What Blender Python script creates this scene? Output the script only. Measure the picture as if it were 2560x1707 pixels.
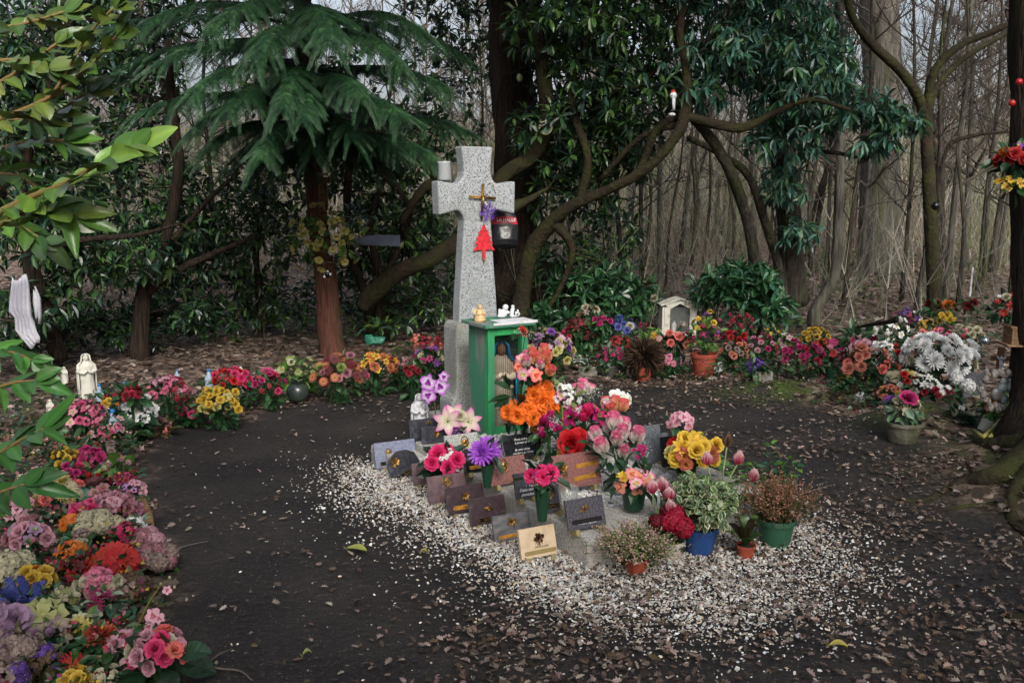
import bpy, math, random
import numpy as np
from mathutils import Vector, Matrix, noise as mnoise
random.seed(7); rs = np.random.RandomState(7)
R_ = math.radians
for o in list(bpy.data.objects): bpy.data.objects.remove(o)
SC = bpy.context.scene; COL = SC.collection
# ---------------------------------------------------------------- camera
FX = 2217.0; PITCH = math.atan(373.5/FX); EYE = 1.55
cd = bpy.data.cameras.new('camera'); cam = bpy.data.objects.new('camera', cd); COL.objects.link(cam)
cam.location = (0, 0, EYE); cam.rotation_euler = (math.pi/2-PITCH, 0, 0)
cd.sensor_width = 36; cd.lens = 36*FX/2560; cd.clip_start = .05; cd.clip_end = 400
SC.camera = cam
# ---------------------------------------------------------------- light
SUN_EL, SUN_AZ = R_(33), R_(12)       # soft sun standing in for the camera flash, behind the camera, a little right
w = bpy.data.worlds.new('World'); SC.world = w; w.use_nodes = True
nt = w.node_tree; nt.nodes.clear()
sky = nt.nodes.new('ShaderNodeTexSky'); sky.sky_type = 'NISHITA'; sky.sun_disc = False
sky.sun_elevation = SUN_EL; sky.sun_rotation = math.pi - SUN_AZ; sky.dust_density = 7; sky.air_density = 1.0; sky.ozone_density = 1.5
hs = nt.nodes.new('ShaderNodeHueSaturation'); hs.inputs['Saturation'].default_value = .55; hs.inputs['Value'].default_value = 4.8
bg = nt.nodes.new('ShaderNodeBackground'); bg.inputs['Strength'].default_value = .15
wo = nt.nodes.new('ShaderNodeOutputWorld')
nt.links.new(sky.outputs[0], hs.inputs['Color']); nt.links.new(hs.outputs[0], bg.inputs[0]); nt.links.new(bg.outputs[0], wo.inputs[0])
sd = bpy.data.lights.new('sun', 'SUN'); sd.energy = 4.1; sd.angle = R_(12); sd.color = (1, .99, .97)
sun = bpy.data.objects.new('sun', sd); COL.objects.link(sun)
sdir = Vector((math.sin(SUN_AZ)*math.cos(SUN_EL), -math.cos(SUN_AZ)*math.cos(SUN_EL), math.sin(SUN_EL)))
sun.rotation_euler = sdir.to_track_quat('Z', 'Y').to_euler()
SC.view_settings.view_transform = 'Standard'; SC.view_settings.look = 'None'
SC.view_settings.exposure = -1.38; SC.view_settings.gamma = 1
SC.render.engine = 'CYCLES'
# ---------------------------------------------------------------- pixel helpers (used to find where a thing stands on the ground)
def ray(x, y):
    u = (x-1280)/FX; v = (853.5-y)/FX
    return (u, math.cos(PITCH)+v*math.sin(PITCH), -math.sin(PITCH)+v*math.cos(PITCH))
def G(x, y, z=0):
    d = ray(x, y); t = (z-EYE)/d[2]; return Vector((d[0]*t, d[1]*t, z))
def P(x, y, Y):
    d = ray(x, y); t = Y/d[1]; return Vector((d[0]*t, Y, EYE+d[2]*t))
def gz(x, y):
    x = np.asarray(x, float); y = np.asarray(y, float)
    z = .03*np.maximum(0, y-8)+.075*np.maximum(0, y-24)
    z = z + .012*np.sin(x*3.1+1)*np.sin(y*2.7)+.006*np.sin(x*9+y*4)
    for (cx, cy, sx, sy, h) in ((3.15, 4.3, .5, .9, .34), (2.05, 6.75, .6, .24, .13), (2.7, 5.75, .4, .2, .15), (-2.9, 3.6, .9, 2.4, .10), (.3, 4.3, 1.3, 1.2, .02)):
        z = z + h*np.exp(-((x-cx)/sx)**2-((y-cy)/sy)**2)
    return z
def GT(x, y, dz=0):
    z = dz
    for _ in range(14):
        p = G(x, y, min(z, 1.45)); 
        z = float(gz(p.x, p.y))+dz
    return p
# ---------------------------------------------------------------- materials
def lin(h):
    if isinstance(h, str):
        h = h.lstrip('#'); c = [int(h[i:i+2], 16)/255 for i in (0, 2, 4)]
        return tuple(((v+.055)/1.055)**2.4 if v > .04 else v/12.92 for v in c)
    return tuple(h)
MATS = {}
def mat(name, col=(.5,.5,.5), rough=.6, attr=False, col2=None, scale=20, lo=.4, hi=.6, bump=0, bscale=None, metal=0, trans=0, spec=.5, detail=6, stretch=None, col3=None, scale3=5, lo3=.5, hi3=.7, alpha=1, vor=False):
    if name in MATS: return MATS[name]
    m = bpy.data.materials.new(name); m.use_nodes = True; n = m.node_tree; b = n.nodes['Principled BSDF']; L = n.links.new
    tc = n.nodes.new('ShaderNodeTexCoord'); src = tc.outputs['Object']
    if stretch:
        mp = n.nodes.new('ShaderNodeMapping'); mp.inputs['Scale'].default_value = stretch; L(src, mp.inputs[0]); src = mp.outputs[0]
    def rgb(c):
        r = n.nodes.new('ShaderNodeRGB'); r.outputs[0].default_value = (*lin(c), 1); return r.outputs[0]
    if attr:
        a = n.nodes.new('ShaderNodeAttribute'); a.attribute_name = 'col'; c = a.outputs['Color']
    else: c = rgb(col)
    def mixin(c, c2, sc, lo, hi, vv=False):
        if vv:
            t = n.nodes.new('ShaderNodeTexVoronoi'); t.inputs['Scale'].default_value = sc; L(src, t.inputs['Vector'])
            s = n.nodes.new('ShaderNodeSeparateColor'); L(t.outputs['Color'], s.inputs[0]); f = s.outputs[0]
        else:
            t = n.nodes.new('ShaderNodeTexNoise'); t.inputs['Scale'].default_value = sc; t.inputs['Detail'].default_value = detail; L(src, t.inputs['Vector']); f = t.outputs['Fac']
        mr = n.nodes.new('ShaderNodeMapRange'); mr.inputs['From Min'].default_value = lo; mr.inputs['From Max'].default_value = hi; L(f, mr.inputs['Value'])
        mx = n.nodes.new('ShaderNodeMix'); mx.data_type = 'RGBA'; L(mr.outputs[0], mx.inputs['Factor']); L(c, mx.inputs['A'])
        if attr and c2 == 'dark':
            mm = n.nodes.new('ShaderNodeMix'); mm.data_type = 'RGBA'; mm.blend_type = 'MULTIPLY'; mm.inputs['Factor'].default_value = 1; L(c, mm.inputs['A']); mm.inputs['B'].default_value = (.72, .72, .72, 1); L(mm.outputs['Result'], mx.inputs['B'])
        else: L(rgb(c2), mx.inputs['B'])
        return mx.outputs['Result']
    if col2: c = mixin(c, col2, scale, lo, hi, vor)
    if col3: c = mixin(c, col3, scale3, lo3, hi3)
    L(c, b.inputs['Base Color']); b.inputs['Roughness'].default_value = rough; b.inputs['Metallic'].default_value = metal
    b.inputs['Specular IOR Level'].default_value = spec
    if bump:
        t = n.nodes.new('ShaderNodeTexNoise'); t.inputs['Scale'].default_value = bscale or scale; t.inputs['Detail'].default_value = 6; L(src, t.inputs['Vector'])
        bp = n.nodes.new('ShaderNodeBump'); bp.inputs['Strength'].default_value = min(1, bump); bp.inputs['Distance'].default_value = .02*max(1, bump); L(t.outputs['Fac'], bp.inputs['Height']); L(bp.outputs[0], b.inputs['Normal'])
    if trans:
        tr = n.nodes.new('ShaderNodeBsdfTranslucent'); L(c, tr.inputs['Color']); ms = n.nodes.new('ShaderNodeMixShader'); ms.inputs[0].default_value = trans
        L(b.outputs[0], ms.inputs[1]); L(tr.outputs[0], ms.inputs[2]); L(ms.outputs[0], n.nodes['Material Output'].inputs['Surface'])
    if alpha < 1: b.inputs['Alpha'].default_value = alpha
    MATS[name] = m; return m
M_PETAL = mat('petal', rough=.6, attr=True, col2='dark', scale=35, lo=.42, hi=.72, trans=.22, spec=.3)
M_LEAF = mat('leaf', rough=.42, attr=True, col2='dark', scale=14, lo=.4, hi=.7, trans=.22, spec=.5)
M_GLOSS = mat('glossy_leaf', rough=.36, attr=True, col2='dark', scale=9, lo=.4, hi=.7, trans=.14, spec=.6)
M_DEAD = mat('dead_leaf', rough=.75, attr=True, col2='dark', scale=30, lo=.4, hi=.7, trans=.12, spec=.3)
M_STONE = mat('white_gravel', rough=.7, attr=True, col2='dark', scale=60, lo=.45, hi=.75, bump=.3, bscale=90, spec=.35)
M_BARK = mat('brown_bark', '#302c28', .9, col2='#4b453e', scale=9, lo=.4, hi=.65, bump=1.6, bscale=14, stretch=(3,3,.5), col3='#3c4423', scale3=2.2, lo3=.52, hi3=.72, spec=.2)
M_BARKD = mat('dark_bark', '#231d19', .9, col2='#3c3129', scale=12, lo=.4, hi=.65, bump=2.0, bscale=16, stretch=(4,4,.45), col3='#2c3119', scale3=2.5, lo3=.58, hi3=.75, spec=.2)
M_MOSS = mat('mossy_bark', '#2f2a22', .95, col2='#3a3d22', scale=5, lo=.42, hi=.7, bump=1.2, bscale=24, col3='#3b3128', scale3=4, lo3=.55, hi3=.7, spec=.15)
M_RED = mat('red_bark', '#4c322a', .85, col2='#71483c', scale=12, lo=.35, hi=.65, bump=1.4, bscale=18, stretch=(5,5,.35), col3='#4a4a34', scale3=3, lo3=.56, hi3=.78, spec=.25)
M_TWIG = mat('twig', '#4a433e', .9, col2='#332e2b', scale=4, lo=.4, hi=.6, spec=.2)
M_TWIG2 = mat('pale_twig', '#6a625b', .9, col2='#48413b', scale=3, lo=.4, hi=.6, spec=.2)
M_GRAN = mat('grey_granite', '#a6abae', .6, col2='#4c5056', scale=170, lo=.50, hi=.60, col3='#7f8580', scale3=4.5, lo3=.48, hi3=.78, bump=.15, bscale=200, spec=.4)
M_GRAN2 = mat('weathered_granite', '#a5a7a4', .75, col2='#585a5c', scale=150, lo=.48, hi=.62, col3='#77786c', scale3=5, lo3=.42, hi3=.75, bump=.2, bscale=160, spec=.3)
M_CONC = mat('kerb_concrete', '#b6b4ae', .85, col2='#7c7a74', scale=120, lo=.48, hi=.66, col3='#85817a', scale3=5, lo3=.5, hi3=.75, bump=.4, bscale=120, spec=.3)
M_GOLD = mat('gilt', '#9c7a42', .38, metal=.85, col2='#4f3a1c', scale=60, lo=.45, hi=.7)
M_BRONZE = mat('bronze', '#6a4a36', .4, metal=.8, col2='#38261c', scale=60)
M_BRASSY = mat('brass_plate', '#c48c35', .4, metal=.35, col2='#a06f2b', scale=40)
M_BLACK = mat('black_plate', '#0e0e10', .25)
M_WHITE = mat('white_plaster', '#d3d4d8', .55, col2='#a9aaa8', scale=30, lo=.5, hi=.8)
M_OLDWHITE = mat('weathered_white', '#cfcdc2', .75, col2='#85847a', scale=14, lo=.52, hi=.75, bump=.4, bscale=30)
M_CREAM = mat('cream_resin', '#cfae80', .6, col2='#a5865c', scale=25, lo=.5, hi=.7)
M_GREENP = mat('green_paint', '#2c9a58', .55, col2='#3a7a60', scale=7, lo=.42, hi=.62, stretch=(1,1,.25), col3='#5c6a58', scale3=6, lo3=.58, hi3=.68, bump=.4, bscale=40)
M_GREYW = mat('grey_board', '#7a807c', .8, col2='#35806a', scale=6, lo=.5, hi=.62, stretch=(1,1,.3), bump=.3, bscale=40)
M_WIRE = mat('wire', '#26332c', .6, metal=.4)
M_TEAL = mat('blue_cloak', '#1673a0', .6); M_SKIN = mat('brown_face', '#74503e', .6)
M_ROBE = mat('white_robe', '#cfc2ae', .7, col2='#a99b86', scale=10)
M_GLASS = mat('dusty_glass', '#b8c0c0', .1, alpha=.26, spec=.8)
M_BLUEPOT = mat('blue_plastic', '#244a86', .45, col2='#33508a', scale=9, lo=.45, hi=.7, col3='#515e78', scale3=30, lo3=.62, hi3=.8)
M_TERRA = mat('terracotta', '#a04a35', .7, col2='#8a3c2c', scale=12, col3='#8f6a5c', scale3=25, lo3=.6, hi3=.8)
M_GREENPOT = mat('green_plastic', '#2d5c46', .55, col2='#4c6a5c', scale=10, lo=.48, hi=.7)
M_DKGREEN = mat('dark_green_plastic', '#183d2c', .4)
M_GREYPOT = mat('grey_plastic', '#4b4c49', .7, col2='#35362f', scale=12)
M_WHITEPOT = mat('white_pot', '#b9b6aa', .6, col2='#8d897a', scale=12, lo=.5, hi=.7)
M_STONEPOT = mat('stone_pot', '#6a685c', .85, col2='#4c4f39', scale=9, bump=.5, bscale=30)
M_WICKER = mat('wicker', '#a39680', .8, col2='#6d604c', scale=60, stretch=(1,1,3), bump=1, bscale=60)
M_SOIL = mat('soil', '#2a211b', .95, bump=.5, bscale=60)
M_BAG = mat('black_bag', '#101114', .32, col2='#23252a', scale=8, bump=.8, bscale=10)
M_REDB = mat('red_print', '#b02335', .4); M_WPR = mat('white_print', '#d8d8d8', .5)
M_REDPL = mat('red_glitter', '#d8323f', .45, col2='#b9202e', scale=40)
M_PURPLE = mat('purple_plastic', '#5d2a9a', .3, metal=.2)
M_BLUEG = mat('blue_grey_board', '#5f6780', .6, col2='#50586e', scale=6)
M_SLATE = mat('slate', '#2f363c', .5, col2='#454d54', scale=12)
M_BLUECAP = mat('blue_cap', '#1b6fae', .35)
M_BOTTLE = mat('milky_plastic', '#9fb2c2', .3, col2='#7d92a8', scale=8, spec=.6)
M_WOOD = mat('pale_wood', '#8d6f50', .75, col2='#6c5038', scale=12, stretch=(1,1,5), bump=.3)
M_BAMBOO = mat('bamboo', '#8d8a44', .6, col2='#6a6a33', scale=12)
M_PAPER = mat('paper', '#b9c4cb', .7)
M_AQUA = mat('aqua_plastic', '#2c6f5a', .5)
M_RAIN = mat('iridescent_disc', '#9a8a9c', .2, metal=.5, col2='#7fae98', scale=12, lo=.4, hi=.6)
# ---------------------------------------------------------------- mesh helpers
def tag(o, label=None, cat=None, group=None, kind=None):
    if label: o['label'] = label
    if cat: o['category'] = cat
    if group: o['group'] = group
    if kind: o['kind'] = kind
    return o
def link(name, me, parent=None, loc=(0,0,0), rot=(0,0,0), scale=1):
    o = bpy.data.objects.new(name, me); COL.objects.link(o); o.parent = parent
    o.location = loc; o.rotation_euler = rot
    o.scale = (scale,)*3 if not hasattr(scale, '__len__') else scale
    return o
def empty(name, label, cat, loc, rz=0, group=None, scale=1):
    e = link(name, None, None, loc, (0,0,rz), scale); e.empty_display_size = .05
    return tag(e, label, cat, group)
class MB:
    def __init__(s): s.v = []; s.f = []; s.c = []; s.m = []
    def add(s, vs, fs, col=(1,1,1), mi=0):
        k = len(s.v); vs = [tuple(v) for v in vs]; s.v += vs; s.f += [tuple(i+k for i in f) for f in fs]; s.m += [mi]*len(fs)
        s.c += list(col) if (hasattr(col, '__len__') and len(col) == len(vs) and hasattr(col[0], '__len__')) else [col]*len(vs)
        return s
    def box(s, c, d, M=None, mi=0, col=(1,1,1), taper=1.0):
        x, y, z = (q/2 for q in d); pts = [Vector((sx*x*(taper if sz > 0 else 1), sy*y*(taper if sz > 0 else 1), sz*z)) for sz in (-1,1) for sy in (-1,1) for sx in (-1,1)]
        if M: pts = [M @ p for p in pts]
        pts = [p+Vector(c) for p in pts]
        return s.add(pts, [(0,2,3,1),(4,5,7,6),(0,1,5,4),(2,6,7,3),(0,4,6,2),(1,3,7,5)], col, mi)
    def tube(s, pts, rad, n=8, mi=0, col=(1,1,1), cap=True, wob=0, flat=1.0):
        pts = [Vector(p) for p in pts]; N = len(pts)
        if not hasattr(rad, '__len__'): rad = [rad]*N
        up = None; vs = []
        for i in range(N):
            t = (pts[min(i+1,N-1)]-pts[max(i-1,0)]).normalized()
            if up is None: up = Vector((0,0,1)) if abs(t.z) < .9 else Vector((1,0,0))
            b = t.cross(up); b = b.normalized() if b.length > 1e-6 else Vector((1,0,0)); up = b.cross(t).normalized()
            for j in range(n):
                a = 2*math.pi*j/n; q = b*math.cos(a)+up*math.sin(a)*flat; r = rad[i]
                if wob: r *= 1+wob*mnoise.noise((pts[i]+q*r)*3.3/max(.15, rad[0]*2.5))+.5*wob*math.sin(a*5+i*.6)
                vs.append(pts[i]+q*r)
        fs = [(i*n+j, i*n+(j+1)%n, (i+1)*n+(j+1)%n, (i+1)*n+j) for i in range(N-1) for j in range(n)]
        if cap: fs += [tuple(range(n))[::-1], tuple((N-1)*n+j for j in range(n))]
        return s.add(vs, fs, col, mi)
    def lathe(s, prof, n=20, mi=0, col=(1,1,1), sx=1, sy=1, c=(0,0,0), fold=0, nf=7, M=None):
        vs = []
        for (r, z) in prof:
            for j in range(n):
                a = 2*math.pi*j/n; rr = r*(1+fold*math.sin(nf*a+z*3)*min(1, max(0, 1)))
                p = Vector((rr*sx*math.cos(a), rr*sy*math.sin(a), z))
                if M: p = M @ p
                vs.append(p+Vector(c))
        N = len(prof); fs = [(i*n+j, i*n+(j+1)%n, (i+1)*n+(j+1)%n, (i+1)*n+j) for i in range(N-1) for j in range(n)]
        fs += [tuple(range(n))[::-1], tuple((N-1)*n+j for j in range(n))]
        return s.add(vs, fs, col, mi)
    def ball(s, c, r, n=10, mi=0, col=(1,1,1), sc=(1,1,1), M=None):
        prof = [(max(.001, math.sin(math.pi*i/n)), -math.cos(math.pi*i/n)) for i in range(n+1)]
        M2 = (M or Matrix.Identity(3)) @ Matrix.Diagonal((r*sc[0], r*sc[1], r*sc[2]))
        return s.lathe(prof, max(8, n+2), mi, col, c=c, M=M2)
    def prism(s, poly, t, y0=0, mi=0, col=(1,1,1)):
        n = len(poly); vs = [(x, y0, z) for x, z in poly]+[(x, y0+t, z) for x, z in poly]
        return s.add(vs, [tuple(range(n)), tuple(range(2*n-1, n-1, -1))]+[(i, i+n, (i+1)%n+n, (i+1)%n) for i in range(n)], col, mi)
    def mesh(s, name, mats, smooth=False):
        me = bpy.data.meshes.new(name); me.from_pydata(s.v, [], s.f)
        for m in (mats if isinstance(mats, (list, tuple)) else [mats]): me.materials.append(m)
        me.polygons.foreach_set('material_index', s.m)
        a = me.color_attributes.new('col', 'FLOAT_COLOR', 'POINT'); c = np.ones((len(s.v), 4), np.float32); c[:, :3] = np.array(s.c, np.float32).reshape(-1, 3)[:, :3]; a.data.foreach_set('color', c.ravel())
        if smooth: me.polygons.foreach_set('use_smooth', [True]*len(s.f))
        me.update(); return me
    def build(s, name, mats, parent=None, smooth=False, bevel=0, **k):
        o = link(name, s.mesh(name, mats, smooth), parent, **k)
        if bevel:
            b = o.modifiers.new('bevel', 'BEVEL'); b.width = bevel; b.segments = 2; b.limit_method = 'ANGLE'; b.angle_limit = R_(40)
        return o
def A(x): return np.asarray(x, np.float32)
def unit(v): return v/np.maximum(1e-6, np.linalg.norm(v, axis=-1, keepdims=True))
def scatter(name, m, T, O, X, Y, Z, C, parent=None, smooth=False, tcol=None):
    tv, tf = A(T[0]), np.asarray(T[1], np.int32); N = len(O); k = len(tv)
    V = (A(O)[:, None]+tv[None, :, 0:1]*A(X)[:, None]+tv[None, :, 1:2]*A(Y)[:, None]+tv[None, :, 2:3]*A(Z)[:, None]).reshape(-1, 3)
    F = (tf[None]+(np.arange(N)*k)[:, None, None]).reshape(-1)
    me = bpy.data.meshes.new(name); nf = N*len(tf)
    me.vertices.add(len(V)); me.vertices.foreach_set('co', V.astype(np.float32).ravel())
    me.loops.add(nf*3); me.loops.foreach_set('vertex_index', F.astype(np.int32))
    me.polygons.add(nf); me.polygons.foreach_set('loop_start', np.arange(nf, dtype=np.int32)*3)
    me.polygons.foreach_set('loop_total', np.full(nf, 3, np.int32))
    me.polygons.foreach_set('use_smooth', np.full(nf, smooth))
    me.update(calc_edges=True)
    a = me.color_attributes.new('col', 'FLOAT_COLOR', 'POINT'); c = np.ones((N, k, 4), np.float32); c[:, :, :3] = A(C)[:, None]
    if tcol is not None: c[:, :, :3] *= A(tcol)[None]
    a.data.foreach_set('color', c.ravel()); me.materials.append(m)
    return link(name, me, parent)
# templates: x along the leaf, y across, z normal
FINE = ([(0,0,0),(.3,0,-.05),(.68,0,-.06),(1,0,-.2),(.28,.42,.06),(.68,.46,.03),(.28,-.42,.06),(.68,-.46,.03)],
        [(0,1,4),(1,5,4),(1,2,5),(2,3,5),(0,6,1),(1,6,7),(1,7,2),(2,7,3)])
def hd(nl=8):
    v = []; f = []; c = []
    for i in range(nl+1):
        t = i/nl; w_ = math.sin(math.pi*min(1, t**.85*.97+.015))**.8*.5
        for k in (-2, -1, 0, 1, 2): q = k/2; v.append((t, q*w_, -.22*t*t+.16*w_*abs(q)+.012*math.sin(t*13+k*2))); c.append((1.35, 1.3, 1.2) if k == 0 else (1, 1, 1))
    for i in range(nl):
        for k in range(4): a = i*5+k; f += [(a, a+1, a+6), (a, a+6, a+5)]
    return (v, f), c
HD, HDC = hd()
SIMPLE = ([(0,0,0),(.5,.5,.05),(1,0,-.12),(.5,-.5,.05)], [(0,2,1),(0,3,2)])
def oak():
    v = [(0.45,0,0)]; out = [(-.15,0,0),(.05,.12,.02),(.2,.34,.1),(.3,.16,.02),(.48,.48,.14),(.6,.2,.03),(.78,.36,.12),(.85,.12,.02),(1,0,-.05)]
    out += [(x,-y,z*.6) for x, y, z in out[-2:0:-1]]; n = len(out)
    return (v+out, [(0, i+1, (i+1) % n+1) for i in range(n)])
OAK = oak()
def oct_():
    v = [(1,0,.1),(.2,.9,-.1),(-.9,.3,.1),(-.5,-.8,-.1),(.6,-.7,.1),(0.1,0,.75),(0,0,-.7)]
    return (v, [(i, (i+1) % 5, 5) for i in range(5)]+[((i+1) % 5, i, 6) for i in range(5)])
ROCK = oct_()
def spray(n=7):
    v = []; f = []
    for i in range(n):
        t = (i+.5)/n; L = .42*(1-t)**.7*min(1, t*4+.35)
        for s in (-1, 1):
            k = len(v); dx = .55*L+.04
            v += [(t,0,-.25*t*t),(t+.075,0,-.25*t*t),(t+dx,s*L,-.25*t*t-.22*L),(t+dx*.5-.02,s*L*.62,-.25*t*t-.06*L)]; f += [(k,k+1,k+2),(k,k+2,k+3)]
    return (v, f)
SPRAY = spray()
def frames(D, N0=None, jit=.5):
    D = unit(A(D)); n = len(D)
    Z = A(N0) if N0 is not None else A(np.tile([0,0,1.], (n,1)))+A(rs.normal(0, jit, (n,3)))
    Yv = unit(np.cross(Z, D)); Z = np.cross(D, Yv); return D, Yv, Z
def cvar(base, n, amp=.25, mix=None, mixp=.0):
    b = np.array([lin(base)]*n) if isinstance(base, str) else np.array([lin(random.choice(base)) for _ in range(n)])
    b = b*(1+rs.uniform(-amp, amp, (n,1)))*(1+rs.uniform(-amp*.3, amp*.3, (n,3)))
    return b
def whorls(C, Dr, nl, L, W, cols, droop=.25, spread=1.0, amp=.3):
    C = A(C); K = len(C); Dr = unit(A(Dr)); ref = unit(A(rs.normal(0,1,(K,3)))); U = unit(np.cross(Dr, ref)); V = np.cross(Dr, U)
    O = []; X = []
    for i in range(nl):
        a = 2*math.pi*i/nl+rs.uniform(-.35,.35,(K,1)); r = U*np.cos(a)+V*np.sin(a)
        d = unit(r*spread+Dr*rs.uniform(.1,.8,(K,1))+A([0,0,-1])*droop*rs.uniform(.2,1.6,(K,1)))
        O.append(C-Dr*rs.uniform(0,.03,(K,1))+d*.01); X.append(d)
    O = np.concatenate(O); X = np.concatenate(X); n = len(O)
    D, Yv, Z = frames(X, jit=.35); l = L*rs.uniform(.65,1.15,(n,1)); wd = W*rs.uniform(.75,1.2,(n,1))
    return O, D*l, Yv*wd, Z*l*.8, cvar(cols, n, amp)
def inell(n, c, r):
    p = unit(rs.normal(0,1,(n,3)))*(rs.uniform(0,1,(n,1))**(1/2.4)); return np.array(c)+p*np.array(r)
def cat(pts, k=6):
    "Catmull-Rom through (x,y,z,r)"
    P4 = [np.array(p, float) for p in pts]; P4 = [2*P4[0]-P4[1]]+P4+[2*P4[-1]-P4[-2]]; out = []
    for i in range(1, len(P4)-2):
        a, b, c, d = P4[i-1:i+3]
        for j in range(k):
            t = j/k; out.append(.5*((2*b)+(c-a)*t+(2*a-5*b+4*c-d)*t*t+(3*b-a-3*c+d)*t**3))
    out.append(P4[-2]); return out
def limb(mb, pts, k=6, n=8, mi=0, wob=.12):
    "pts: (px,py,Y,radius px)"
    q = [(*P(a, b, Y), r*Y/FX) for a, b, Y, r in pts]; c = cat(q, k)
    mb.tube([p[:3] for p in c], [max(.002, p[3]) for p in c], n, mi, wob=wob); return c
# ================================================================ SETTING: ground
def inpoly(x, y, poly):
    x = np.asarray(x); y = np.asarray(y); ins = np.zeros(x.shape, bool); n = len(poly)
    for i in range(n):
        x1, y1 = poly[i]; x2, y2 = poly[(i+1) % n]
        ins ^= ((y1 > y) != (y2 > y)) & (x < (x2-x1)*(y-y1)/((y2-y1) or 1e-9)+x1)
    return ins
def pdist(x, y, poly):
    d = np.full(np.shape(x), 1e9); n = len(poly)
    for i in range(n):
        ax, ay = poly[i]; bx, by = poly[(i+1) % n]; ux, uy = bx-ax, by-ay
        t = np.clip(((x-ax)*ux+(y-ay)*uy)/(ux*ux+uy*uy), 0, 1); d = np.minimum(d, np.hypot(x-ax-t*ux, y-ay-t*uy))
    return d
CLEAR = [(-1.0,-4),(-1.02,1.5),(-1.12,2.6),(-1.42,3.4),(-1.95,4.3),(-2.15,4.9),(-2.35,5.6),(-1.95,6.05),(-1.5,6.6),(-.75,7.1),(.4,7.25),(1.2,7.15),(1.97,6.9),(2.3,6.2),(2.5,5.5),(2.45,4.9),(2.35,4.3),(2.4,3.4),(2.3,2),(2.2,-4)]
def clear_mask(x, y):
    d = pdist(x, y, CLEAR)*np.where(inpoly(x, y, CLEAR), 1, -1)
    d = d+.10*np.sin(x*7+y*3)+.07*np.sin(y*11-x*5)
    return np.clip(.5+d/.35, 0, 1)
gx = np.unique(np.concatenate([np.linspace(-70,-8,32), np.linspace(-8,-4,30), np.linspace(-4,4,170), np.linspace(4,8,30), np.linspace(8,70,32)]))
gy = np.unique(np.concatenate([np.linspace(-25,0,14), np.linspace(0,1.5,12), np.linspace(1.5,9,160), np.linspace(9,20,80), np.linspace(20,95,50)]))
XX, YY = np.meshgrid(gx, gy); nx, ny = len(gx), len(gy)
ZZ = gz(XX, YY); rough = np.array([[mnoise.noise(Vector((x*2.2, y*2.2, 0)))*.02+mnoise.noise(Vector((x*.5, y*.5, 3)))*.02*(1 if y < 9 else min(8, y-8)) for x in gx] for y in gy])
CM = clear_mask(XX, YY); ZZ = ZZ+rough*(1.15-CM*.95)-.004
me = bpy.data.meshes.new('ground')
me.vertices.add(nx*ny); me.vertices.foreach_set('co', np.stack([XX, YY, ZZ], -1).astype(np.float32).ravel())
ii = (np.arange(ny-1)[:, None]*nx+np.arange(nx-1)[None]).ravel(); qd = np.stack([ii, ii+1, ii+nx+1, ii+nx], -1).astype(np.int32)
me.loops.add(qd.size); me.loops.foreach_set('vertex_index', qd.ravel()); me.polygons.add(len(qd)); me.polygons.foreach_set('loop_start', np.arange(len(qd), dtype=np.int32)*4); me.polygons.foreach_set('loop_total', np.full(len(qd), 4, np.int32)); me.polygons.foreach_set('use_smooth', np.ones(len(qd), bool)); me.update(calc_edges=True)
ca = me.color_attributes.new('col', 'FLOAT_COLOR', 'POINT'); cc = np.ones((ny, nx, 4), np.float32)
cc[..., 0] = 1-CM
moss = np.zeros_like(XX)
for cx, cy, sx, sy, h in ((2.05,6.65,.5,.22,1.1),(3.0,4.6,.5,.7,1.0),(2.7,5.7,.35,.2,.9),(3.6,10.5,2.5,1.5,.35),(-1.5,9.5,2.5,1.0,.25)):
    moss = np.maximum(moss, h*np.exp(-((XX-cx)/sx)**2-((YY-cy)/sy)**2))
cc[..., 1] = moss; cc[..., 2] = 0; ca.data.foreach_set('color', cc.ravel())
m = bpy.data.materials.new('forest_soil'); m.use_nodes = True; n = m.node_tree; b = n.nodes['Principled BSDF']; L = n.links.new
tc = n.nodes.new('ShaderNodeTexCoord'); at = n.nodes.new('ShaderNodeAttribute'); at.attribute_name = 'col'; sp = n.nodes.new('ShaderNodeSeparateColor'); L(at.outputs['Color'], sp.inputs[0])
def noi(sc, d=6):
    t = n.nodes.new('ShaderNodeTexNoise'); t.inputs['Scale'].default_value = sc; t.inputs['Detail'].default_value = d; L(tc.outputs['Object'], t.inputs['Vector']); return t.outputs['Fac']
def mr(f, a, c):
    t = n.nodes.new('ShaderNodeMapRange'); t.inputs['From Min'].default_value = a; t.inputs['From Max'].default_value = c; L(f, t.inputs['Value']); return t.outputs[0]
def mx(f, a, c):
    t = n.nodes.new('ShaderNodeMix'); t.data_type = 'RGBA'; L(f, t.inputs['Factor'])
    for s, v in (('A', a), ('B', c)):
        if isinstance(v, str): t.inputs[s].default_value = (*lin(v), 1)
        else: L(v, t.inputs[s])
    return t.outputs['Result']
dirt = mx(mr(noi(1.7), .38, .66), '#1f1d1f', '#322e2c'); dirt = mx(mr(noi(70), .55, .72), dirt, '#3d3834'); dirt = mx(mr(noi(160, 2), .66, .74), dirt, '#7c756a')
vo = n.nodes.new('ShaderNodeTexVoronoi'); vo.inputs['Scale'].default_value = 17; vo.inputs['Randomness'].default_value = 1
wp = n.nodes.new('ShaderNodeVectorMath'); wp.operation = 'ADD'; nn = n.nodes.new('ShaderNodeTexNoise'); nn.inputs['Scale'].default_value = 20; L(tc.outputs['Object'], nn.inputs['Vector'])
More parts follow.
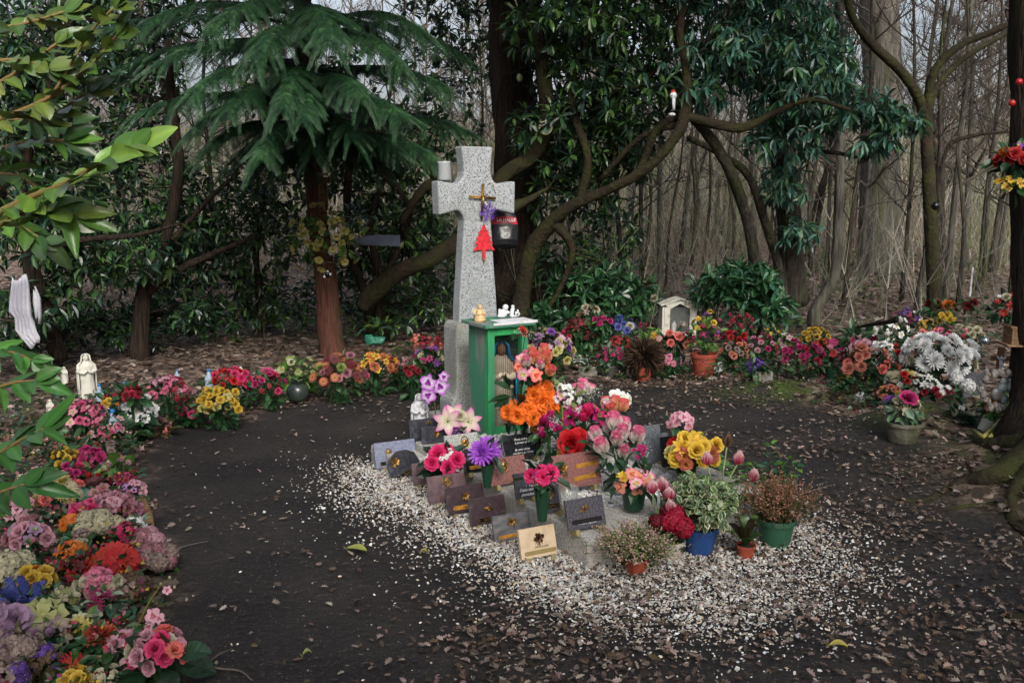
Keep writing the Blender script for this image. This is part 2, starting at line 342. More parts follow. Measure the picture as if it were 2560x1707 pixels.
sc_ = n.nodes.new('ShaderNodeVectorMath'); sc_.operation = 'SCALE'; sc_.inputs['Scale'].default_value = .12; L(nn.outputs['Color'], sc_.inputs[0]); L(tc.outputs['Object'], wp.inputs[0]); L(sc_.outputs[0], wp.inputs[1]); L(wp.outputs[0], vo.inputs['Vector'])
cr = n.nodes.new('ShaderNodeValToRGB'); s2 = n.nodes.new('ShaderNodeSeparateColor'); L(vo.outputs['Color'], s2.inputs[0]); L(s2.outputs[0], cr.inputs[0])
e = cr.color_ramp.elements; e[0].color = (*lin('#2a211c'), 1); e[1].position = 1; e[1].color = (*lin('#a28c7c'), 1)
for p_, c_ in ((.3, '#463932'), (.55, '#66554b'), (.8, '#7f6d63')): x_ = e.new(p_); x_.color = (*lin(c_), 1)
lit = mx(mr(noi(1.2), .5, .75), cr.outputs[0], '#3e3a26'); base = mx(sp.outputs[0], dirt, lit)
mo = n.nodes.new('ShaderNodeMath'); mo.operation = 'MULTIPLY'; L(sp.outputs[1], mo.inputs[0]); L(mr(noi(9), .35, .6), mo.inputs[1]); base = mx(mo.outputs[0], base, '#3a4a1c')
L(base, b.inputs['Base Color']); b.inputs['Roughness'].default_value = .85; b.inputs['Specular IOR Level'].default_value = .3
bp = n.nodes.new('ShaderNodeBump'); bp.inputs['Strength'].default_value = .7; bp.inputs['Distance'].default_value = .03; L(noi(28, 8), bp.inputs['Height']); L(bp.outputs[0], b.inputs['Normal'])
me.materials.append(m); tag(link('ground', me), kind='structure')
# ---- the grave kerb frame of reference
TH = R_(31); CR = Vector((-.235, 5.82, 0)); FW = Vector((math.sin(TH), -math.cos(TH), 0)); RT = Vector((math.cos(TH), math.sin(TH), 0))
def GR(f, r, z=0): return CR+FW*f+RT*r+Vector((0,0,z))
GRAVE = [GR(.35,-.93), GR(.72,-.93), GR(.72,-.74), GR(2.3,-.74), GR(2.3,.38), GR(.35,.38)]
GRAVE2 = [(p.x, p.y) for p in GRAVE]
# ---- leaf litter
def dead(name, x, y, dz=.006, s0=.03, s1=.062, flat=.35, cols=('#574b44','#695b53','#7f726b','#483e39','#918379','#644c3e','#38302c','#9f9288')):
    n = len(x); z = gz(x, y)+rs.uniform(.002, .02, n)+dz; D, Yv, Z = frames(np.stack([rs.normal(0,1,n), rs.normal(0,1,n), rs.normal(0,.22,n)], -1), np.stack([rs.normal(0,flat,n), rs.normal(0,flat,n), np.ones(n)], -1))
    s = rs.uniform(s0, s1, (n,1))
    return tag(scatter(name, M_DEAD, OAK, np.stack([x, y, z], -1), D*s*1.4, Yv*s*rs.uniform(.8,1.3,(n,1)), Z*s*rs.uniform(.5,2.2,(n,1)), cvar(list(cols), n, .3)), kind='stuff')
def pick(n, x0, x1, y0, y1, dens):
    x = rs.uniform(x0, x1, n); y = rs.uniform(y0, y1, n); k = rs.uniform(0,1,n) < dens(x, y); return x[k], y[k]
x, y = pick(52000, -8, 11, 2.2, 19, lambda x, y: np.where(clear_mask(x, y) < .45, np.clip(1.35-(y-7)*.085, .3, 1)*.9, 0))
dead('fallen_leaves', x, y)
def dl(x, y):
    c = clear_mask(x, y); a = .62*np.exp(-((x-1.9)/1.1)**2-((y-2.9)/1.3)**2)+.75*np.exp(-((x-.35)/.75)**2-((y-2.75)/.42)**2)+.35*np.exp(-((x-2.2)/.6)**2-((y-4.9)/.9)**2)
    a = a+.5*np.exp(-((y-6.9)/.6)**2)+.05+.10*(x > -.2)+.75*np.exp(-((c-.5)/.22)**2)*.5
    return np.where(c > .4, a, 0)*(.25+.9*(np.sin(x*4+1.3)*np.sin(y*5)+.5).clip(0,1))*(~inpoly(x, y, GRAVE2))
x, y = pick(80000, -2.6, 3.6, 1.6, 7.4, dl); dead('scattered_dead_leaves', x, y, .004, .008, .027, cols=('#594b44','#6a5b53','#807068','#473c35','#92837a','#63513f','#3a312c','#a39389'))
# ---- gravel
GP = [(-.95,4.9),(-.92,4.5),(-.62,3.98),(-.25,3.6),(-.02,3.2),(.25,2.92),(.7,2.9),(1.15,3.1),(1.42,3.4),(1.5,3.85),(1.35,4.2),(.9,4.5),(-.3,4.9)]
def dg(x, y):
    ins = inpoly(x, y, GP); d = pdist(x, y, GP); g = np.where(ins, .3+d*4, .3*np.exp(-d/.10)+.0035*np.exp(-d/.5))
    g = g*(.55+.6*(np.sin(x*9)*np.sin(y*8+x*4)+.4).clip(0,1)); return np.where(inpoly(x, y, GRAVE2), 0, g)
x, y = pick(320000, -2, 3, 2, 5.6, dg); n_ = len(x)
def stones(name, x, y, z, s0, s1, cols, kind='stuff'):
    n = len(x); D, Yv, Z = frames(rs.normal(0,1,(n,3))*A([1,1,.35]), jit=.5); s = rs.uniform(s0, s1, (n,1))*rs.choice([.6,.8,1,1.25],(n,1))
    return tag(scatter(name, M_STONE, ROCK, np.stack([x, y, z], -1), D*s*rs.uniform(.8,1.3,(n,1)), Yv*s*rs.uniform(.6,1,(n,1)), Z*s*rs.uniform(.4,.8,(n,1)), cvar(cols, n, .18)), kind=kind)
GC = ['#d9d6d0','#cfcbc4','#e2e2e2','#bdb4a8','#cdd3d6','#d6c4ae','#a89e92','#e6e4e0']
stones('white_gravel', x, y, gz(x, y)+rs.uniform(.0,.014,n_), .0036, .0082, GC)
x, y = pick(5000, -1, 3.2, 1.9, 6.5, lambda x, y: .35*(~inpoly(x, y, GRAVE2))*(clear_mask(x, y) > .6)*(.25+np.exp(-((x-1)/1.3)**2-((y-3)/1.2)**2)))
stones('scattered_pebbles', x, y, gz(x, y)+.002, .003, .0075, GC+['#7b7468','#8b8275'])
# leaves drifted over the gravel
x, y = pick(6500, -1.3, 2.2, 2.5, 5, lambda x, y: np.where(dg(x, y) > .1, .32*(.4+(np.sin(x*6+2)*np.sin(y*7)).clip(0,1)*1.6), 0)); dead('leaves_on_gravel', x, y, .012, .009, .024)
# ---- far brush: thin sticks rising from the forest floor, nobody could count them
def brush(name, n, x0, x1, y0, y1, h0, h1, r, cols, dens=None, lean=.35):
    x = rs.uniform(x0, x1, n); y = rs.uniform(y0, y1, n)
    if dens is not None: k = rs.uniform(0,1,n) < dens(x, y); x, y = x[k], y[k]; n = len(x)
    tv = []; tf = []
    def seg(a, b, wa, wb):
        k = len(tv); tv.extend([(a[0],a[1]-wa,a[2]),(a[0],a[1]+wa,a[2]),(b[0],b[1]+wb,b[2]),(b[0],b[1]-wb,b[2]),(a[0],a[1],a[2]+wa*.008)]); tf.extend([(k,k+1,k+2),(k,k+2,k+3),(k,k+4,k+2),(k+4,k+1,k+2)])
    seg((0,0,0),(.35,0,.02),1,.85); seg((.35,0,.02),(.7,0,.06),.85,.6); seg((.7,0,.06),(1,0,.16),.6,.2)
    seg((.35,0,.02),(.62,-18,-.06),.5,.15); seg((.55,0,.04),(.85,0,.24),.45,.12); seg((.7,0,.06),(.92,0,-.07),.4,.12); seg((.45,0,.03),(.72,22,.05),.45,.12)
    tv = [(a, b, c) for a, b, c in tv]
    D, Yv, Z = frames(np.stack([rs.normal(0,lean,n), rs.normal(0,lean,n), np.ones(n)], -1), rs.normal(0,1,(n,3)))
    h = rs.uniform(h0, h1, (n,1)); rr = r*rs.uniform(.6,1.5,(n,1))
    return tag(scatter(name, mat('brush_stick', rough=.9, attr=True, spec=.15), (tv, tf), np.stack([x, y, gz(x, y)-.02], -1), D*h, Yv*rr, Z*h, cvar(cols, n, .3)), kind='stuff')
BC = ['#77746c','#878379','#5b5851','#938f86','#504d46','#68694a','#5e6848','#7a7c62']
brush('woodland_brush', 12000, -22, 28, 16, 48, .8, 3.6, .009, BC, lambda x, y: np.abs(x) < y*.62+1)
brush('near_undergrowth', 1500, -6, 9, 9, 17, .4, 1.8, .0035, BC, lambda x, y: (np.abs(x) < y*.6+1)*.8)
# low green ivy and saplings on the floor
n = 1500; x = rs.uniform(-7, 11, n); y = rs.uniform(7.6, 17, n); k = (np.sin(x*1.3+2)*np.sin(y*1.1)+rs.uniform(-.5,.5,n)) > .1; x, y = x[k], y[k]
O_, X_, Y_, Z_, C_ = whorls(np.stack([x, y, gz(x, y)+rs.uniform(.04,.25,len(x))], -1), np.tile([0,0,1.], (len(x),1)), 6, .075, .05, ['#44602c','#35502a','#5a7335','#2c4628'], .3)
tag(scatter('ivy_ground_cover', M_LEAF, SIMPLE, O_, X_, Y_, Z_, C_), kind='stuff')
# under the flower bed at the left and round the ring: withered leaves and moss between the pots
x, y = pick(3000, -4.2, -1.2, 2.0, 6.6, lambda x, y: (clear_mask(x, y) < .45)*.55)
O_, X_, Y_, Z_, C_ = whorls(np.stack([x, y, gz(x, y)+rs.uniform(.01,.09,len(x))], -1), np.tile([0,0,1.], (len(x),1))+rs.normal(0,.3,(len(x),3)), 5, .05, .028, ['#2f4a30','#3f5a36','#5a5238','#28402c','#6b6a4a','#3f6a52'], .2)
tag(scatter('bed_ground_cover', M_LEAF, SIMPLE, O_, X_, Y_, Z_, C_), kind='stuff')

def ringd(x, y):
    d = pdist(x, y, CLEAR); return (~inpoly(x, y, CLEAR))*(y > np.where(x > 0, 6.0, 4.2))*np.exp(-((d-.28)/.3)**2)*.8
x, y = pick(5200, -4, 4.2, 4, 9, ringd)
O_, X_, Y_, Z_, C_ = whorls(np.stack([x, y, gz(x, y)+rs.uniform(.02,.17,len(x))], -1), np.tile([0,0,1.], (len(x),1))+rs.normal(0,.4,(len(x),3)), 5, .065, .034, ['#2f4a30','#3f5a36','#38502c','#28402c','#4a5a34'], .2)
tag(scatter('ring_greenery', M_LEAF, SIMPLE, O_, X_, Y_, Z_, C_), kind='stuff')
x1, y1 = pick(3800, -4, 4.2, 4, 8, ringd); x2, y2 = pick(1500, -3.4, -1.2, 2, 5, lambda x, y: (clear_mask(x, y) < .4)*.8); x = np.concatenate([x1, x2]); y = np.concatenate([y1, y2])
O_, X_, Y_, Z_, C_ = whorls(np.stack([x, y, gz(x, y)+rs.uniform(.02,.16,len(x))], -1), np.tile([0,-.3,1.], (len(x),1))+rs.normal(0,.4,(len(x),3)), 5, .020, .017, ['#9c3a55','#a83a4a','#c07a8c','#b9b09a','#a88a3a','#7d3a6a','#8f5a5a','#7a2a34'], .1)
tag(scatter('loose_blossoms', M_PETAL, SIMPLE, O_, X_, Y_, Z_, C_), kind='stuff')
# ================================================================ TREES
def part_leaves(name, root, wh, m=M_GLOSS, T=FINE, parent=None):
    arrs = [np.concatenate(a) for a in zip(*wh)]; o = scatter(name, m, T, *arrs, parent=parent or root); return o
DKG = ['#2c4832','#253d2c','#355630','#2a483c','#41612f','#233a29']
MIDG = ['#3d5f2f','#4d7034','#345232','#5d7d36','#2d4a2c']
BLG = ['#3f6a5c','#4c7a68','#35594c','#5a8672','#35583f','#4a6f42']
def crown(cl, nl=7, L=.13, W=.042, cols=DKG, droop=.3, per=1.0):
    wh = []
    for (px, py, Y, rx, ry, rd, n) in cl:
        c = P(px, py, Y); s = Y/FX; C = inell(int(n*per), c, (rx*s, rd, ry*s)); D = (C-np.array(c))/np.array((rx*s, rd, ry*s))+rs.normal(0,.5,C.shape)+A([0,-.15,.25])
        k = C[:, 2] > gz(C[:, 0], C[:, 1])+.15; wh.append(whorls(C[k], D[k], nl, L, W, cols, droop))
    return wh
def twigs_to(mb, cl, nb=14, per=5, r=.006, base=None):
    "thin side branches from points on the limbs into the leaf clumps"
    for (px, py, Y, rx, ry, rd, n) in cl:
        c = P(px, py, Y); s = Y/FX
        for p in inell(nb, c, (rx*s*.9, rd*.9, ry*s*.9)):
            b = min(base, key=lambda q: (q[0]-p[0])**2+(q[1]-p[1])**2+(q[2]-p[2])**2) if base else (c.x, c.y, c.z-.5)
            a = Vector(b[:3]); p = Vector(p)
            if (p-a).length > 2.6: continue
            mid = (a+p)/2+Vector((random.uniform(-.1,.1), random.uniform(-.1,.1), random.uniform(-.2,.15)))
            mb.tube([a, a*.6+mid*.4, mid, mid*.5+p*.5+Vector((0,0,.03)), p], [r*1.6, r*1.3, r, r*.7, r*.3], 4, cap=False)
def shrub(name, label, cat_, base, limbs, cl, group=None, bark=M_BARKD, cols=DKG, L=.13, W=.042, per=1.0, nb=8, droop=.3, T=FINE, m=M_GLOSS, nl=7):
    root = empty(name, label, cat_, (0,0,0), group=group); root.location = base
    mb = MB(); pts = []
    for lb in limbs: pts += limb(mb, lb)
    twigs_to(mb, cl, nb, base=pts)
    off = Vector(base); mb.v = [tuple(Vector(v)-off) for v in mb.v]; mb.build('branches', bark, root, smooth=True)
    o = part_leaves('foliage', root, crown(cl, nl, L, W, cols, droop, per), m, T); o.location = -off
    return root
# big dark trunk behind the cross
def trunk_tree(name, label, pts, bark, n=18, wob=.13, group=None, roots=0, extra=None):
    b = P(*pts[0][:3]); root = empty(name, label, 'tree', b, group=group); mb = MB(); limb(mb, pts, 7, n, 0, wob)
    for k in range(roots):
        a = -math.pi*(k+.3)/roots+random.uniform(-.2,.2); r0 = pts[0][3]*pts[0][2]/FX
        q = [b+Vector((math.cos(a)*r0*t, math.sin(a)*r0*t, (.38 if t < .8 else .16 if t < 1.3 else .03 if t < 2 else -.06)*(r0/.25))) for t in (.5, 1.1, 1.6, 2.3, 3)]
        mb.tube(q, [r0*.5, r0*.36, r0*.25, r0*.15, r0*.06], 8, wob=.15)
    if extra: extra(mb)
    mb.v = [tuple(Vector(v)-b) for v in mb.v]; mb.build('trunk', bark, root, smooth=True); return root
def big_extra(mb):
    for k in range(14):   # dead ivy stems climbing over the bark
        x0 = 1240+random.uniform(0,110); p = []
        for j in range(9):
            yy = 430-j*62; p.append(P(x0+random.uniform(-16,16)+j*random.uniform(-3,2), yy, 9.62+random.uniform(0,.05)))
        mb.tube(p, .008, 4, cap=False)
bt = trunk_tree('big_trunk', 'very thick dark trunk with peeling bark and dead ivy stems straight behind the cross',
    [(1322,812,9.9,92),(1316,770,9.9,76),(1308,700,9.9,66),(1300,600,9.9,60),(1292,420,9.9,54),(1282,200,9.9,52),(1272,0,9.9,50),(1264,-260,9.9,48),(1262,-600,9.9,40)], M_BARKD, 22, .16, roots=6, extra=big_extra)
c_ = [(1340,150,9.6,30,90,.2,12),(1330,370,9.5,30,50,.25,14),(1240,560,9.5,20,60,.2,8)]
o = part_leaves('ivy_leaves', bt, crown(c_, 6, .10, .035, DKG, .5)); o.location = -bt.location
# red-barked conifer
b = P(832,890,8.4); conifer = empty('conifer', 'conifer with a reddish trunk and drooping feathery fronds, left of the cross', 'tree', b)
mb = MB(); limb(mb, [(836,892,8.4,38),(828,850,8.4,31),(815,700,8.4,27),(800,600,8.4,25),(785,450,8.4,23),(775,300,8.4,25),(760,100,8.4,22),(750,-150,8.4,18),(745,-400,8.4,10)], 7, 16, 0, .1)
mb.v = [tuple(Vector(v)-b) for v in mb.v]; mb.build('trunk', M_RED, conifer, smooth=True)
mb = MB(); SO = []; SX = []; SN = []; SL = []
ends = [(330,250,6.9),(470,290,6.5),(400,110,6.3),(350,20,6.8),(560,240,6.0),(650,345,6.1),(470,190,5.9),(640,90,5.9),(720,370,7.2),(760,400,7.6),(880,300,6.3),(900,190,5.9),(1000,120,6.2),(990,330,6.6),(1090,360,6.6),(1170,290,7.0),(1120,180,6.8),(700,220,5.7),(860,380,7.5),(560,390,7.6),(640,400,8.0),(960,390,7.6),(820,60,5.9),(1060,40,6.8),(520,30,6.2),(900,360,7.0),(780,330,6.8),(1180,120,7.6),(300,130,7.6),(400,-150,6.2),(700,-200,5.8),(1000,-150,6.0),(550,-330,6.6),(850,-380,6.4),(1150,-120,6.8),(250,-100,7.0),(180,60,7.4),(1000,240,6.1),(760,250,5.7),(520,330,6.5)]  # topmost boughs, above the view, added to shade the trees behind
for (ex, ey, eY) in ends:
    e1 = P(ex, ey, eY); st = P(778, ey-random.uniform(-40,60), 8.4); md = st*.45+e1*.55+Vector((0,0,random.uniform(.08,.24)))
    pts = [st*(1-t)**2+md*2*t*(1-t)+e1*t*t+Vector((0,0,-.12*t**4)) for t in np.linspace(0,1,15)]
    mb.tube(pts, list(np.linspace(.02,.003,15)), 5, cap=False)
    Ln = (e1-st).length; nb_ = int(44*Ln/2)
    for k in range(nb_):
        t = .2+.8*(k+random.random())/nb_; i = min(13, int(t*14)); q = pts[i].lerp(pts[i+1], min(1, t*14-i)); d = (pts[i+1]-pts[i]).normalized(); sd_ = d.cross(Vector((0,0,1))).normalized()*(1 if k % 2 else -1)
        a = random.uniform(.5,1.05)*(1.2-t*.75); dr = (d*math.cos(a)+sd_*math.sin(a)).normalized(); bl = random.uniform(.26,.55)*(1.25-t*.75); dp = random.uniform(.15,.6); nrm = Vector((0,-.15,1))+Vector((random.gauss(0,.2),random.gauss(0,.2),0)); sv = dr.cross(nrm).normalized(); m_ = 17
        SO.append(q+Vector((0,0,.01))); SX.append(d+sd_*.3); SN.append(nrm); SL.append(.13)
        for j in range(m_):
            u = (j+.6)/m_; c0 = q+dr*bl*u+Vector((0,0,-dp*bl*u*u)); tg = (dr+Vector((0,0,-2*dp*u))).normalized()
            for sg in (-1, 1): SO.append(c0); SX.append((tg*.75+sv*sg*.8*(1-u*.6)+Vector((0,0,-.12))).normalized()); SN.append(nrm); SL.append(random.uniform(.8,1.15)*bl*.26*(1-u*.5))
mb.v = [tuple(Vector(v)-b) for v in mb.v]; mb.build('boughs', M_BARKD, conifer, smooth=True)
D, Yv, Z = frames(np.array(SX), np.array(SN)); n = len(D); s = A(SL)[:, None]
o = scatter('fronds', M_LEAF, SPRAY, np.array(SO), D*s, Yv*s*.8, Z*s, cvar(['#25472a','#305430','#1d3a26','#3c603a','#264a31'], n, .25), conifer); o.location = -b
# rhododendron with long curved limbs, right of and behind the cross
RL = [[(1300,800,8.9,25),(1305,740,8.9,23),(1318,660,8.8,20),(1350,590,8.7,21),(1420,520,8.5,16),(1520,475,8.3,13),(1620,420,8.1,12),(1690,340,8.0,14),(1712,280,8.0,15),(1716,180,8.0,11),(1700,80,8.0,10),(1720,-60,8.0,8)],
      [(905,770,8.6,18),(925,740,8.6,24),(1000,680,8.5,21),(1080,645,8.5,21),(1170,590,8.6,22),(1260,530,8.6,19),(1320,500,8.6,10),(1370,470,8.6,3)],
      [(1110,470,8.7,12),(1200,520,8.7,16),(1260,440,8.7,20),(1330,390,8.7,19),(1366,330,8.7,18),(1372,280,8.7,20),(1352,150,8.7,16),(1335,0,8.7,14),(1330,-200,8.7,9)],
      [(1366,330,8.7,12),(1420,275,8.6,11),(1500,240,8.5,9),(1600,210,8.4,7),(1680,130,8.4,5)],
      [(1000,560,8.8,8),(1060,470,8.8,13),(1100,455,8.8,15),(1050,400,8.8,15),(980,360,8.8,12),(900,300,8.8,8)],
      [(1540,470,8.3,9),(1600,420,8.3,9),(1640,330,8.2,10),(1700,285,8.1,9)],
      [(1712,290,8.0,12),(1790,310,8.0,12),(1860,320,8.0,11),(1940,280,8.0,8),(2030,250,7.9,6),(2140,280,7.8,5)],
      [(1450,500,8.5,12),(1470,400,8.4,11),(1440,300,8.4,10),(1430,200,8.4,9),(1480,80,8.4,7)],
      [(1390,560,8.6,14),(1430,620,8.6,9),(1410,700,8.7,7),(1360,790,8.8,6)],
      [(1700,310,8.1,9),(1600,345,8.3,7),(1500,450,8.5,7)]]
cl = [(1500,60,8.6,230,120,1.0,360),(1150,60,10.6,150,150,.6,110),(1390,140,9.6,60,120,.4,50),(1560,230,8.7,170,110,.8,190),(1440,330,8.9,170,110,.7,160),(1100,300,10.6,120,130,.5,90),(1560,380,9.0,110,80,.5,60),(1400,400,9.3,70,70,.35,40),(1420,470,9.2,130,90,.5,70),(1500,560,9.3,120,80,.5,45),(1080,560,10.4,130,110,.5,90),(1100,700,10.4,90,70,.4,50),(1450,660,9.4,140,70,.5,70)]
cl += [(1500,-300,8.6,420,170,1.3,420),(1150,-280,9.3,260,200,1.0,200),(1700,-600,8.2,420,220,1.2,260),(1500,-100,8.3,280,90,1.0,140)]  # clumps above the view, added to keep light off the background
shrub('rhododendron', 'large rhododendron with long mossy curved limbs reaching over from behind the cross', 'rhododendron', P(1300,800,8.9), RL, cl, cols=DKG+MIDG[:2], bark=M_MOSS, nb=10)
# laurel with drooping blue-green leaves
LL = [[(1985,760,9.4,34),(1980,640,9.3,32),(1965,480,9.2,30),(1950,330,9.1,28),(1950,150,9.0,24),(1960,-50,9.0,18)],[(1950,330,9.1,12),(2050,300,8.5,9),(2200,290,8.0,5),(2300,310,7.8,3)],[(1955,250,9.0,12),(1850,190,8.5,8),(1760,120,8.2,5)],[(1960,400,9.1,8),(2060,380,8.4,6),(2170,400,8.1,3)]]
cl = [(1900,60,8.4,190,130,.9,330),(1760,160,8.3,120,110,.7,140),(2000,190,8.3,130,110,.7,190),(1960,330,8.4,110,80,.6,110),(2120,270,8.1,130,45,.4,80),(2250,300,7.9,80,30,.25,40),(2190,350,8.0,60,35,.25,28),(1960,470,8.7,70,70,.4,50),(2000,560,8.8,60,50,.3,25),(2050,130,8.6,60,100,.4,60)]
cl += [(2000,-200,8.2,330,170,1.2,300),(1850,-60,8.2,220,80,.9,140)]  # extra laurel clumps out of view, there to shade what lies behind
shrub('laurel_tree', 'laurel tree with long drooping blue-green leaves, upper right of the cross', 'laurel', P(1985,770,9.4), LL, cl, cols=BLG, bark=M_BARK, L=.15, W=.038, droop=.95, nl=6, per=.72)
# arching bare stems under the laurel
trunk_tree('leaning_tree', 'dark mossy stem arching down to the right between the cross and the shrine', [(1905,745,8.9,15),(1893,690,8.8,15),(1870,560,8.6,14),(1835,450,8.4,14),(1780,350,8.2,13),(1735,300,8.1,11)], M_BARK, 9)
trunk_tree('leaning_tree', 'thinner mossy stem arching down just right of the darker leaning stem', [(1962,745,9.0,10),(1950,680,9.0,11),(1915,560,8.8,11),(1870,440,8.6,10),(1800,385,8.5,8),(1720,345,8.4,7)], M_BARK, 9)
# dark thicket at the left (five shrubs)
TH_L = [
 ('dark rhododendron bush with a leaning stem beside the white hanging cloth', (95,880,7.4), [[(150,900,7.6,22),(120,800,7.5,20),(85,690,7.4,20),(70,600,7.4,18),(60,450,7.4,14),(90,300,7.4,10),(140,160,7.4,7)],[(80,640,7.4,9),(200,600,7.3,8),(330,590,7.3,6),(450,560,7.3,4)]],
   [(120,520,7.6,170,150,.7,200),(60,330,7.5,150,140,.6,130),(230,650,7.7,170,80,.5,110),(110,760,7.5,110,70,.5,90),(60,860,7.6,120,50,.5,60),(230,800,8.3,120,60,.5,80),(60,160,7.6,120,130,.6,110)]),
 ('dark rhododendron bush with a forked trunk behind the white statue', (350,900,8.0), [[(352,920,8.1,26),(350,850,8.1,24),(360,720,8.1,17),(395,640,8.1,15),(425,560,8.1,14),(440,480,8.1,15),(447,400,8.1,14),(430,280,8.2,12),(420,100,8.2,9)],[(362,740,8.1,12),(420,690,8.1,10),(520,640,8.2,8),(640,590,8.3,5)],[(430,600,8.1,7),(520,500,8.3,6),(600,430,8.4,4)]],
   [(420,620,8.6,200,120,.7,210),(330,420,8.6,170,110,.6,120),(520,520,8.7,160,120,.6,140),(300,250,8.8,200,120,.7,170),(420,790,8.6,140,60,.5,90),(520,830,8.9,120,45,.4,60),(330,830,8.5,110,45,.4,50)]),
 ('green rhododendron bush between the forked trunk and the red conifer trunk', (640,870,9.2), [[(655,880,9.2,9),(650,760,9.2,9),(640,640,9.2,8),(655,520,9.2,7),(640,420,9.2,6)],[(652,720,9.2,6),(560,690,9.2,5),(480,720,9.1,3)]],
   [(650,600,9.4,160,110,.7,170),(560,740,9.3,140,70,.5,80),(700,760,9.5,110,70,.5,80),(640,830,9.3,100,40,.4,45),(690,450,9.4,110,90,.5,80),(820,240,10,260,160,.8,200)]),
 ('leafy rhododendron bush with several grey stems between the red trunk and the cross', (930,860,9.0), [[(925,850,9.0,13),(915,740,9.0,12),(880,650,9.0,11),(868,500,9.0,10),(875,380,9.1,8)],[(940,870,9.0,14),(945,790,9.0,12),(950,700,9.0,10),(925,560,9.0,8),(960,450,9.1,6)],[(950,720,9.0,9),(1020,560,9.1,7),(1000,480,9.1,7),(880,380,9.2,6)]],
   [(1000,600,9.5,140,110,.5,170),(930,480,9.5,130,90,.5,130),(1030,760,9.5,110,60,.4,90),(950,820,9.0,90,40,.3,45),(880,700,9.5,110,80,.4,80),(980,380,9.6,140,80,.5,110)]),
 ('dark bush filling the upper left corner behind the bright laurel spray', (-60,860,8.6), [[(-60,900,8.6,30),(-40,600,8.6,26),(60,300,8.6,18),(160,100,8.5,12),(220,-100,8.5,8)]],
   [(160,60,8.9,220,140,.9,210),(30,250,8.9,180,140,.7,120),(300,120,9.0,160,120,.7,110),(-40,560,8.4,120,200,.7,120),(400,0,9.2,200,120,.7,130)])]
for lb, bs, lm, cl in TH_L: shrub('rhododendron', lb, 'rhododendron', P(*bs), lm, cl, group='dark rhododendrons behind the flower ring', cols=(MIDG+DKG if 'green' in lb or 'leafy' in lb else DKG+['#3d5c2e']), per=.8, L=.125, W=.04)
# low laurel bushes by the white shrine
shrub('laurel_bush', 'low bright laurel bush with upright shoots right of the white shrine', 'laurel bush', P(1890,850,8.6), [[(1880,850,8.6,7),(1870,760,8.6,6),(1850,690,8.6,4)],[(1890,850,8.6,6),(1920,760,8.6,5),(1940,700,8.6,3)]], [(1860,700,8.6,90,45,.35,75),(1900,770,8.6,80,50,.35,60),(1790,720,8.9,70,40,.3,40)], cols=['#35603a','#2f5538','#447042','#3c6a50'], L=.15, W=.045, droop=.15, nb=5)
shrub('laurel_bush', 'low dark laurel bush between the big trunk and the white shrine', 'laurel bush', P(1520,830,9.0), [[(1500,820,9.0,6),(1480,740,9.0,5),(1460,690,9.0,3)],[(1520,820,9.0,6),(1560,740,9.0,5),(1600,700,9.0,3)]], [(1480,720,9.0,110,50,.35,80),(1590,740,9.1,60,50,.3,35),(1380,790,8.7,70,30,.3,28),(1480,780,8.9,100,40,.3,45)], cols=['#2f5638','#284a30','#3d653c'], L=.15, W=.045, droop=.15, nb=5)
# bright laurel sprays in the near left corner
def spray_branch(name, label, stems, per, cols, L, W):
    root = empty(name, label, 'laurel branch', P(*stems[0][0][:3])); off = Vector(root.location); O = []; X = []; Nn = []; gm = mat('green_stem', '#6f6a35', .6, col2='#7d5a3a', scale=6)
    for s_ in stems:
        mb = MB(); c = limb(mb, s_, 6, 6, 0, .03); mb.v = [tuple(Vector(v)-off) for v in mb.v]; mb.build('branch', gm, root, smooth=True); c = [Vector(q[:3]) for q in c]
        for k in range(int(per*len(c))):
            t = .15+.85*k/(per*len(c)); i = min(len(c)-2, int(t*(len(c)-1))); d = (c[i+1]-c[i]).normalized(); q = c[i].lerp(c[i+1], t*(len(c)-1)-i)
            sd_ = Vector((0,-.25,1)).cross(d).normalized()*(1 if k % 2 else -1); up = Vector((0,-.5,.8))
            dr = d*random.uniform(.35,1.0)+sd_*random.uniform(.6,1.0)+up*random.uniform(-.5,.35); O.append(q); X.append(dr); Nn.append(up+Vector((random.gauss(0,.35),random.gauss(0,.35),random.gauss(0,.25))))
        for a in (-.5, 0, .5): O.append(c[-1]); X.append((c[-1]-c[-2]).normalized()+Vector((0,0,a))); Nn.append(Vector((0,-.8,.5)))
    D, Yv, Z = frames(np.array(X), np.array(Nn)); n = len(D); l = L*rs.uniform(.5,1.15,(n,1)); w_ = W*rs.uniform(.7,1.2,(n,1))
    o = scatter('leaves', M_GLOSS, HD, np.array(O), D*l, Yv*w_*1.1, Z*l*rs.uniform(.1,1.5,(n,1)), cvar(cols, n, .28), root, smooth=True, tcol=HDC); o.location = -off
LGC = ['#5f8032','#50742d','#6d8a39','#44652a']
spray_branch('laurel_spray', 'bright green laurel spray reaching in from the left edge at cross height', [[(-60,560,2.7,9),(60,500,2.7,8),(160,460,2.65,7),(230,420,2.6,5),(330,370,2.6,3)],[(-60,600,2.75,8),(40,540,2.7,6),(120,520,2.7,4),(190,540,2.7,3)]], .95, LGC, .138, .056)
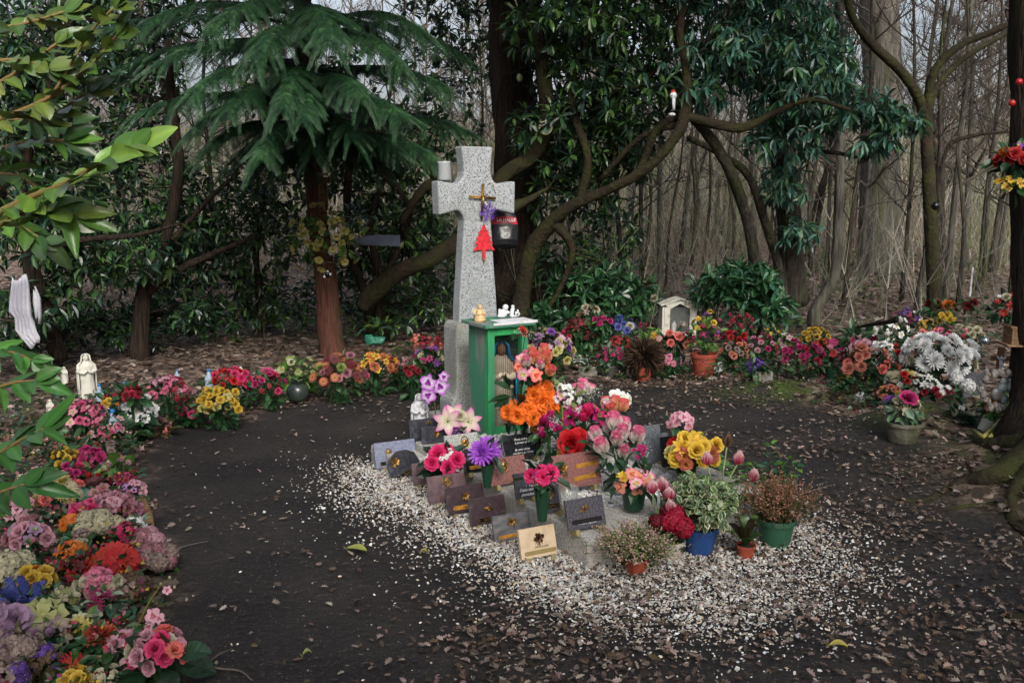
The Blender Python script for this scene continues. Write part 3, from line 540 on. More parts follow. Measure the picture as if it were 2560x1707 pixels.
spray_branch('laurel_spray', 'yellow-green laurel spray at the upper left corner under the sky gaps', [[(-80,330,2.9,8),(20,290,2.9,6),(130,240,2.9,5),(230,160,2.9,4),(290,90,2.9,3)],[(-60,240,3.1,6),(60,170,3.1,4),(140,110,3.1,3)],[(20,290,2.9,5),(120,290,3.0,4),(220,230,3.0,3)],[(-60,80,3.2,6),(60,60,3.2,4),(160,30,3.2,3)],[(-60,160,2.9,6),(40,150,2.9,4),(120,170,2.9,3)],[(130,240,2.9,4),(220,90,2.9,3),(285,20,2.85,3)]], .95, ['#536a28','#466228','#5f7032','#3d5626'], .115, .047)
spray_branch('laurel_spray', 'shaded laurel spray hanging below the bright one near the left edge', [[(-60,440,3.1,6),(40,440,3.1,5),(140,500,3.1,3)],[(-80,400,3.0,6),(40,360,3.0,4),(160,350,3.0,3)],[(-80,560,3.0,6),(30,560,3.0,4),(110,600,3.0,3)],[(-80,300,3.3,6),(60,300,3.3,4),(180,310,3.3,3)]], .9, ['#43652a','#557a30','#385a2c'], .115, .045)
spray_branch('laurel_spray', 'low laurel spray with long green leaves over the left flower bed', [[(-80,1180,2.6,7),(0,1130,2.6,5),(70,1090,2.6,4),(110,1070,2.6,3)],[(-80,1000,2.8,6),(20,960,2.8,5),(90,950,2.8,3)],[(-80,1260,2.5,5),(0,1230,2.5,4),(60,1210,2.5,3)],[(-80,900,3.0,5),(20,880,3.0,4),(80,900,3.0,3)]], .6, ['#3f7030','#2f5c2c','#4f8238','#3a6630'], .13, .04)
# leaf crowns added out of view to shade the bed, background and clearing
def shade_crown(root, ells, cols, L=.13, W=.045):
    wh = []
    for c, r, n in ells: C = inell(n, c, r); D = (C-np.array(c))/np.array(r)+rs.normal(0,.5,C.shape); wh.append(whorls(C, D, 7, L, W, cols, .3))
    o = part_leaves('crown', root, wh, M_GLOSS, SIMPLE); o.location = -Vector(root.location)
lt = empty('laurel_tree', 'unseen laurel added beyond the left edge, its crown shading the flower bed', 'laurel', (-4.3, 2.2, 0)); mb = MB(); mb.tube([(0,0,0),(.1,.1,1.2),(-.1,-.3,2.6),(.2,-.8,4.2)], [.11,.09,.07,.03], 10, wob=.1); mb.build('trunk', M_BARKD, lt, smooth=True)
shade_crown(lt, [((-4.2,2.0,2.6),(1.2,1.6,1.5),420),((-3.6,-.2,3.2),(1.5,1.3,1.3),420),((-4.6,4.2,2.6),(1.2,1.2,1.5),260),((-1.9,-2.7,3.7),(1.5,1.0,1.0),480)], DKG)  # unseen crowns placed to block the sun from the left bed and thicket
for o_, c, r, nn, cl_ in ((conifer, (-2.4,7.4,6.2), (3.2,2.6,1.9), 900, DKG), ([q for q in COL.objects if q.get('label','').startswith('laurel tree with long')][0], (3.2,8.2,6.2), (2.8,2.6,1.6), 620, BLG), ([q for q in COL.objects if q.get('label','').startswith('large rhododendron')][0], (.4,9.2,6.4), (2.8,2.2,1.7), 620, DKG)):
    shade_crown(o_, [(c, r, nn)], cl_, .26, .09)  # upper crowns out of view, added to cut sky light
C0 = []; D0 = []
for k in range(2600):
    a = random.uniform(math.pi*.93, math.pi*2.07); r = random.uniform(8.5,11.5); C0.append((r*math.cos(a)*.95, 2.5+r*math.sin(a), random.uniform(0,1)**.8*7.4)); D0.append((-math.cos(a)+random.gauss(0,.6), -math.sin(a)+random.gauss(0,.6), random.gauss(.2,.6)))
o = part_leaves('unseen_shade_wood', None, [whorls(C0, D0, 7, .5, .2, DKG, .3)], M_GLOSS, SIMPLE); tag(o, kind='stuff')  # unseen leaf wall added round the camera to block low sky light
M_GREYB = mat('grey_bark', '#46433e', .9, col2='#6a675f', scale=7, lo=.4, hi=.65, bump=1.2, bscale=18, stretch=(3,3,.5), col3='#4a5030', scale3=2, lo3=.55, hi3=.75, spec=.2)
# bare woodland: prototypes
def bare_proto(seed, H=8, r0=.09, nb=16, spread=.9):
    rnd = random.Random(seed); T = MB(); Cw = MB()
    bend = [Vector((rnd.uniform(-.25,.25), rnd.uniform(-.25,.25), 0)) for _ in range(6)]
    ax = []
    for i in range(13):
        t = i/12; k = min(4, int(t*5)); u = t*5-k; ax.append(Vector((0,0,H*t-.1))+bend[k].lerp(bend[k+1], u)*t*1.6-bend[0]*t*0)
    T.tube(ax, [r0*(1.25 if i == 0 else 1)*(1-i/12)**.8+.004 for i in range(13)], 8, wob=.15)
    def grow(p, d, L, r, lv):
        q = [p]; dd = d.copy()
        for j in range(4): dd = (dd+Vector((rnd.gauss(0,.2), rnd.gauss(0,.2), rnd.gauss(.05,.12)))).normalized(); q.append(q[-1]+dd*L/4)
        Cw.tube(q, [r, r*.85, r*.65, r*.45, r*.2], 4 if lv else 5, cap=False)
        if lv < 2:
            for j in range(5 if lv == 0 else 3):
                s = rnd.randint(1,3); nd = (dd+Vector((rnd.uniform(-1,1), rnd.uniform(-1,1), rnd.uniform(-.3,.7)))*1.0).normalized(); grow(q[s], nd, L*rnd.uniform(.35,.65), r*.5, lv+1)
    for k in range(nb):
        t = rnd.uniform(.14,1)**.9; i = min(11, int(t*12)); p = ax[i].lerp(ax[i+1], t*12-i); a = rnd.uniform(0,6.28); grow(p, Vector((math.cos(a)*spread, math.sin(a)*spread, rnd.uniform(.2,1.0))).normalized(), rnd.uniform(.7,2.1)*(1.15-t*.5), r0*.28*(1.1-t*.6), 0)
    return T, Cw
PR = []
for k, (H, r0, nb) in enumerate(((8,.09,22),(7,.05,20),(9,.14,26),(5,.03,16),(10,.10,24))):
    T, Cw = bare_proto(k+3, H, r0, nb); PR.append((T.mesh('trunk_mesh', M_GREYB if k % 2 == 0 else M_BARK, True), Cw.mesh('crown_mesh', M_TWIG if k % 2 else M_TWIG2)))
WG = 'bare trees in the wood behind the clearing'
def bare(label, x, y, k, sc=1.0, rz=None, rad=1.0, lean=(0,0)):
    e = empty('bare_tree', label, 'tree', (x, y, float(gz(x, y))-.05), rz if rz is not None else random.uniform(0,6.28), WG); e.rotation_euler.x, e.rotation_euler.y = lean
    t_, c_ = PR[k]; link('trunk', t_, e, scale=(sc*rad, sc*rad, sc)); link('crown', c_, e, scale=sc); return e
# individually placed ones, by where their feet stand in the photo
near = [('slender tree with a curved foot and pale bark rings left of the great grey trunk', 2055,800,None),]
def px_tree(label, pts, bark, n=10, crown_k=None, sc=.6):
    r = trunk_tree('bare_tree', label, pts, bark, n, .1, WG)
    return r
px_tree('slender grey tree with a curved foot, right of the laurel trunk', [(2035,815,9.6,17),(2040,770,9.6,15),(2085,690,9.6,13),(2095,560,9.6,12),(2100,420,9.6,11),(2105,200,9.7,10),(2095,0,9.7,9),(2080,-200,9.7,8)], M_GREYB)
px_tree('very wide pale trunk wrapped in twigs, the thickest at the right', [(2205,735,15,78),(2200,690,15,58),(2196,600,15,50),(2200,400,15,46),(2205,200,15,45),(2200,0,15,44),(2198,-300,15,38)], M_GREYB, 16)
px_tree('forked tree whose two curved boughs spread toward the top right corner', [(2338,790,9.8,19),(2335,700,9.8,18),(2325,520,9.8,16),(2318,380,9.8,15),(2312,290,9.8,14),(2270,200,9.7,12),(2180,110,9.6,11),(2130,40,9.5,9),(2105,-60,9.5,7)], M_MOSS, 10)
def px_limb(label_parent, pts, bark):
    mb = MB(); limb(mb, pts, 6, 7, 0, .08); off = label_parent.location; mb.v = [tuple(Vector(v)-off) for v in mb.v]; mb.build('limb', bark, label_parent, smooth=True)
ft = [o for o in COL.objects if o.get('label', '').startswith('forked tree whose')][0]
px_limb(ft, [(2312,300,9.8,12),(2335,180,9.7,10),(2400,115,9.6,9),(2480,80,9.5,8),(2570,40,9.4,6),(2680,0,9.3,5)], M_MOSS); px_limb(ft, [(2318,330,9.8,10),(2340,220,9.8,8),(2420,140,9.9,7),(2560,60,10,5)], M_MOSS)
px_limb(ft, [(2325,560,9.8,6),(2365,380,9.9,5),(2430,340,9.9,5),(2520,330,10,3)], M_BARKD)
row = [(1560,760,12,12,1),(1605,720,14,10,1),(1650,735,13.5,12,0),(1758,700,15,7,3),(1935,730,11,9,1),(2110,740,11.5,10,1),(2150,720,13,9,0),(2255,725,12,9,1),(2290,770,10.5,10,3),(2365,730,12,14,0),(2395,760,11,9,3),(2460,705,14,9,1),(2490,690,15,10,0),(2530,740,11.5,12,1),(2410,690,16,12,2),(2080,700,16,10,0),(1700,670,18,9,1),(1815,680,17,9,0),(2025,690,15,9,3),(2440,735,12.5,6,3),(1885,680,18,11,4),(700,700,14,11,0),(540,720,13,10,1),(300,740,13,10,0),(990,700,14,10,1),(420,690,17,14,2),(160,700,15,12,4)]
ORD = ['first','second','third','fourth','fifth','sixth','seventh','eighth','ninth','tenth','eleventh','twelfth','thirteenth','fourteenth','fifteenth','sixteenth','seventeenth','eighteenth','nineteenth','twentieth','twenty-first','twenty-second','twenty-third','twenty-fourth','twenty-fifth','twenty-sixth','last']
words = ['thin','mossy','slender','crooked','pale','dark','straight','knotted','ivy-flecked']
for i, (px, py, Y, r, k) in enumerate(row):
    g = P(px, py, Y); kk = k; rad = (r*Y/FX)/(.09,.05,.14,.03,.10)[kk]
    side = 'far left behind the rhododendrons' if px < 1100 else 'between the cross and the shrine' if px < 1740 else 'behind the laurel trunk' if px < 2060 else 'by the wide trunk' if px < 2320 else 'toward the right edge'
    bare('%s bare tree %s, %s from left of nearer row' % (words[i % 9], side, ORD[sorted(row).index((px, py, Y, r, k))]), g.x, Y, kk, 1.0, None, max(.4, min(1.3, rad*.6)), (random.uniform(-.05,.05), random.uniform(-.07,.07)))
words2 = ['fork-topped','mossy','slim','bent','pale','dark']
for i in range(120):
    Y = random.uniform(18, 50); x = random.uniform(-.58, .60)*Y+.4
    k = random.choice((0,1,2,4,0,1)); bare('distant bare trunk in the brown wood', x, Y, k, random.uniform(.8,1.3), None, random.uniform(.25,.62), (random.uniform(-.06,.06), random.uniform(-.06,.06)))
for i in range(34):
    Y = random.uniform(12, 20); x = random.uniform(.12, .60)*Y if i % 4 else random.uniform(-.55,.1)*Y
    bare('thin sapling pole standing in the leaf litter', x, Y, random.choice((1,3,3)), random.uniform(.8,1.2), None, random.uniform(.7,1.2), (random.uniform(-.1,.1), random.uniform(-.12,.12)))
# big tree at the right edge with exposed roots
rt_ = trunk_tree('edge_tree', 'thick dark trunk at the right edge with mossy spreading roots', [(2650,1090,4.9,150),(2625,960,5.0,92),(2612,800,5.0,72),(2600,500,5.0,62),(2590,200,5.0,56),(2585,-100,5.0,52),(2580,-500,5.0,44)], M_BARKD, 16, .14)
shade_crown(rt_, [((1.2,2.6,6.6),(3.4,2.8,.9),1000),((.2,6.2,6.2),(3.6,1.8,1.2),760),((3.9,4.2,4.6),(1.3,1.6,.9),260),((2.6,6.2,4.9),(1.6,1.6,.9),300)], MIDG+DKG)  # crown added overhead, out of view, to dim the scene from above
def root_run(pts):
    mb = MB(); q = []
    for (px, py, r, dz) in pts:
        g = GT(px, py); q.append((g.x, g.y, g.z+dz*.7, r))
    c = cat(q, 6); mb.tube([p[:3] for p in c], [max(.004, p[3]) for p in c], 8, wob=.2); mb.v = [tuple(Vector(v)-rt_.location) for v in mb.v]; mb.build('root', M_MOSS, rt_, smooth=True)
root_run([(2600,1120,.10,.02),(2540,1180,.085,.01),(2470,1200,.07,0),(2400,1205,.03,-.01),(2330,1245,.022,-.005),(2260,1250,.012,-.006),(2180,1232,.005,-.01)])
root_run([(2600,1160,.07,.0),(2545,1225,.045,-.01),(2530,1290,.03,-.012),(2580,1340,.03,-.01)])
root_run([(2520,1262,.03,-.01),(2440,1262,.016,-.006),(2340,1275,.010,-.006),(2240,1272,.006,-.01)])
root_run([(2600,1100,.09,0),(2540,1110,.07,-.01),(2470,1110,.05,-.02),(2400,1090,.03,-.02)])
root_run([(2600,1560,.05,0),(2540,1550,.035,-.01),(2510,1530,.02,-.02)])
# ================================================================ FLOWERS
PAL = {  # inner, outer (tip), centre
 'white': ('#f0f0e8','#eef0f2','#c9c878'), 'cream': ('#cfc9a0','#c9c5ac','#b8a45c'), 'yellow': ('#d8a02a','#e6c64a','#b9701a'), 'paleyellow': ('#c5b13c','#d6cf8a','#a88b2a'),
 'orange': ('#e8701c','#f08a2a','#c84a12'), 'flame': ('#f4a83a','#ee6c26','#e0481c'), 'coral': ('#f2b489','#ee6a70','#e4564a'), 'peach': ('#e9b08c','#ec8f7e','#d9795e'),
 'pink': ('#e2819f','#d9588a','#c8b05a'), 'palepink': ('#dfc0c8','#d99ab0','#c06a80'), 'dusty': ('#b98a92','#a9707c','#8a6a50'), 'faded': ('#b0a098','#96807c','#8a7a5c'), 'hot': ('#d82a66','#e83a7e','#8f1d48'),
 'magenta': ('#a61e5c','#c22a78','#7d1546'), 'crimson': ('#8e1630','#b01c3e','#5d0d20'), 'red': ('#b3121f','#c91f2a','#7d0d16'), 'dkred': ('#5c1020','#741a28','#3a0a14'), 'brick': ('#a0301f','#c2402a','#8a7a3a'),
 'purple': ('#7a3a9c','#9a55c2','#c9a83a'), 'violet': ('#4a2a8c','#5f3aa2','#b9a83a'), 'mauve': ('#9d7a9f','#b193b4','#86a06a'), 'blue': ('#3a4aa0','#5a6ac2','#c9c9d8'),
 'whitepink': ('#ece6de','#ea6a9c','#d8c070'), 'whitemag': ('#e8e2e4','#c43a9c','#b56ad0'), 'lily': ('#e6e2c6','#c85aa8','#b4bc62'), 'pinkwhite': ('#e27aa2','#eadfe0','#d8c070'), 'tulip': ('#c01e56','#e8c8cc','#8e163e'),
 'orchid': ('#e9e2ee','#b04ac2','#8c2a9c'), 'redyel': ('#d9a02c','#c23a2a','#a8321c'), 'peachyel': ('#d0a04a','#c96a5a','#8f5a2a'), 'green': ('#6f8f4a','#94a860','#5c7a3a'), 'lightgreen': ('#8f9a5a','#b0b47a','#7a8a4a'), 'aqua': ('#5aa08a','#6fb09c','#4a8a74'),
 'bright_purple': ('#a83ad0','#c070e6','#d8a040'), 'whitered': ('#e2dcd2','#c9404a','#c0a03a'), 'brownish': ('#5c463a','#6f5a48','#4a382c')}
def lerp(a, b, t): return tuple(a[i]+(b[i]-a[i])*t for i in range(3))
SH = {'round': lambda t: math.sin(math.pi*min(1, t*.82+.14))**.6 if t < 1 else .45, 'point': lambda t: (math.sin(math.pi*min(.999, t*.86+.12))**.9)*(1 if t < 1 else 0)+(.02 if t >= 1 else 0), 'strap': lambda t: .75 if t < .9 else .45, 'fan': lambda t: .25+.75*t if t < .95 else .85}
def petal(mb, L, W, a0, curl, yaw, cup, cin, cout, shape='round', r0=.02, z0=0, nu=4, p=1.3, rf=0, jit=.07):
    r, z, vs, cs = r0, z0, [], []; j = random.uniform(1-jit*1.6, 1+jit); cy, sy = math.cos(yaw), math.sin(yaw)
    for i in range(nu+1):
        t = i/nu; a = a0+curl*t; w = W*SH[shape](t)
        if i: r += L/nu*math.cos(a); z += L/nu*math.sin(a)
        for s in (-1, 0, 1):
            h = cup*w*abs(s)*1.0; rr = r-h*math.sin(a)*1; zz = z+h*math.cos(a)+(rf*W*random.uniform(-1,1) if t > .6 else 0); y = s*w
            vs.append((rr*cy-y*sy, rr*sy+y*cy, zz)); cs.append(tuple(q*j for q in lerp(cin, cout, min(1, (t+.2*abs(s))**p))))
    fs = [(i*3+k, i*3+k+1, i*3+k+4, i*3+k+3) for i in range(nu) for k in (0, 1)]
    mb.add(vs, fs, cs)
FM = {}; FADE = [0]
def flower_mesh(typ, pal):
    key = (typ, pal, random.randint(0, 2), FADE[0])
    if key in FM: return FM[key]
    a, b, c = [lin(x) for x in PAL[pal]]
    if FADE[0]: fd = random.uniform(.05,.24)*(.15 if pal == 'white' else 1); a, b, c = [lerp(tuple(q*(.95 if pal == 'white' else .86) for q in x), (.13,.10,.075), fd) for x in (a, b, c)]
    mb = MB(); U = random.uniform; T = 2*math.pi
    if typ == 'rose':
        for n_, L, W, a0, cu, z0, r0 in ((3,.55,.30,1.55,.25,.12,.04),(4,.68,.42,1.35,.1,.06,.08),(5,.8,.5,1.05,-.25,.02,.1),(6,.9,.55,.7,-.6,0,.12)):
            o = U(0, T)
            for k in range(n_): petal(mb, L, W, a0+U(-.1,.1), cu, o+T*k/n_, .35, a, b, 'round', r0, z0, 4, 1.2, .05)
    elif typ == 'bud':
        for n_, L, W, a0, cu in ((3,1.0,.36,1.5,.2),(4,1.05,.5,1.25,.45),(4,1.05,.5,1.05,.35)):
            o = U(0, T)
            for k in range(n_): petal(mb, L, W, a0, cu, o+T*k/n_, .4, a, b, 'round', .06, 0, 6, 6.0)
        for k in range(5): petal(mb, .45, .1, .5, .6, T*k/5, .1, lin('#3c5c2c'), lin('#4c6c34'), 'point', .03, -.05, 3)
    elif typ == 'tulip':
        for n_, L, W, a0, cu in ((3,1.35,.5,1.1,.75),(3,1.4,.52,.95,.85)):
            o = U(0, T)
            for k in range(n_): petal(mb, L, W, a0, cu, o+T*k/n_, .45, a, b, 'point', .05, 0, 6, 2.2)
    elif typ == 'lily':
        for k in range(6): petal(mb, 1.15, .30 if k % 2 else .24, 1.05+U(-.08,.08), -1.25, T*k/6, .25, a, b, 'point', .04, 0, 6, 2.4, .03)
        for k in range(5): q = Vector((math.cos(T*k/5)*.2, math.sin(T*k/5)*.2, .6)); mb.tube([(0,0,0), q*.6, q], [.015,.012,.035], 4, col=lin('#b4bc62'), cap=True)
    elif typ == 'orchid':
        for k in range(5): petal(mb, .85, (.46 if k in (1,4) else .30), .35+U(-.1,.1), -.45, T*k/5+.3, .12, a, b, 'round', .05, 0, 4, 1.5, .05)
        for k in range(3): petal(mb, .4, .18, .9, -.6, T*k/3, .4, c, c, 'round', .02, .05, 3)
    elif typ == 'daisy':
        for n_, a0 in ((15,.1),(13,.35)):
            o = U(0, T)
            for k in range(n_): petal(mb, .95+U(-.08,.05), .11, a0+U(-.1,.1), -.25, o+T*k/n_, .2, a, b, 'strap', .1, 0, 3, 1, .02)
        mb.ball((0,0,.06), .2, 6, 0, c, (1,1,.55))
    elif typ == 'mum':
        for n_, L, a0 in ((15,1,-.15),(17,1,.1),(17,.92,.35),(15,.78,.65),(12,.6,1.0),(7,.42,1.3)):
            o = U(0, T)
            for k in range(n_): petal(mb, L*U(.88,1.08), .135, a0+U(-.1,.1), .35, o+T*k/n_, .5, a, b, 'strap', .05, 0, 3, 1, .0, .12)
    elif typ == 'carnation':
        for n_, L, W, a0 in ((9,1,.36,.05),(9,.95,.36,.4),(8,.85,.34,.75),(6,.7,.3,1.1),(4,.5,.25,1.4)):
            o = U(0, T)
            for k in range(n_): petal(mb, L*U(.9,1.08), W, a0+U(-.12,.12), U(-.5,.2), o+T*k/n_, U(-.1,.4), a, b, 'fan', .05, 0, 3, 2.0, .22, .15)
    elif typ == 'gerbera':
        for n_, a0, L in ((20,.0,1),(18,.22,.85)):
            o = U(0, T)
            for k in range(n_): petal(mb, L, .12, a0, -.15, o+T*k/n_, .15, a, b, 'strap', .15, 0, 3, 1)
        mb.ball((0,0,.08), .26, 6, 0, c, (1,1,.4))
    elif typ == 'hydrangea':
        for k in range(46):
            t = (k+.5)/46; z = 1-1.35*t; rr = math.sqrt(max(0, 1-z*z)); ph = k*2.4; d = Vector((rr*math.cos(ph), rr*math.sin(ph), z)); q = d.to_track_quat('Z','Y').to_matrix(); tb = MB(); o = U(0, T)
            for j in range(4): petal(tb, .26, .14, .25+U(-.2,.2), -.3, o+T*j/4, .1, a, b, 'round', .01, 0, 3, 1, .15, .22)
            mb.add([q @ Vector(v)+d*U(.8,.98) for v in tb.v], tb.f, tb.c)
        mb.ball((0,0,0), .72, 8, 0, tuple(x*.5 for x in a))
    elif typ == 'hyacinth':
        for k in range(40):
            t = k/40; ph = k*2.4; d = Vector((math.cos(ph), math.sin(ph), .35)).normalized(); q = d.to_track_quat('Z','Y').to_matrix(); tb = MB()
            for j in range(5): petal(tb, .26, .07, .7, -1.1, T*j/5, .1, a, b, 'point', .02, 0, 3, 1)
            mb.add([q @ Vector(v)+d*.28*(1-t*.5)+Vector((0,0,t*1.6-.8)) for v in tb.v], tb.f, tb.c)
    elif typ == 'small':      # head of little five-petalled blossoms
        for k in range(9):
            d = Vector((U(-1,1), U(-1,1), U(.1,.9))); q = (d+Vector((0,0,.6))).to_track_quat('Z','Y').to_matrix(); tb = MB(); o = U(0, T)
            for j in range(5): petal(tb, .36, .17, .3, -.35, o+T*j/5, .12, a, b, 'round', .02, 0, 3, 1)
            tb.ball((0,0,.04), .06, 4, 0, c); mb.add([q @ Vector(v)+d*.75 for v in tb.v], tb.f, tb.c); mb.tube([(0,0,-.3), d*.72], .02, 3, col=lin('#3c5c2c'), cap=False)
    elif typ == 'breath':
        for k in range(26):
            d = Vector((U(-1,1), U(-1,1), U(.2,1.3))); mb.ball(d, U(.05,.08), 4, 0, b); 
            if k % 2: mb.tube([(0,0,-.3), d*.5+Vector((0,0,.1)), d], .012, 3, col=lin('#7a8a5a'), cap=False)
    elif typ == 'pansy':
        for k in range(5): petal(mb, .9, .5, .6, -.6, T*k/5, .2, a, b, 'fan', .05, 0, 4, 1, .12)
        mb.ball((0,0,.1), .13, 5, 0, c)
    FM[key] = mb.mesh(typ, M_PETAL, True); return FM[key]
FLN = {'rose':'rose','bud':'rose_bud','tulip':'tulip','lily':'lily','orchid':'orchid','daisy':'daisy','mum':'chrysanthemum','carnation':'carnation','gerbera':'gerbera','hydrangea':'hydrangea','hyacinth':'hyacinth','small':'blossom_cluster','breath':'filler_blossom','pansy':'pansy'}
def put_flower(par, typ, pal, pos, d, size, name=None):
    if typ in ('bud','tulip'): d = Vector((d[0]*.45, d[1]*.45, abs(d[2])+.8))
    q2 = (Vector(d).normalized().to_track_quat('Z', 'Y') @ Matrix.Rotation(random.uniform(0, 6.28), 3, 'Z').to_quaternion()).to_euler()
    return link(name or FLN[typ], flower_mesh(typ, pal), par, pos, q2, size)
POTS = {}
def pot_mesh(par, r, h, m, taper=.76, c=(0,0,0), rim=True, soil=True, n=28, name='pot', rot=(0,0,0)):
    mb = MB(); r1 = r*taper; pr = [(r1*.97,0),(r1,.004),(r*.97,h*.82)]
    pr += [(r*1.06,h*.83),(r*1.07,h*.985),(r*1.03,h),(r*.95,h*.99),(r*.9,h*.86)] if rim else [(r,h),(r*.94,h),(r*.9,h*.85)]
    mb.lathe(pr, n); o = mb.build(name, m, par, smooth=True, loc=c, rot=rot); e = o.modifiers.new('e','EDGE_SPLIT'); e.split_angle = R_(35)
    if soil: s = MB(); s.lathe([(r*.9,h*.86),(r*.5,h*.9),(.001,h*.92)], 14); so = s.build('soil', M_SOIL, o, smooth=True)
    return o
LP = {'g': ['#2f5530','#27472b','#3c6336','#33583a'], 'd': ['#1f3c28','#274a30','#1a3222','#2c4f33'], 'l': ['#4f7a35','#628a3f','#3f6a33','#76904a'], 'b': ['#5c5238','#4a4a30','#6d5a40','#3c4a2c'], 'e': ['#4a6a4c','#5c7a5a','#3a5a44','#8aa08a']}
def bouquet(name, label, cx, cy, rpx, specs, hz=.13, size=.032, leaf='g', nl=52, lw=.48, ll=.085, pot=None, group=None, cat_='flowers', zb=0, ry=.8, el=-.15, at=None, tilt=(0,0), stem=True, spr=(.72,1.0), face=.35):
    "dome of blossoms whose middle is hz above the surface it stands on (zb = height of that surface above the soil)"
    c = at if at is not None else GT(cx, cy, hz+zb); R = rpx*c.y/FX; base = Vector((c.x, c.y+.0, float(gz(c.x, c.y))+zb)); root = empty(name, label, cat_, base, 0, group)
    lc = Vector((tilt[0], tilt[1], c.z-base.z)); ntot = sum(s[2] for s in specs); k = 0; lst = [s for s in specs for _ in range(s[2])]; random.shuffle(lst); off = random.random()*6; heads = []
    for i, s in enumerate(lst):
        t = (i+.5)/ntot; z = 1-(1-el)*t; rr = math.sqrt(max(0, 1-z*z)); ph = i*2.39996+off; d = Vector((rr*math.cos(ph), rr*math.sin(ph)-(.45*face if face > .5 else .1), z))+Vector((random.gauss(0,.10), random.gauss(0,.10), random.gauss(0,.08)))
        sz = 1.12*size*(s[3] if len(s) > 3 else 1)*random.uniform(.85,1.15); f = random.uniform(*spr); p = lc+Vector((d.x*R*f, d.y*R*f*.85, d.z*R*ry*f)); p.z = max(p.z, .01)
        put_flower(root, s[0], s[1], p, d+Vector((random.gauss(0,.25), random.gauss(0,.25)-face, random.gauss(0,.2)+.25)), sz); heads.append(p)
    mb = MB()
    if stem:
        for p in heads[:40]: mb.tube([Vector((tilt[0]*.1,tilt[1]*.1,.0))+Vector((random.gauss(0,R*.12), random.gauss(0,R*.12), 0)), lc*.55+p*.2, p-Vector((0,0,.004))], .0022, 4, cap=False, col=lin(random.choice(LP['g'])))
    P_ = unit(rs.normal(0,1,(nl,3))); P_[:, 2] = P_[:, 2]*.8-.1; rad_ = rs.uniform(.35,.98,(nl,1)); O = np.array(lc)+P_*rad_*np.array([R, R*.85, R*ry]); O[:, 2] = np.maximum(O[:, 2], .008)
    if stem and not pot:
        kk = np.arange(nl) % 5 < 2; tt = rs.uniform(.05,.7,(nl,1)); O = np.where(kk[:, None], np.array(lc)*tt*A([1,1,1])+P_*A([1,.8,.15])*R*(.35+.55*tt), O); O[:, 2] = np.maximum(O[:, 2], .01)
    D, Yv, Z = frames(P_+A([0,-.1,.15])+rs.normal(0,.35,(nl,3)), jit=.5); l = ll*rs.uniform(.6,1.2,(nl,1)); tv, tf = HD if ll > .1 else FINE; cc_ = cvar(LP[leaf] if isinstance(leaf, str) else leaf, nl, .25)
    for i in range(nl):
        mb.add([O[i]+v[0]*D[i]*l[i]+v[1]*Yv[i]*l[i]*lw+v[2]*Z[i]*l[i] for v in tv], tf, tuple(cc_[i]))
    mb.build('foliage', M_LEAF, root)
    if pot: pot_mesh(root, *pot)
    return root
# ================================================================ GRAVE, CROSS, CASE
KZ = .14
g = empty('grave_kerb', 'long concrete grave kerb filled with white gravel in front of the granite cross', 'grave kerb', GR(0,0), TH)
# local axes of g: x = RT, -y = FW
def slab(name, f0, f1, r0, r1, z0, z1, m, par=g, bev=.012):
    mb = MB(); mb.box(((r0+r1)/2, -(f0+f1)/2, (z0+z1)/2), (r1-r0, f1-f0, z1-z0)); return mb.build(name, m, par, bevel=bev)
slab('kerb', .6, 2.30, -.74, -.45, -.05, KZ, M_CONC); slab('kerb', .6, 2.30, .16, .38, -.05, KZ, M_CONC); slab('kerb', 2.02, 2.296, -.449, .159, -.05, KZ-.003, M_CONC)
slab('kerb', 1.28, 1.44, -.449, .159, -.05, KZ-.002, M_CONC); slab('base_slab', .40, .597, -.93, .38, -.05, KZ-.04, M_CONC); slab('base_slab', -.16, .398, -.30, .30, -.05, KZ-.042, M_CONC)
slab('base_slab', .599, .80, -.93, -.742, -.05, KZ-.04, M_CONC)
n = 9000; f = rs.uniform(.6,2.02,n); r = rs.uniform(-.45,.16,n); k = (f < 1.27)|(f > 1.45); f, r = f[k], r[k]
stones('gravel_fill', CR.x+FW.x*f+RT.x*r, CR.y+FW.y*f+RT.y*r, .10+rs.uniform(0,.018,len(f)), .010, .017, ['#d8d8d6','#c9c9c6','#e0e2e4','#b9b6ae'])
mb = MB(); mb.box((-.145, -1.3, .05), (.60, 1.4, .1)); mb.build('gravel_bed', M_SOIL, g)
# cross
cx = empty('granite_cross', 'tall speckled grey granite cross with flared arms on a stepped granite plinth', 'cross', GR(0,-.012,.1), TH)
half = [(.145,.60),(.138,.75),(.122,.95),(.104,1.20),(.098,1.27),(.104,1.295),(.128,1.326),(.15,1.335),(.278,1.305),(.284,1.52),(.15,1.50),(.125,1.515),(.105,1.545),(.098,1.58),(.105,1.66),(.115,1.735)]
poly = half+[(-x, z) for x, z in half[::-1]]
mb = MB(); mb.prism(poly, .10, -.05); mb.build('cross', M_GRAN, cx, bevel=.012)
half = [(.185,-.02),(.185,.03),(.225,.032),(.225,.10),(.215,.14),(.192,.20),(.188,.28),(.188,.57),(.18,.60),(.16,.618)]
half = [(.225,-.02),(.225,.085),(.218,.115),(.198,.15),(.190,.20),(.188,.28),(.188,.575),(.180,.603),(.158,.618)]
poly = half+[(-x, z) for x, z in half[::-1]]; mb = MB(); mb.prism(poly, .19, -.095); mb.build('plinth', M_GRAN2, cx, bevel=.014)
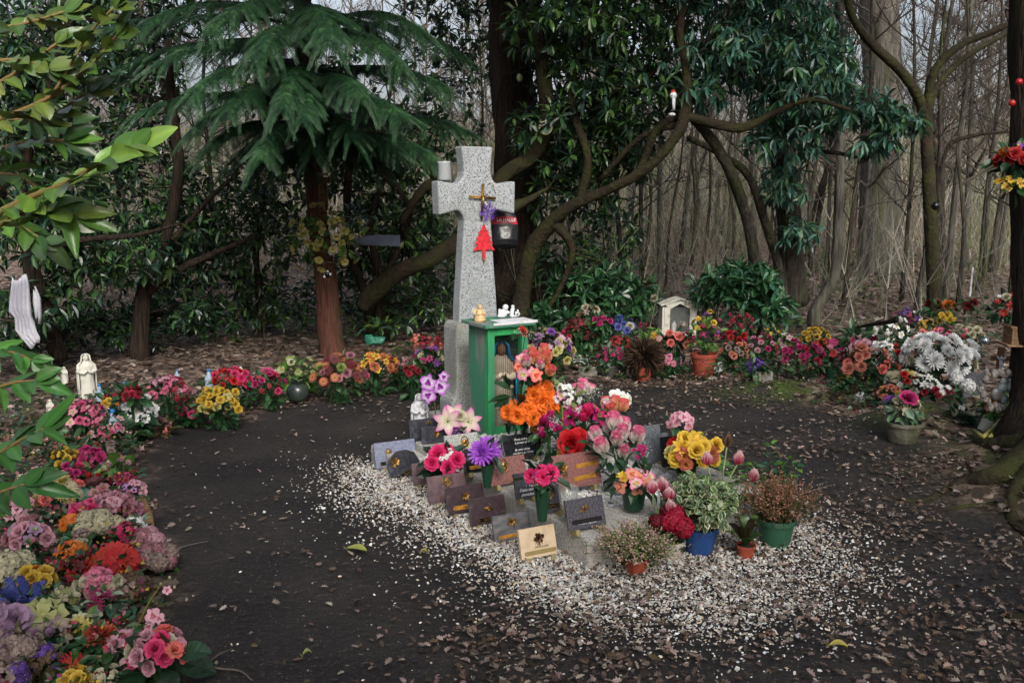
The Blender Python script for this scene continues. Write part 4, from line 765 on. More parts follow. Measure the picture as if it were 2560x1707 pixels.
# green case with a statue behind wire mesh
M_SIDE = mat('side_paint', '#3f7f63', .65, col2='#7a807c', scale=5, lo=.44, hi=.52, stretch=(1,1,.4), bump=.3, bscale=40)
BW, BD, BH = .275, .245, .665; LC = Vector((-.14, 5.12, .1)); cc0 = LC+RT*BW/2-FW*BD/2
gc = empty('green_case', 'narrow green painted wooden case with a wire mesh front holding a statue', 'display case', cc0, TH)
mb = MB(); x0, y0, z1 = BW/2, BD/2, BH
for sx in (-1, 1): mb.box((sx*(x0-.0225), -y0+.0225, z1/2), (.045, .045, z1))
mb.box((0, -y0+.0225, z1-.026), (BW-.092, .040, .05)); mb.box((0, -y0+.0225, .03), (BW-.092, .040, .05)); mb.build('frame', M_GREENP, gc, bevel=.003)
mb = MB(); mb.box((-x0+.010, .023, z1/2), (.016, BD-.05, z1-.004)); mb.build('side_panel', M_SIDE, gc)
mb = MB(); mb.box((x0-.010, .023, z1/2), (.016, BD-.05, z1-.004)); mb.build('side_panel', M_GREYW, gc)
mb = MB(); mb.box((0, y0-.011, z1/2), (BW-.04, .016, z1-.004)); mb.box((0, .01, .012), (BW-.05, BD-.06, .02)); mb.build('back_panel', M_GREENP, gc)
mb = MB(); nx_, nz_ = 14, 46
for i in range(1, nx_): xx = -x0+.045+(BW-.09)*i/nx_; mb.box((xx, -y0+.032, z1/2), (.0016, .0016, z1-.1))
for i in range(1, nz_): zz = .055+(z1-.11)*i/nz_; mb.box((0, -y0+.0335, zz), (BW-.09, .0016, .0016))
mb.build('wire_mesh', M_WIRE, gc)
mb = MB(); mb.box((0, -.005, z1+.013), (BW+.075, BD+.06, .022)); mb.build('lid', M_SIDE, gc, bevel=.003)
mb = MB(); mb.box((.06, -.075, z1+.027), (BW-.04, BD-.10, .005)); mb.box((.03, -y0-.038, z1+.024), (BW+.03, .006, .016)); mb.build('lid_cover', M_WHITE, gc, bevel=.003)
def figure(root, h, mr_, mc, mf=None, child=False, arms=True, wide=1.0, sm=True, pre=''):
    "robed standing figure: lathe body with folds, veiled head, forearms joined at the breast"
    mb = MB(); r = h*.15*wide; n_ = 26
    mb.lathe([(r*1.0,0),(r*1.05,h*.03),(r*.95,h*.2),(r*.85,h*.42),(r*.9,h*.6),(r*.98,h*.7),(r*.9,h*.77),(r*.5,h*.82),(r*.33,h*.845)], n_, 0, sy=.72, fold=.055, nf=9)
    if arms:
        for s in (-1, 1): mb.tube([(s*r*.85,0,h*.76),(s*r*1.02,-r*.25,h*.62),(s*r*.45,-r*.85,h*.60),(s*r*.05,-r*.95,h*.66)], [r*.3,r*.32,r*.24,r*.13], 8)
    if child: mb.ball((r*.35,-r*.85,h*.62), r*.42, 8, sc=(1,.9,1.2)); mb.ball((r*.6,-r*.9,h*.72), r*.27, 8)
    body = mb.build('robe', mr_, root, smooth=sm)
    mb = MB(); mb.ball((0,-r*.12,h*.9), h*.062, 12, sc=(.86,.95,1.18)); mb.tube([(0,-r*.12-h*.056,h*.905),(0,-r*.12-h*.066,h*.893)], [h*.006,h*.009], 6)
    mb.build('face', mf or mr_, root, smooth=True)
    mb = MB()    # veil: an open shell behind the head falling over the shoulders
    rows = [(.035,.985,.0),(.075,.955,.12),(.084,.9,.12),(.088,.84,.0),(.15*wide,.76,.0),(.17*wide,.55,.0),(.175*wide,.3,.0),(.17*wide,.06,.0)]; vs = []; K = 14
    for q, z, o in rows:
        for j in range(K): a = math.pi*(-.17+1.34*j/(K-1)); vs.append((q*h*math.cos(a)*(1+.05*math.sin(a*8+z*3)), q*h*math.sin(a)*.85+.005*h-(.03*h if z > .8 else 0), z*h))
    fs = [(i*K+j, i*K+j+1, (i+1)*K+j+1, (i+1)*K+j) for i in range(len(rows)-1) for j in range(K-1)]; mb.add(vs, fs); v = mb.build('veil', mc, root, smooth=True); sd_ = v.modifiers.new('s', 'SOLIDIFY'); sd_.thickness = h*.014
    return root
st = empty('cased_statue', 'painted statue with a dark face, white robe and blue cloak inside the green case', 'statue', cc0+RT*.012+FW*.02+Vector((0,0,.024)), .12)
figure(st, .54, M_ROBE, M_TEAL, M_SKIN, wide=1.05)
# things standing on the case
top = cc0+Vector((0,0,BH+.0245))
e = empty('angel_figurine', 'small cream kneeling angel figurine on the left of the green case lid', 'figurine', top-RT*.125-FW*.0+Vector((0,0,.0)), TH)
mb = MB(); mb.lathe([(.034,0),(.036,.012),(.026,.045),(.018,.065),(.010,.075)], 16, fold=.10, nf=6); mb.ball((0,-.002,.087), .0155, 8); mb.tube([(.016,-.004,.06),(.026,-.02,.045),(.008,-.03,.05)], [.008,.008,.005], 6); mb.tube([(-.016,-.004,.06),(-.022,-.02,.045),(-.004,-.03,.05)], [.008,.008,.005], 6); mb.ball((.012,-.018,.012), .02, 7, sc=(1,1,.6)); mb.build('body', M_CREAM, e, smooth=True)
mb = MB()
for s in (-1, 1): mb.add([(s*.004,.012,.07),(s*.03,.022,.08),(s*.034,.02,.05),(s*.016,.014,.03)], [(0,1,2,3)])
w_ = mb.build('wings', M_CREAM, e); w_.modifiers.new('s', 'SOLIDIFY').thickness = .004
mb = MB(); mb.box((0,0,.032), (.088,.003,.062), Matrix.Rotation(R_(12),3,'Y')); o = mb.build('card', M_PAPER, None, loc=top-RT*.10-FW*.055+Vector((0,0,.004)), rot=(R_(-14),0,TH)); tag(o, 'white card leaning behind the cream angel on the green case', 'card')
e = empty('cherub_figurine', 'white curled-up cherub figurine on the middle of the green case lid', 'figurine', top+RT*.045+Vector((0,0,.012)), TH)
mb = MB(); mb.ball((-.012,0,.026), .027, 9, sc=(1.15,.9,.95)); mb.ball((.006,-.004,.062), .0185, 9); mb.ball((-.034,-.008,.014), .014, 7, sc=(1.3,1,.8)); mb.tube([(.01,-.01,.04),(.022,-.02,.03),(.006,-.028,.028)], [.008,.008,.006], 6); mb.ball((-.03,.006,.038), .013, 6, sc=(.6,1,1.3)); mb.build('body', M_WHITE, e, smooth=True)
e = empty('small_figurine', 'little crouching white and green figurine at the right of the green case lid', 'figurine', top+RT*.105+Vector((0,0,.012)), TH)
mb = MB(); mb.lathe([(.02,0),(.021,.01),(.012,.05),(.006,.058)], 12, fold=.1, nf=5); mb.ball((0,0,.062), .011, 7); mb.ball((.028,0,.014), .018, 7, sc=(1.3,1,.9)); mb.ball((.03,-.008,.028), .010, 6, sc=(.8,.8,1.6)); mb.build('body', M_WHITE, e, smooth=True); mb = MB(); mb.tube([(.0,-.015,.012),(.004,-.014,.046)], [.008,.004], 6); mb.ball((.022,-.017,.016), .006, 5); mb.build('cloak', mat('green_glaze', '#27463c', .4), e, smooth=True)
# things hung on the cross
def onx(name, label, cat_, x, z, rot=0, y=-.062): e = empty(name, label, cat_, CR+RT*x-FW*y*1.0+Vector((0,0,.1+z)), TH); e.rotation_euler = (0, rot, TH); return e
def onx(name, label, cat_, x, z, rot=0, y=.062): e = empty(name, label, cat_, CR+RT*x+FW*y+Vector((0,0,.1+z)), TH); e.rotation_euler = (0, rot, TH); return e
e = onx('gilt_crucifix', 'thin gilt cross hung at the crossing of the granite cross', 'crucifix', .012, 1.415, R_(3), .068)
mb = MB()
for o_ in (-.004, .004): mb.tube([(o_,0,.085),(o_,0,-.14)], .0042, 8); mb.tube([(-.098,-.002,o_),(.098,-.002,o_)], .0042, 8)
mb.build('bars', M_GOLD, e, smooth=True); mb = MB(); mb.tube([(0,-.008,.02),(0,-.012,-.03),(.002,-.010,-.065)], [.007,.008,.004], 7); mb.tube([(-.035,-.008,.02),(0,-.011,.008),(.035,-.008,.02)], .0035, 6); mb.ball((0,-.012,.026), .008, 7); mb.build('corpus', M_GOLD, e, smooth=True)
e = onx('glitter_snowflake', 'purple glitter snowflake hanging below the gilt cross', 'ornament', .05, 1.325, 0, .072)
mb = MB()
for k in range(6):
    a = math.pi*k/3+.2; ux, uz = math.cos(a), math.sin(a); mb.tube([(0,0,0),(ux*.064,0,uz*.064)], .003, 5)
    for q in (.022,.038,.052):
        for s in (-.9,.9): L_ = .024 if q < .05 else .014; mb.tube([(ux*q,0,uz*q),(ux*q+math.cos(a+s)*L_,-.001,uz*q+math.sin(a+s)*L_)], .0026, 4)
mb.build('arms', M_PURPLE, e)
e = onx('paper_tree', 'flat red glitter fir tree decoration hanging on the cross shaft', 'ornament', .022, 1.145, 0, .066)
tz = [(0,.105),(.018,.072),(.014,.07),(.044,.04),(.026,.042),(.058,.005),(.036,.008),(.068,-.026),(.045,-.026),(.082,-.072),(.05,-.066),(.012,-.064),(.010,-.125),(.0,-.13)]
poly = tz+[(-x, z) for x, z in tz[-2:0:-1]]; mb = MB(); mb.prism(poly, .004, -.002); mb.build('tree_shape', M_REDPL, e)
mb = MB(); mb.tube([(0,-.004,.09),(0,-.004,-.12)], .0035, 6); mb.build('stem', M_REDPL, e)
for x_, z_ in ((-.03,.03),(.028,.028),(-.035,-.01),(.034,-.016),(-.052,-.055),(.05,-.058),(.02,.055),(-.022,.056)): mb = MB(); mb.lathe([(.0045,-.001),(.0045,.001)], 8, c=(x_,-.0035,z_), M=Matrix.Rotation(R_(90),3,'X')); mb.build('bead', M_DKGREEN, e)
mb = MB(); mb.tube([(0,0,.105),(.004,0,.17)], .001, 4, cap=False); mb.tube([(0,-.003,-.12),(.002,-.003,-.142)], [.003,.007], 6); mb.build('cord', M_GOLD, e)
e = onx('bead_string', 'string of small clear beads draped round the crossing of the cross', 'bead string', 0, 1.41, 0, .066)
mb = MB()
for k in range(34): a = -1.1+k*.17; mb.ball((.07+.045*math.cos(a)+random.uniform(-.006,.006),-.004, .02+.09*math.sin(a)), .004, 4)
for k in range(12): mb.ball((-.05-.02*math.sin(k*.5),-.003,-.0-k*.007), .003, 4)
mb.build('beads', mat('clear_bead', '#c8bfae', .2, spec=.8), e)
mb = MB(); mb.lathe([(.040,0),(.042,.012),(.040,.105),(.046,.118),(.043,.118),(.037,.104),(.037,.01)], 22); o = mb.build('candle_jar', mat('frosted_glass', '#a8adb0', .35, alpha=.8), None, smooth=True, loc=CR-RT*.222+Vector((0,0,1.622)), rot=(0,R_(-2),TH)); tag(o, 'cloudy glass candle jar standing on the left arm of the cross', 'candle jar')
# bag behind the right arm
bp_ = CR+RT*.275-FW*.10+Vector((0,0,1.415)); e = empty('carrier_bag', 'shiny black carrier bag with a red band hanging behind the right arm of the cross', 'bag', bp_, .12)
mb = MB(); vs = []; NB = 20; rows = [(.0,.055,.012),(-.03,.082,.02),(-.075,.088,.03),(-.10,.086,.034),(-.14,.088,.045),(-.18,.09,.055),(-.215,.085,.05),(-.238,.062,.03),(-.245,.02,.01)]
for z, a_, b_ in rows:
    for j in range(NB): t = 2*math.pi*j/NB; w2 = 1+.05*math.sin(5*t+z*40)+.03*math.sin(9*t); vs.append((a_*w2*math.cos(t)+.25*(-z)*.12, b_*w2*math.sin(t), z+.006*math.sin(3*t)))
N_ = len(rows)
for i in range(N_-1):
    mi = 1 if i == 1 else 0
    mb.add(vs[i*NB:(i+2)*NB], [(j,(j+1)%NB,NB+(j+1)%NB,NB+j) for j in range(NB)], mi=mi)
mb.build('pouch', [M_BAG, M_REDB], e, smooth=True); mb = MB(); mb.tube([(-.06,0,0),(-.04,.0,.05),(0,0,.09),(.04,0,.05),(.06,0,0)], .006, 6); mb.build('handles', M_BAG, e, smooth=True)
DG = bpy.context.evaluated_depsgraph_get
def text(par, s, size, m, loc, rot=(math.pi/2,0,0), name='inscription', bold=0, shear=0, ext=.0006, align='CENTER'):
    cu = bpy.data.curves.new('t', 'FONT'); cu.body = s; cu.size = size; cu.align_x = align; cu.align_y = 'CENTER'; cu.extrude = ext; cu.offset = bold; cu.shear = shear; cu.resolution_u = 3
    to = bpy.data.objects.new('t', cu); COL.objects.link(to); bpy.context.view_layer.update(); me = bpy.data.meshes.new_from_object(to.evaluated_get(DG())); bpy.data.objects.remove(to); me.materials.clear(); me.materials.append(m)
    return link(name, me, par, loc, rot)
text(e, 'LA HALLE', .030, M_WPR, (.008,-.0345,-.052), bold=.0006)
# ---------------- plaques
PT = {'bluegrey': mat('plaque_bluegrey', '#8289a0', .3, col2='#6c7288', scale=60, spec=.6), 'black': mat('plaque_black', '#121317', .18, col2='#1f2126', scale=50), 'darkgrey': mat('plaque_darkgrey', '#33353d', .25, col2='#4a4d57', scale=45, lo=.45, hi=.6, col3='#25262c', scale3=8, lo3=.4, hi3=.6),
 'light': mat('plaque_light', '#a9aca8', .45, col2='#5f625e', scale=140, lo=.5, hi=.6), 'pink': mat('plaque_pink', '#8f615c', .3, col2='#6a4746', scale=110, lo=.42, hi=.6, col3='#b09492', scale3=11, lo3=.6, hi3=.68), 'brown': mat('plaque_brown', '#6b565a', .3, col2='#54464c', scale=40, lo=.4, hi=.6, col3='#86696a', scale3=7, lo3=.5, hi3=.7),
 'dkbrown': mat('plaque_darkbrown', '#45373c', .28, col2='#33292e', scale=40, lo=.4, hi=.62, stretch=(1,1,2.5), col3='#65565a', scale3=16, lo3=.6, hi3=.7), 'multi': mat('plaque_multi', '#6c6c70', .3, col2='#4c4e52', scale=12, lo=.42, hi=.6, stretch=(1,1,3), col3='#84736f', scale3=20, lo3=.55, hi3=.7), 'beige': mat('plaque_beige', '#cdb89c', .4, col2='#b39c7e', scale=18, lo=.45, hi=.7), 'speck': mat('plaque_speckled', '#55525c', .3, col2='#2e2d35', scale=130, lo=.44, hi=.58), 'grey': mat('plaque_grey', '#6d7378', .3, col2='#4d5257', scale=90, lo=.45, hi=.6), 'stone': mat('plaque_stone', '#7c7a72', .8, col2='#5c5a50', scale=20)}
def emblem(par, kind, x, z, s, m=M_GOLD):
    mb = MB(); y = -.003
    if kind == 'oval':
        mb.tube([(math.cos(a)*s*.62, y, math.sin(a)*s) for a in np.linspace(0, 2*math.pi, 25)], s*.09, 6, cap=False); mb.ball((0,y,.15*s), s*.42, 9, sc=(.8,.35,1.1)); mb.ball((0,y,-.45*s), s*.5, 8, sc=(1,.3,.6)); mb.tube([(-s*.38,y,.4*s),(-s*.45,y-.002,-.1*s),(-s*.35,y,-.6*s)], s*.12, 6); mb.tube([(s*.38,y,.4*s),(s*.45,y-.002,-.1*s),(s*.35,y,-.6*s)], s*.12, 6)
    elif kind == 'heart':
        p = [(16*math.sin(t)**3/17*s, y, (13*math.cos(t)-5*math.cos(2*t)-2*math.cos(3*t)-math.cos(4*t))/17*s) for t in np.linspace(0, 2*math.pi, 31)]; mb.tube(p, s*.13, 6, cap=False); mb.ball((-.15*s,y,.15*s), s*.3, 7, sc=(1,.4,1.3)); mb.ball((.2*s,y,-.05*s), s*.28, 7, sc=(1,.4,1.3)); mb.ball((0,y,-.4*s), s*.25, 6, sc=(1,.4,1))
    elif kind in ('flower', 'rose'):
        q = Matrix.Rotation(R_(90), 3, 'X'); U = random.uniform
        for cx_, cz_, ss in ((0,.15,.55),(-.5,-.1,.32),(.55,.2,.32),(.35,-.35,.25),(-.25,.5,.25)) if kind == 'flower' else ((0,.35,.6),(.42,.1,.25)):
            tb = MB()
            for r_, nn_ in ((1,6),(.6,5)):
                for k in range(nn_): petal(tb, r_*ss*s, r_*ss*s*.42, .35 if r_ == 1 else .9, -.2, 6.28*k/nn_+U(0,.4), .3, (1,1,1), (1,1,1), 'round', .02*s, 0, 3)
            tb.ball((0,0,ss*s*.2), ss*s*.2, 5); mb.add([q @ Vector(v)+Vector((cx_*s, y, cz_*s)) for v in tb.v], tb.f)
        for k in range(5 if kind == 'flower' else 4): a = U(-2.6,-.5); mb.tube([(U(-.1,.1)*s,y,0),(math.cos(a)*s*.5,y-.002,math.sin(a)*s*.5),(math.cos(a)*s*.95,y,math.sin(a)*s)], [s*.05,s*.06,s*.02], 5)
    elif kind == 'spray':
        for k in range(13): a = random.uniform(.1, 3.0) if k % 3 else random.uniform(3.6,5.4); r_ = random.uniform(.45,1.1)*s; mb.tube([(0,y,-.3*s),(math.cos(a)*r_*.6,y-.002,math.sin(a)*r_*.35-.1*s),(math.cos(a)*r_,y,math.sin(a)*r_*.55)], [s*.04,s*.05,s*.02], 4); mb.ball((math.cos(a)*r_,y,math.sin(a)*r_*.55), s*.12, 5, sc=(1,.6,1))
    elif kind == 'hands':
        mb.tube([(-s*.9,y,-s*.3),(-s*.3,y-.003,s*.1),(s*.5,y-.003,-s*.05),(s*.9,y,-s*.45)], [s*.14,s*.22,s*.2,s*.06], 7); mb.tube([(s*.05,y,0),(s*.3,y,s*.6),(s*.1,y,s*.9)], [s*.1,s*.08,s*.04], 6); mb.box((s*.15,y,-s*.35), (s*1.3,s*.12,s*.35)); mb.ball((-s*.75,y,s*.1), s*.2, 6, sc=(1,.5,1))
    return mb.build('emblem', m, par, smooth=True, loc=(x, 0, z))
def strip(par, x, z, w_, h_, m=M_BLACK, txt='', rim=True, tm=M_GOLD, rot=0, ts=.8):
    mb = MB(); pr = [(-w_/2+h_*.35,-h_/2),(w_/2-h_*.2,-h_/2),(w_/2,0),(w_/2-h_*.2,h_/2),(-w_/2+h_*.35,h_/2),(-w_/2,h_*.25),(-w_/2,-h_*.25)]
    mb.prism(pr, .002, -.0022); o = mb.build('nameplate', m, par, loc=(x, 0, z), rot=(0,-rot,0))
    if rim: mb = MB(); mb.tube([(a, -.0022, b_) for a, b_ in pr+[pr[0]]], .0009, 4, cap=False); mb.lathe([(h_*.2,0),(h_*.2,.002)], 8, c=(-w_/2+h_*.3,-.002,0), M=Matrix.Rotation(R_(90),3,'X')); mb.build('rim', M_GOLD, o)
    if txt: text(o, txt, h_*ts, tm, (h_*.1,-.0032,0), shear=.3)
    return o
def plaque(label, bx, by, wpx, hpx, style, emb=None, z=0, strips=(), texts=(), tilt=18, rz=None, shape='rect', feet=True, th=.018, mem=M_GOLD, roll=0):
    b = G(bx, by, z) if z else GT(bx, by, 0); Y = b.y; a = TH-R_(5) if rz is None else rz; W_ = wpx*Y/FX/math.cos(a); H_ = hpx*Y/FX/.88; ft_ = .018 if feet else 0
    root = empty('memorial_plaque', label, 'memorial plaque', b, a, 'memorial plaques round the cross'); root.rotation_euler = (-R_(tilt), R_(roll), a)
    if shape == 'rect': poly = [(-W_/2,ft_),(W_/2,ft_),(W_/2,ft_+H_),(-W_/2,ft_+H_)]
    elif shape == 'round': poly = [(-W_*.22,ft_),(W_*.22,ft_),(W_*.46,ft_+H_*.2),(W_*.5,ft_+H_*.55),(W_*.36,ft_+H_*.88),(W_*.1,ft_+H_),(-W_*.2,ft_+H_*.97),(-W_*.42,ft_+H_*.75),(-W_*.5,ft_+H_*.45),(-W_*.42,ft_+H_*.15)]
    else: poly = [(-W_*.5,ft_),(W_*.5,ft_),(W_*.5,ft_+H_*.6),(W_*.1,ft_+H_),(-W_*.5,ft_+H_*.62)]
    mb = MB(); mb.prism(poly, th, 0); mb.build('slab', PT[style], root, bevel=.0018)
    if feet:
        for s in (-1, 1): mb = MB(); mb.box((s*W_*.32, th*.5, ft_/2-.002), (.018, th+.03, ft_+.006)); mb.build('foot', mat('foot', '#8a7f55', .6), root)
    if emb: emblem(root, emb[0], emb[1]*W_, ft_+emb[2]*H_, emb[3]*H_, mem)
    for (x_, z_, w_, h_, m_, t_, *rest) in strips: strip(root, x_*W_, ft_+z_*H_, w_*W_, h_*H_, m_, t_, *rest)
    for (x_, z_, s_, t_, m_) in texts: text(root, t_, s_*H_, m_, (x_*W_, -.0006, ft_+z_*H_), shear=.35)
    return root
plaque('blue-grey plaque with an oval gilt head, leftmost of the plaques on the gravel', 994, 1172, 100, 57, 'bluegrey', ('oval',-.17,.55,.19), 0, [(-.15,.16,.5,.14,M_BLACK,'À ma sœur')])
plaque('dark round-edged granite plaque with a gilt spray, second from the left on the gravel', 1014, 1196, 80, 66, 'darkgrey', ('rose',-.26,.55,.24), 0, [(.1,.2,.75,.13,M_BLACK,'Souvenir',True,M_GOLD,.35)], shape='round', feet=False)
plaque('dark plaque with worn writing at the back left corner, below the white statue', 1074, 1110, 90, 52, 'darkgrey', ('spray',.05,.8,.16), .1, texts=[(0,.16,.14,'Dans nos cœurs',M_GOLD)], tilt=14)
plaque('smaller dark plaque overlapping the worn one, with a bright edged strip under the lilies', 1095, 1125, 72, 48, 'darkgrey', ('rose',.0,.6,.22), .1, [(0,.14,.75,.17,M_BLACK,'À MA FILLE')], tilt=14)
plaque('light grey speckled plaque with an oval gilt head below the pink-edged lilies', 1162, 1160, 84, 62, 'light', ('oval',.08,.66,.23), .12, [(-.05,.14,.8,.13,M_BRASSY,'',False)])
plaque('small black plaque with a brass strip behind the purple chrysanthemum', 1192, 1188, 52, 54, 'black', None, .13, [(.05,.2,.75,.16,M_BRASSY,'Souvenir')])
plaque('pinkish granite plaque half hidden behind the red and white rose bouquet', 1068, 1218, 62, 50, 'brown', None, 0)
plaque('pink granite plaque with an oval gilt head and script, behind the small green vase', 1275, 1218, 96, 62, 'pink', ('oval',-.09,.68,.24), KZ, texts=[(.12,.24,.12,'Je vous',M_GOLD),(.05,.12,.14,'salue Marie',M_GOLD)])
plaque('small black plaque with white script left of the small green vase', 1318, 1254, 50, 58, 'darkgrey', None, KZ, texts=[(.05,.32,.17,'Dans nos',M_WPR),(.08,.14,.17,'pensées',M_WPR)])
plaque('brown marbled plaque with a gilt heart, lowest edge in the gravel under the rose bouquet', 1124, 1262, 95, 62, 'brown', ('heart',.0,.74,.20), 0, texts=[(-.1,.2,.13,'À ma mère',M_GOLD)])
plaque('dark brown plaque with gilt flowers and a plain brass strip reading MERCI', 1170, 1290, 94, 62, 'dkbrown', ('flower',.0,.6,.20), 0, [(.0,.22,.72,.16,M_BRASSY,'MERCI',False,M_BRONZE)])
plaque('dark purple-brown plaque with gilt hands and a black strip reading REGRETS', 1226, 1318, 92, 62, 'dkbrown', ('hands',.02,.58,.2), 0, [(.0,.16,.62,.15,M_BLACK,'REGRETS')])
plaque('streaked grey plaque with a gilt cluster of roses, second from the front corner', 1286, 1358, 96, 60, 'multi', ('flower',-.0,.66,.24), 0, [(.0,.16,.8,.13,M_BRASSY,'',False)])
plaque('beige marble plaque with bronze flowers, nearest to the camera', 1352, 1402, 96, 69, 'beige', ('flower',.02,.62,.25), 0, [(.03,.17,.88,.14,mat('old_brass','#8a7a4a',.6),'',False)], [(.08,.34,.11,'Notre amie',M_BRONZE)], mem=M_BRONZE)
plaque('narrow dark plaque with a gilt heart and edged strip left of the glass vase', 1380, 1290, 62, 63, 'speck', ('heart',.0,.68,.22), KZ, [(.05,.22,.8,.16,M_BLACK,'Condoléances')])
plaque('speckled dark plaque with gilt leaves at the front corner of the kerb', 1472, 1330, 102, 70, 'speck', ('spray',-.02,.64,.22), KZ, [(.0,.25,.8,.15,M_BLACK,'',False)], [(.02,.28,.095,'Que ce repos te soit doux',M_WPR),(.0,.18,.10,'À notre regretté',M_WPR)])
plaque('large pink granite plaque with a gilt rose and two brass strips', 1450, 1226, 126, 78, 'pink', ('rose',-.3,.55,.26), KZ, [(.22,.62,.5,.13,M_BRASSY,'',False,M_GOLD,.06),(.14,.26,.5,.13,M_BRASSY,'',False,M_GOLD,.06)])
plaque('black polished plaque with four lines of white script under the orange flowers', 1312, 1152, 96, 56, 'black', None, .13, texts=[(.1,.78,.13,'Dans notre cœur',M_WPR),(.1,.64,.13,'à jamais tu restes',M_WPR),(.0,.36,.13,'Je vous salue',M_WPR),(.0,.22,.13,'combien je t’aime',M_WPR)], tilt=28)
plaque('tall grey plaque standing right of the white and pink roses', 1630, 1165, 62, 85, 'grey', None, .13, tilt=10)
plaque('second grey plaque just right of and behind the tall grey one', 1652, 1160, 50, 62, 'grey', None, .12, tilt=8)
plaque('black plaque beside the red carnations at the right side of the grave', 1686, 1172, 60, 68, 'black', None, .13, tilt=10)
plaque('five-sided grey plaque with a pointed top behind the peach orchid basket', 1566, 1235, 62, 50, 'grey', None, .12, shape='pent', feet=False)
plaque('dark plaque mostly hidden behind the coral rosebuds', 1560, 1105, 74, 60, 'darkgrey', None, .12, tilt=12)
# glass vase
p_ = G(1420, 1300, KZ); e = empty('glass_vase', 'clear glass tumbler vase with a little yellow water between two dark plaques', 'vase', p_)
mb = MB(); mb.lathe([(.034,0),(.036,.006),(.033,.02),(.031,.03),(.040,.09),(.047,.15),(.044,.15),(.037,.09),(.028,.03),(.02,.026)], 26); mb.build('glass', M_GLASS, e, smooth=True); mb = MB(); mb.lathe([(.027,.028),(.030,.036),(.033,.06),(.001,.061)], 20); mb.build('water', mat('yellow_water', '#a08a2c', .1, alpha=.75), e, smooth=True)
# statue of mother and child
def statue(label, px, py, hpx, m, z=0, child=False, rz=0, cat_='statue', wide=1.0, name='statue', group=None):
    b = G(px, py, z) if z else GT(px, py); e = empty(name, label, cat_, b, rz, group); figure(e, hpx*b.y/FX, m, m, None, child, True, wide); return e
statue('glossy white statue of a veiled woman holding a child, left of the cross plinth', 1050, 1098, 122, M_WHITE, 0, True, .2, wide=1.0)
statue('tall weathered stone statue of a praying woman at the back of the left bed', 222, 1000, 122, M_OLDWHITE, 0, False, .6, wide=1.05)
statue('small white statuette standing in the red roses at the back left', 603, 948, 34, M_OLDWHITE, .12, False, .3)
statue('small dim white figure standing left of the tall weathered statue', 163, 960, 46, M_OLDWHITE, 0, False, .3)
statue('pale figure among the bushes at the left edge of the bed', 128, 1045, 50, M_OLDWHITE, 0, False, .2)
# golden angel on the black plaque
p_ = G(1345, 1090, .26); e = empty('gilt_angel', 'small gilt cherub figure perched above the black plaque', 'figurine', p_-Vector((0,0,.0)), .2)
mb = MB(); mb.ball((0,0,.03), .022, 8, sc=(.8,.8,1.2)); mb.ball((-.006,-.006,.066), .014, 8); mb.tube([(0,-.01,.01),(.02,-.03,.0),(.01,-.03,-.03)], [.009,.008,.005], 6); mb.tube([(-.01,-.01,.01),(-.02,-.02,-.015),(-.026,-.02,-.035)], [.009,.008,.005], 6)
for s in (-1,1): mb.add([(s*.008,.01,.04),(s*.04,.014,.062),(s*.044,.012,.03),(s*.018,.01,.014)], [(0,1,2,3)]); mb.tube([(s*.014,0,.045),(s*.03,-.015,.04),(s*.02,-.03,.05)], [.006,.006,.004], 6)
mb.build('body', M_GOLD, e, smooth=True); mb = MB(); mb.tube([(0,0,.012),(0,.01,-.13)], .006, 6); mb.build('stand', M_BLACK, e)
# ================================================================ BOUQUETS
GB = 'flowers laid round the clearing'; GM = 'flowers on and before the grave'
def B(label, cx, cy, r, specs, size=.032, hz=.13, **k): k.setdefault('group', GB); r = r*(1.2 if cx < 420 and cy > 1100 else 1.1); FADE[0] = 1; nb = cx < 420 and cy > 1100; k.setdefault('ll', .058 if nb else .085); k.setdefault('nl', 40 if nb else 52); specs = [(q[0], q[1], max(q[2], int(q[2]*(1.9 if nb else 1.5)+.3)) if q[2] > 1 else 1, *q[3:]) for q in specs]; o = bouquet(k.pop('name', 'flower_bouquet'), label, cx, cy, r, specs, hz, size*(.84 if nb else .9), **k); FADE[0] = 0; return o
# --- left bed, far end to near end
B('hot pink and white mixed bouquet beside the white wire basket', 205, 1045, 58, [('small','pink',7),('carnation','magenta',5),('orchid','whitepink',7),('rose','pink',4)], .030, .17, leaf='g')
B('pink blossom cluster in front of the nearest blue-capped bottle', 272, 1078, 40, [('small','pink',7),('orchid','pinkwhite',6)], .027, .14)
B('small white and crimson bunch beneath the pink blossom cluster', 248, 1112, 34, [('orchid','whitepink',6),('carnation','crimson',2)], .022, .07)
B('bright white petunia bunch at the back of the left bed', 345, 1034, 46, [('pansy','white',26)], .030, .16, leaf='d', ry=.95)
B('large peach rose lying flat at the edge of the bed', 268, 1132, 24, [('rose','faded',1,1.6),('orchid','faded',3)], .040, .07, leaf='g', nl=20)
B('magenta carnations between yellow roses and green leaves', 222, 1152, 36, [('carnation','magenta',5),('small','magenta',4)], .030, .11)
B('yellow rosebuds with one red petal under the laurel leaves', 165, 1148, 28, [('rose','yellow',4),('bud','yellow',3)], .026, .12)
B('single pale pink rosebud with broad green leaves at the bed edge', 296, 1162, 22, [('bud','palepink',3)], .030, .11, leaf='l', nl=16, ll=.11, lw=.6)
B('magenta roses beneath the yellow rosebuds', 178, 1186, 27, [('rose','hot',4),('rose','magenta',3)], .026, .09)
B('dark red rosebuds between magenta roses and crimson orchids', 236, 1206, 17, [('bud','red',3)], .028, .10, nl=14)
B('crimson orchids at the bed edge below the single rosebud', 309, 1198, 26, [('orchid','magenta',6),('orchid','crimson',3)], .024, .08)
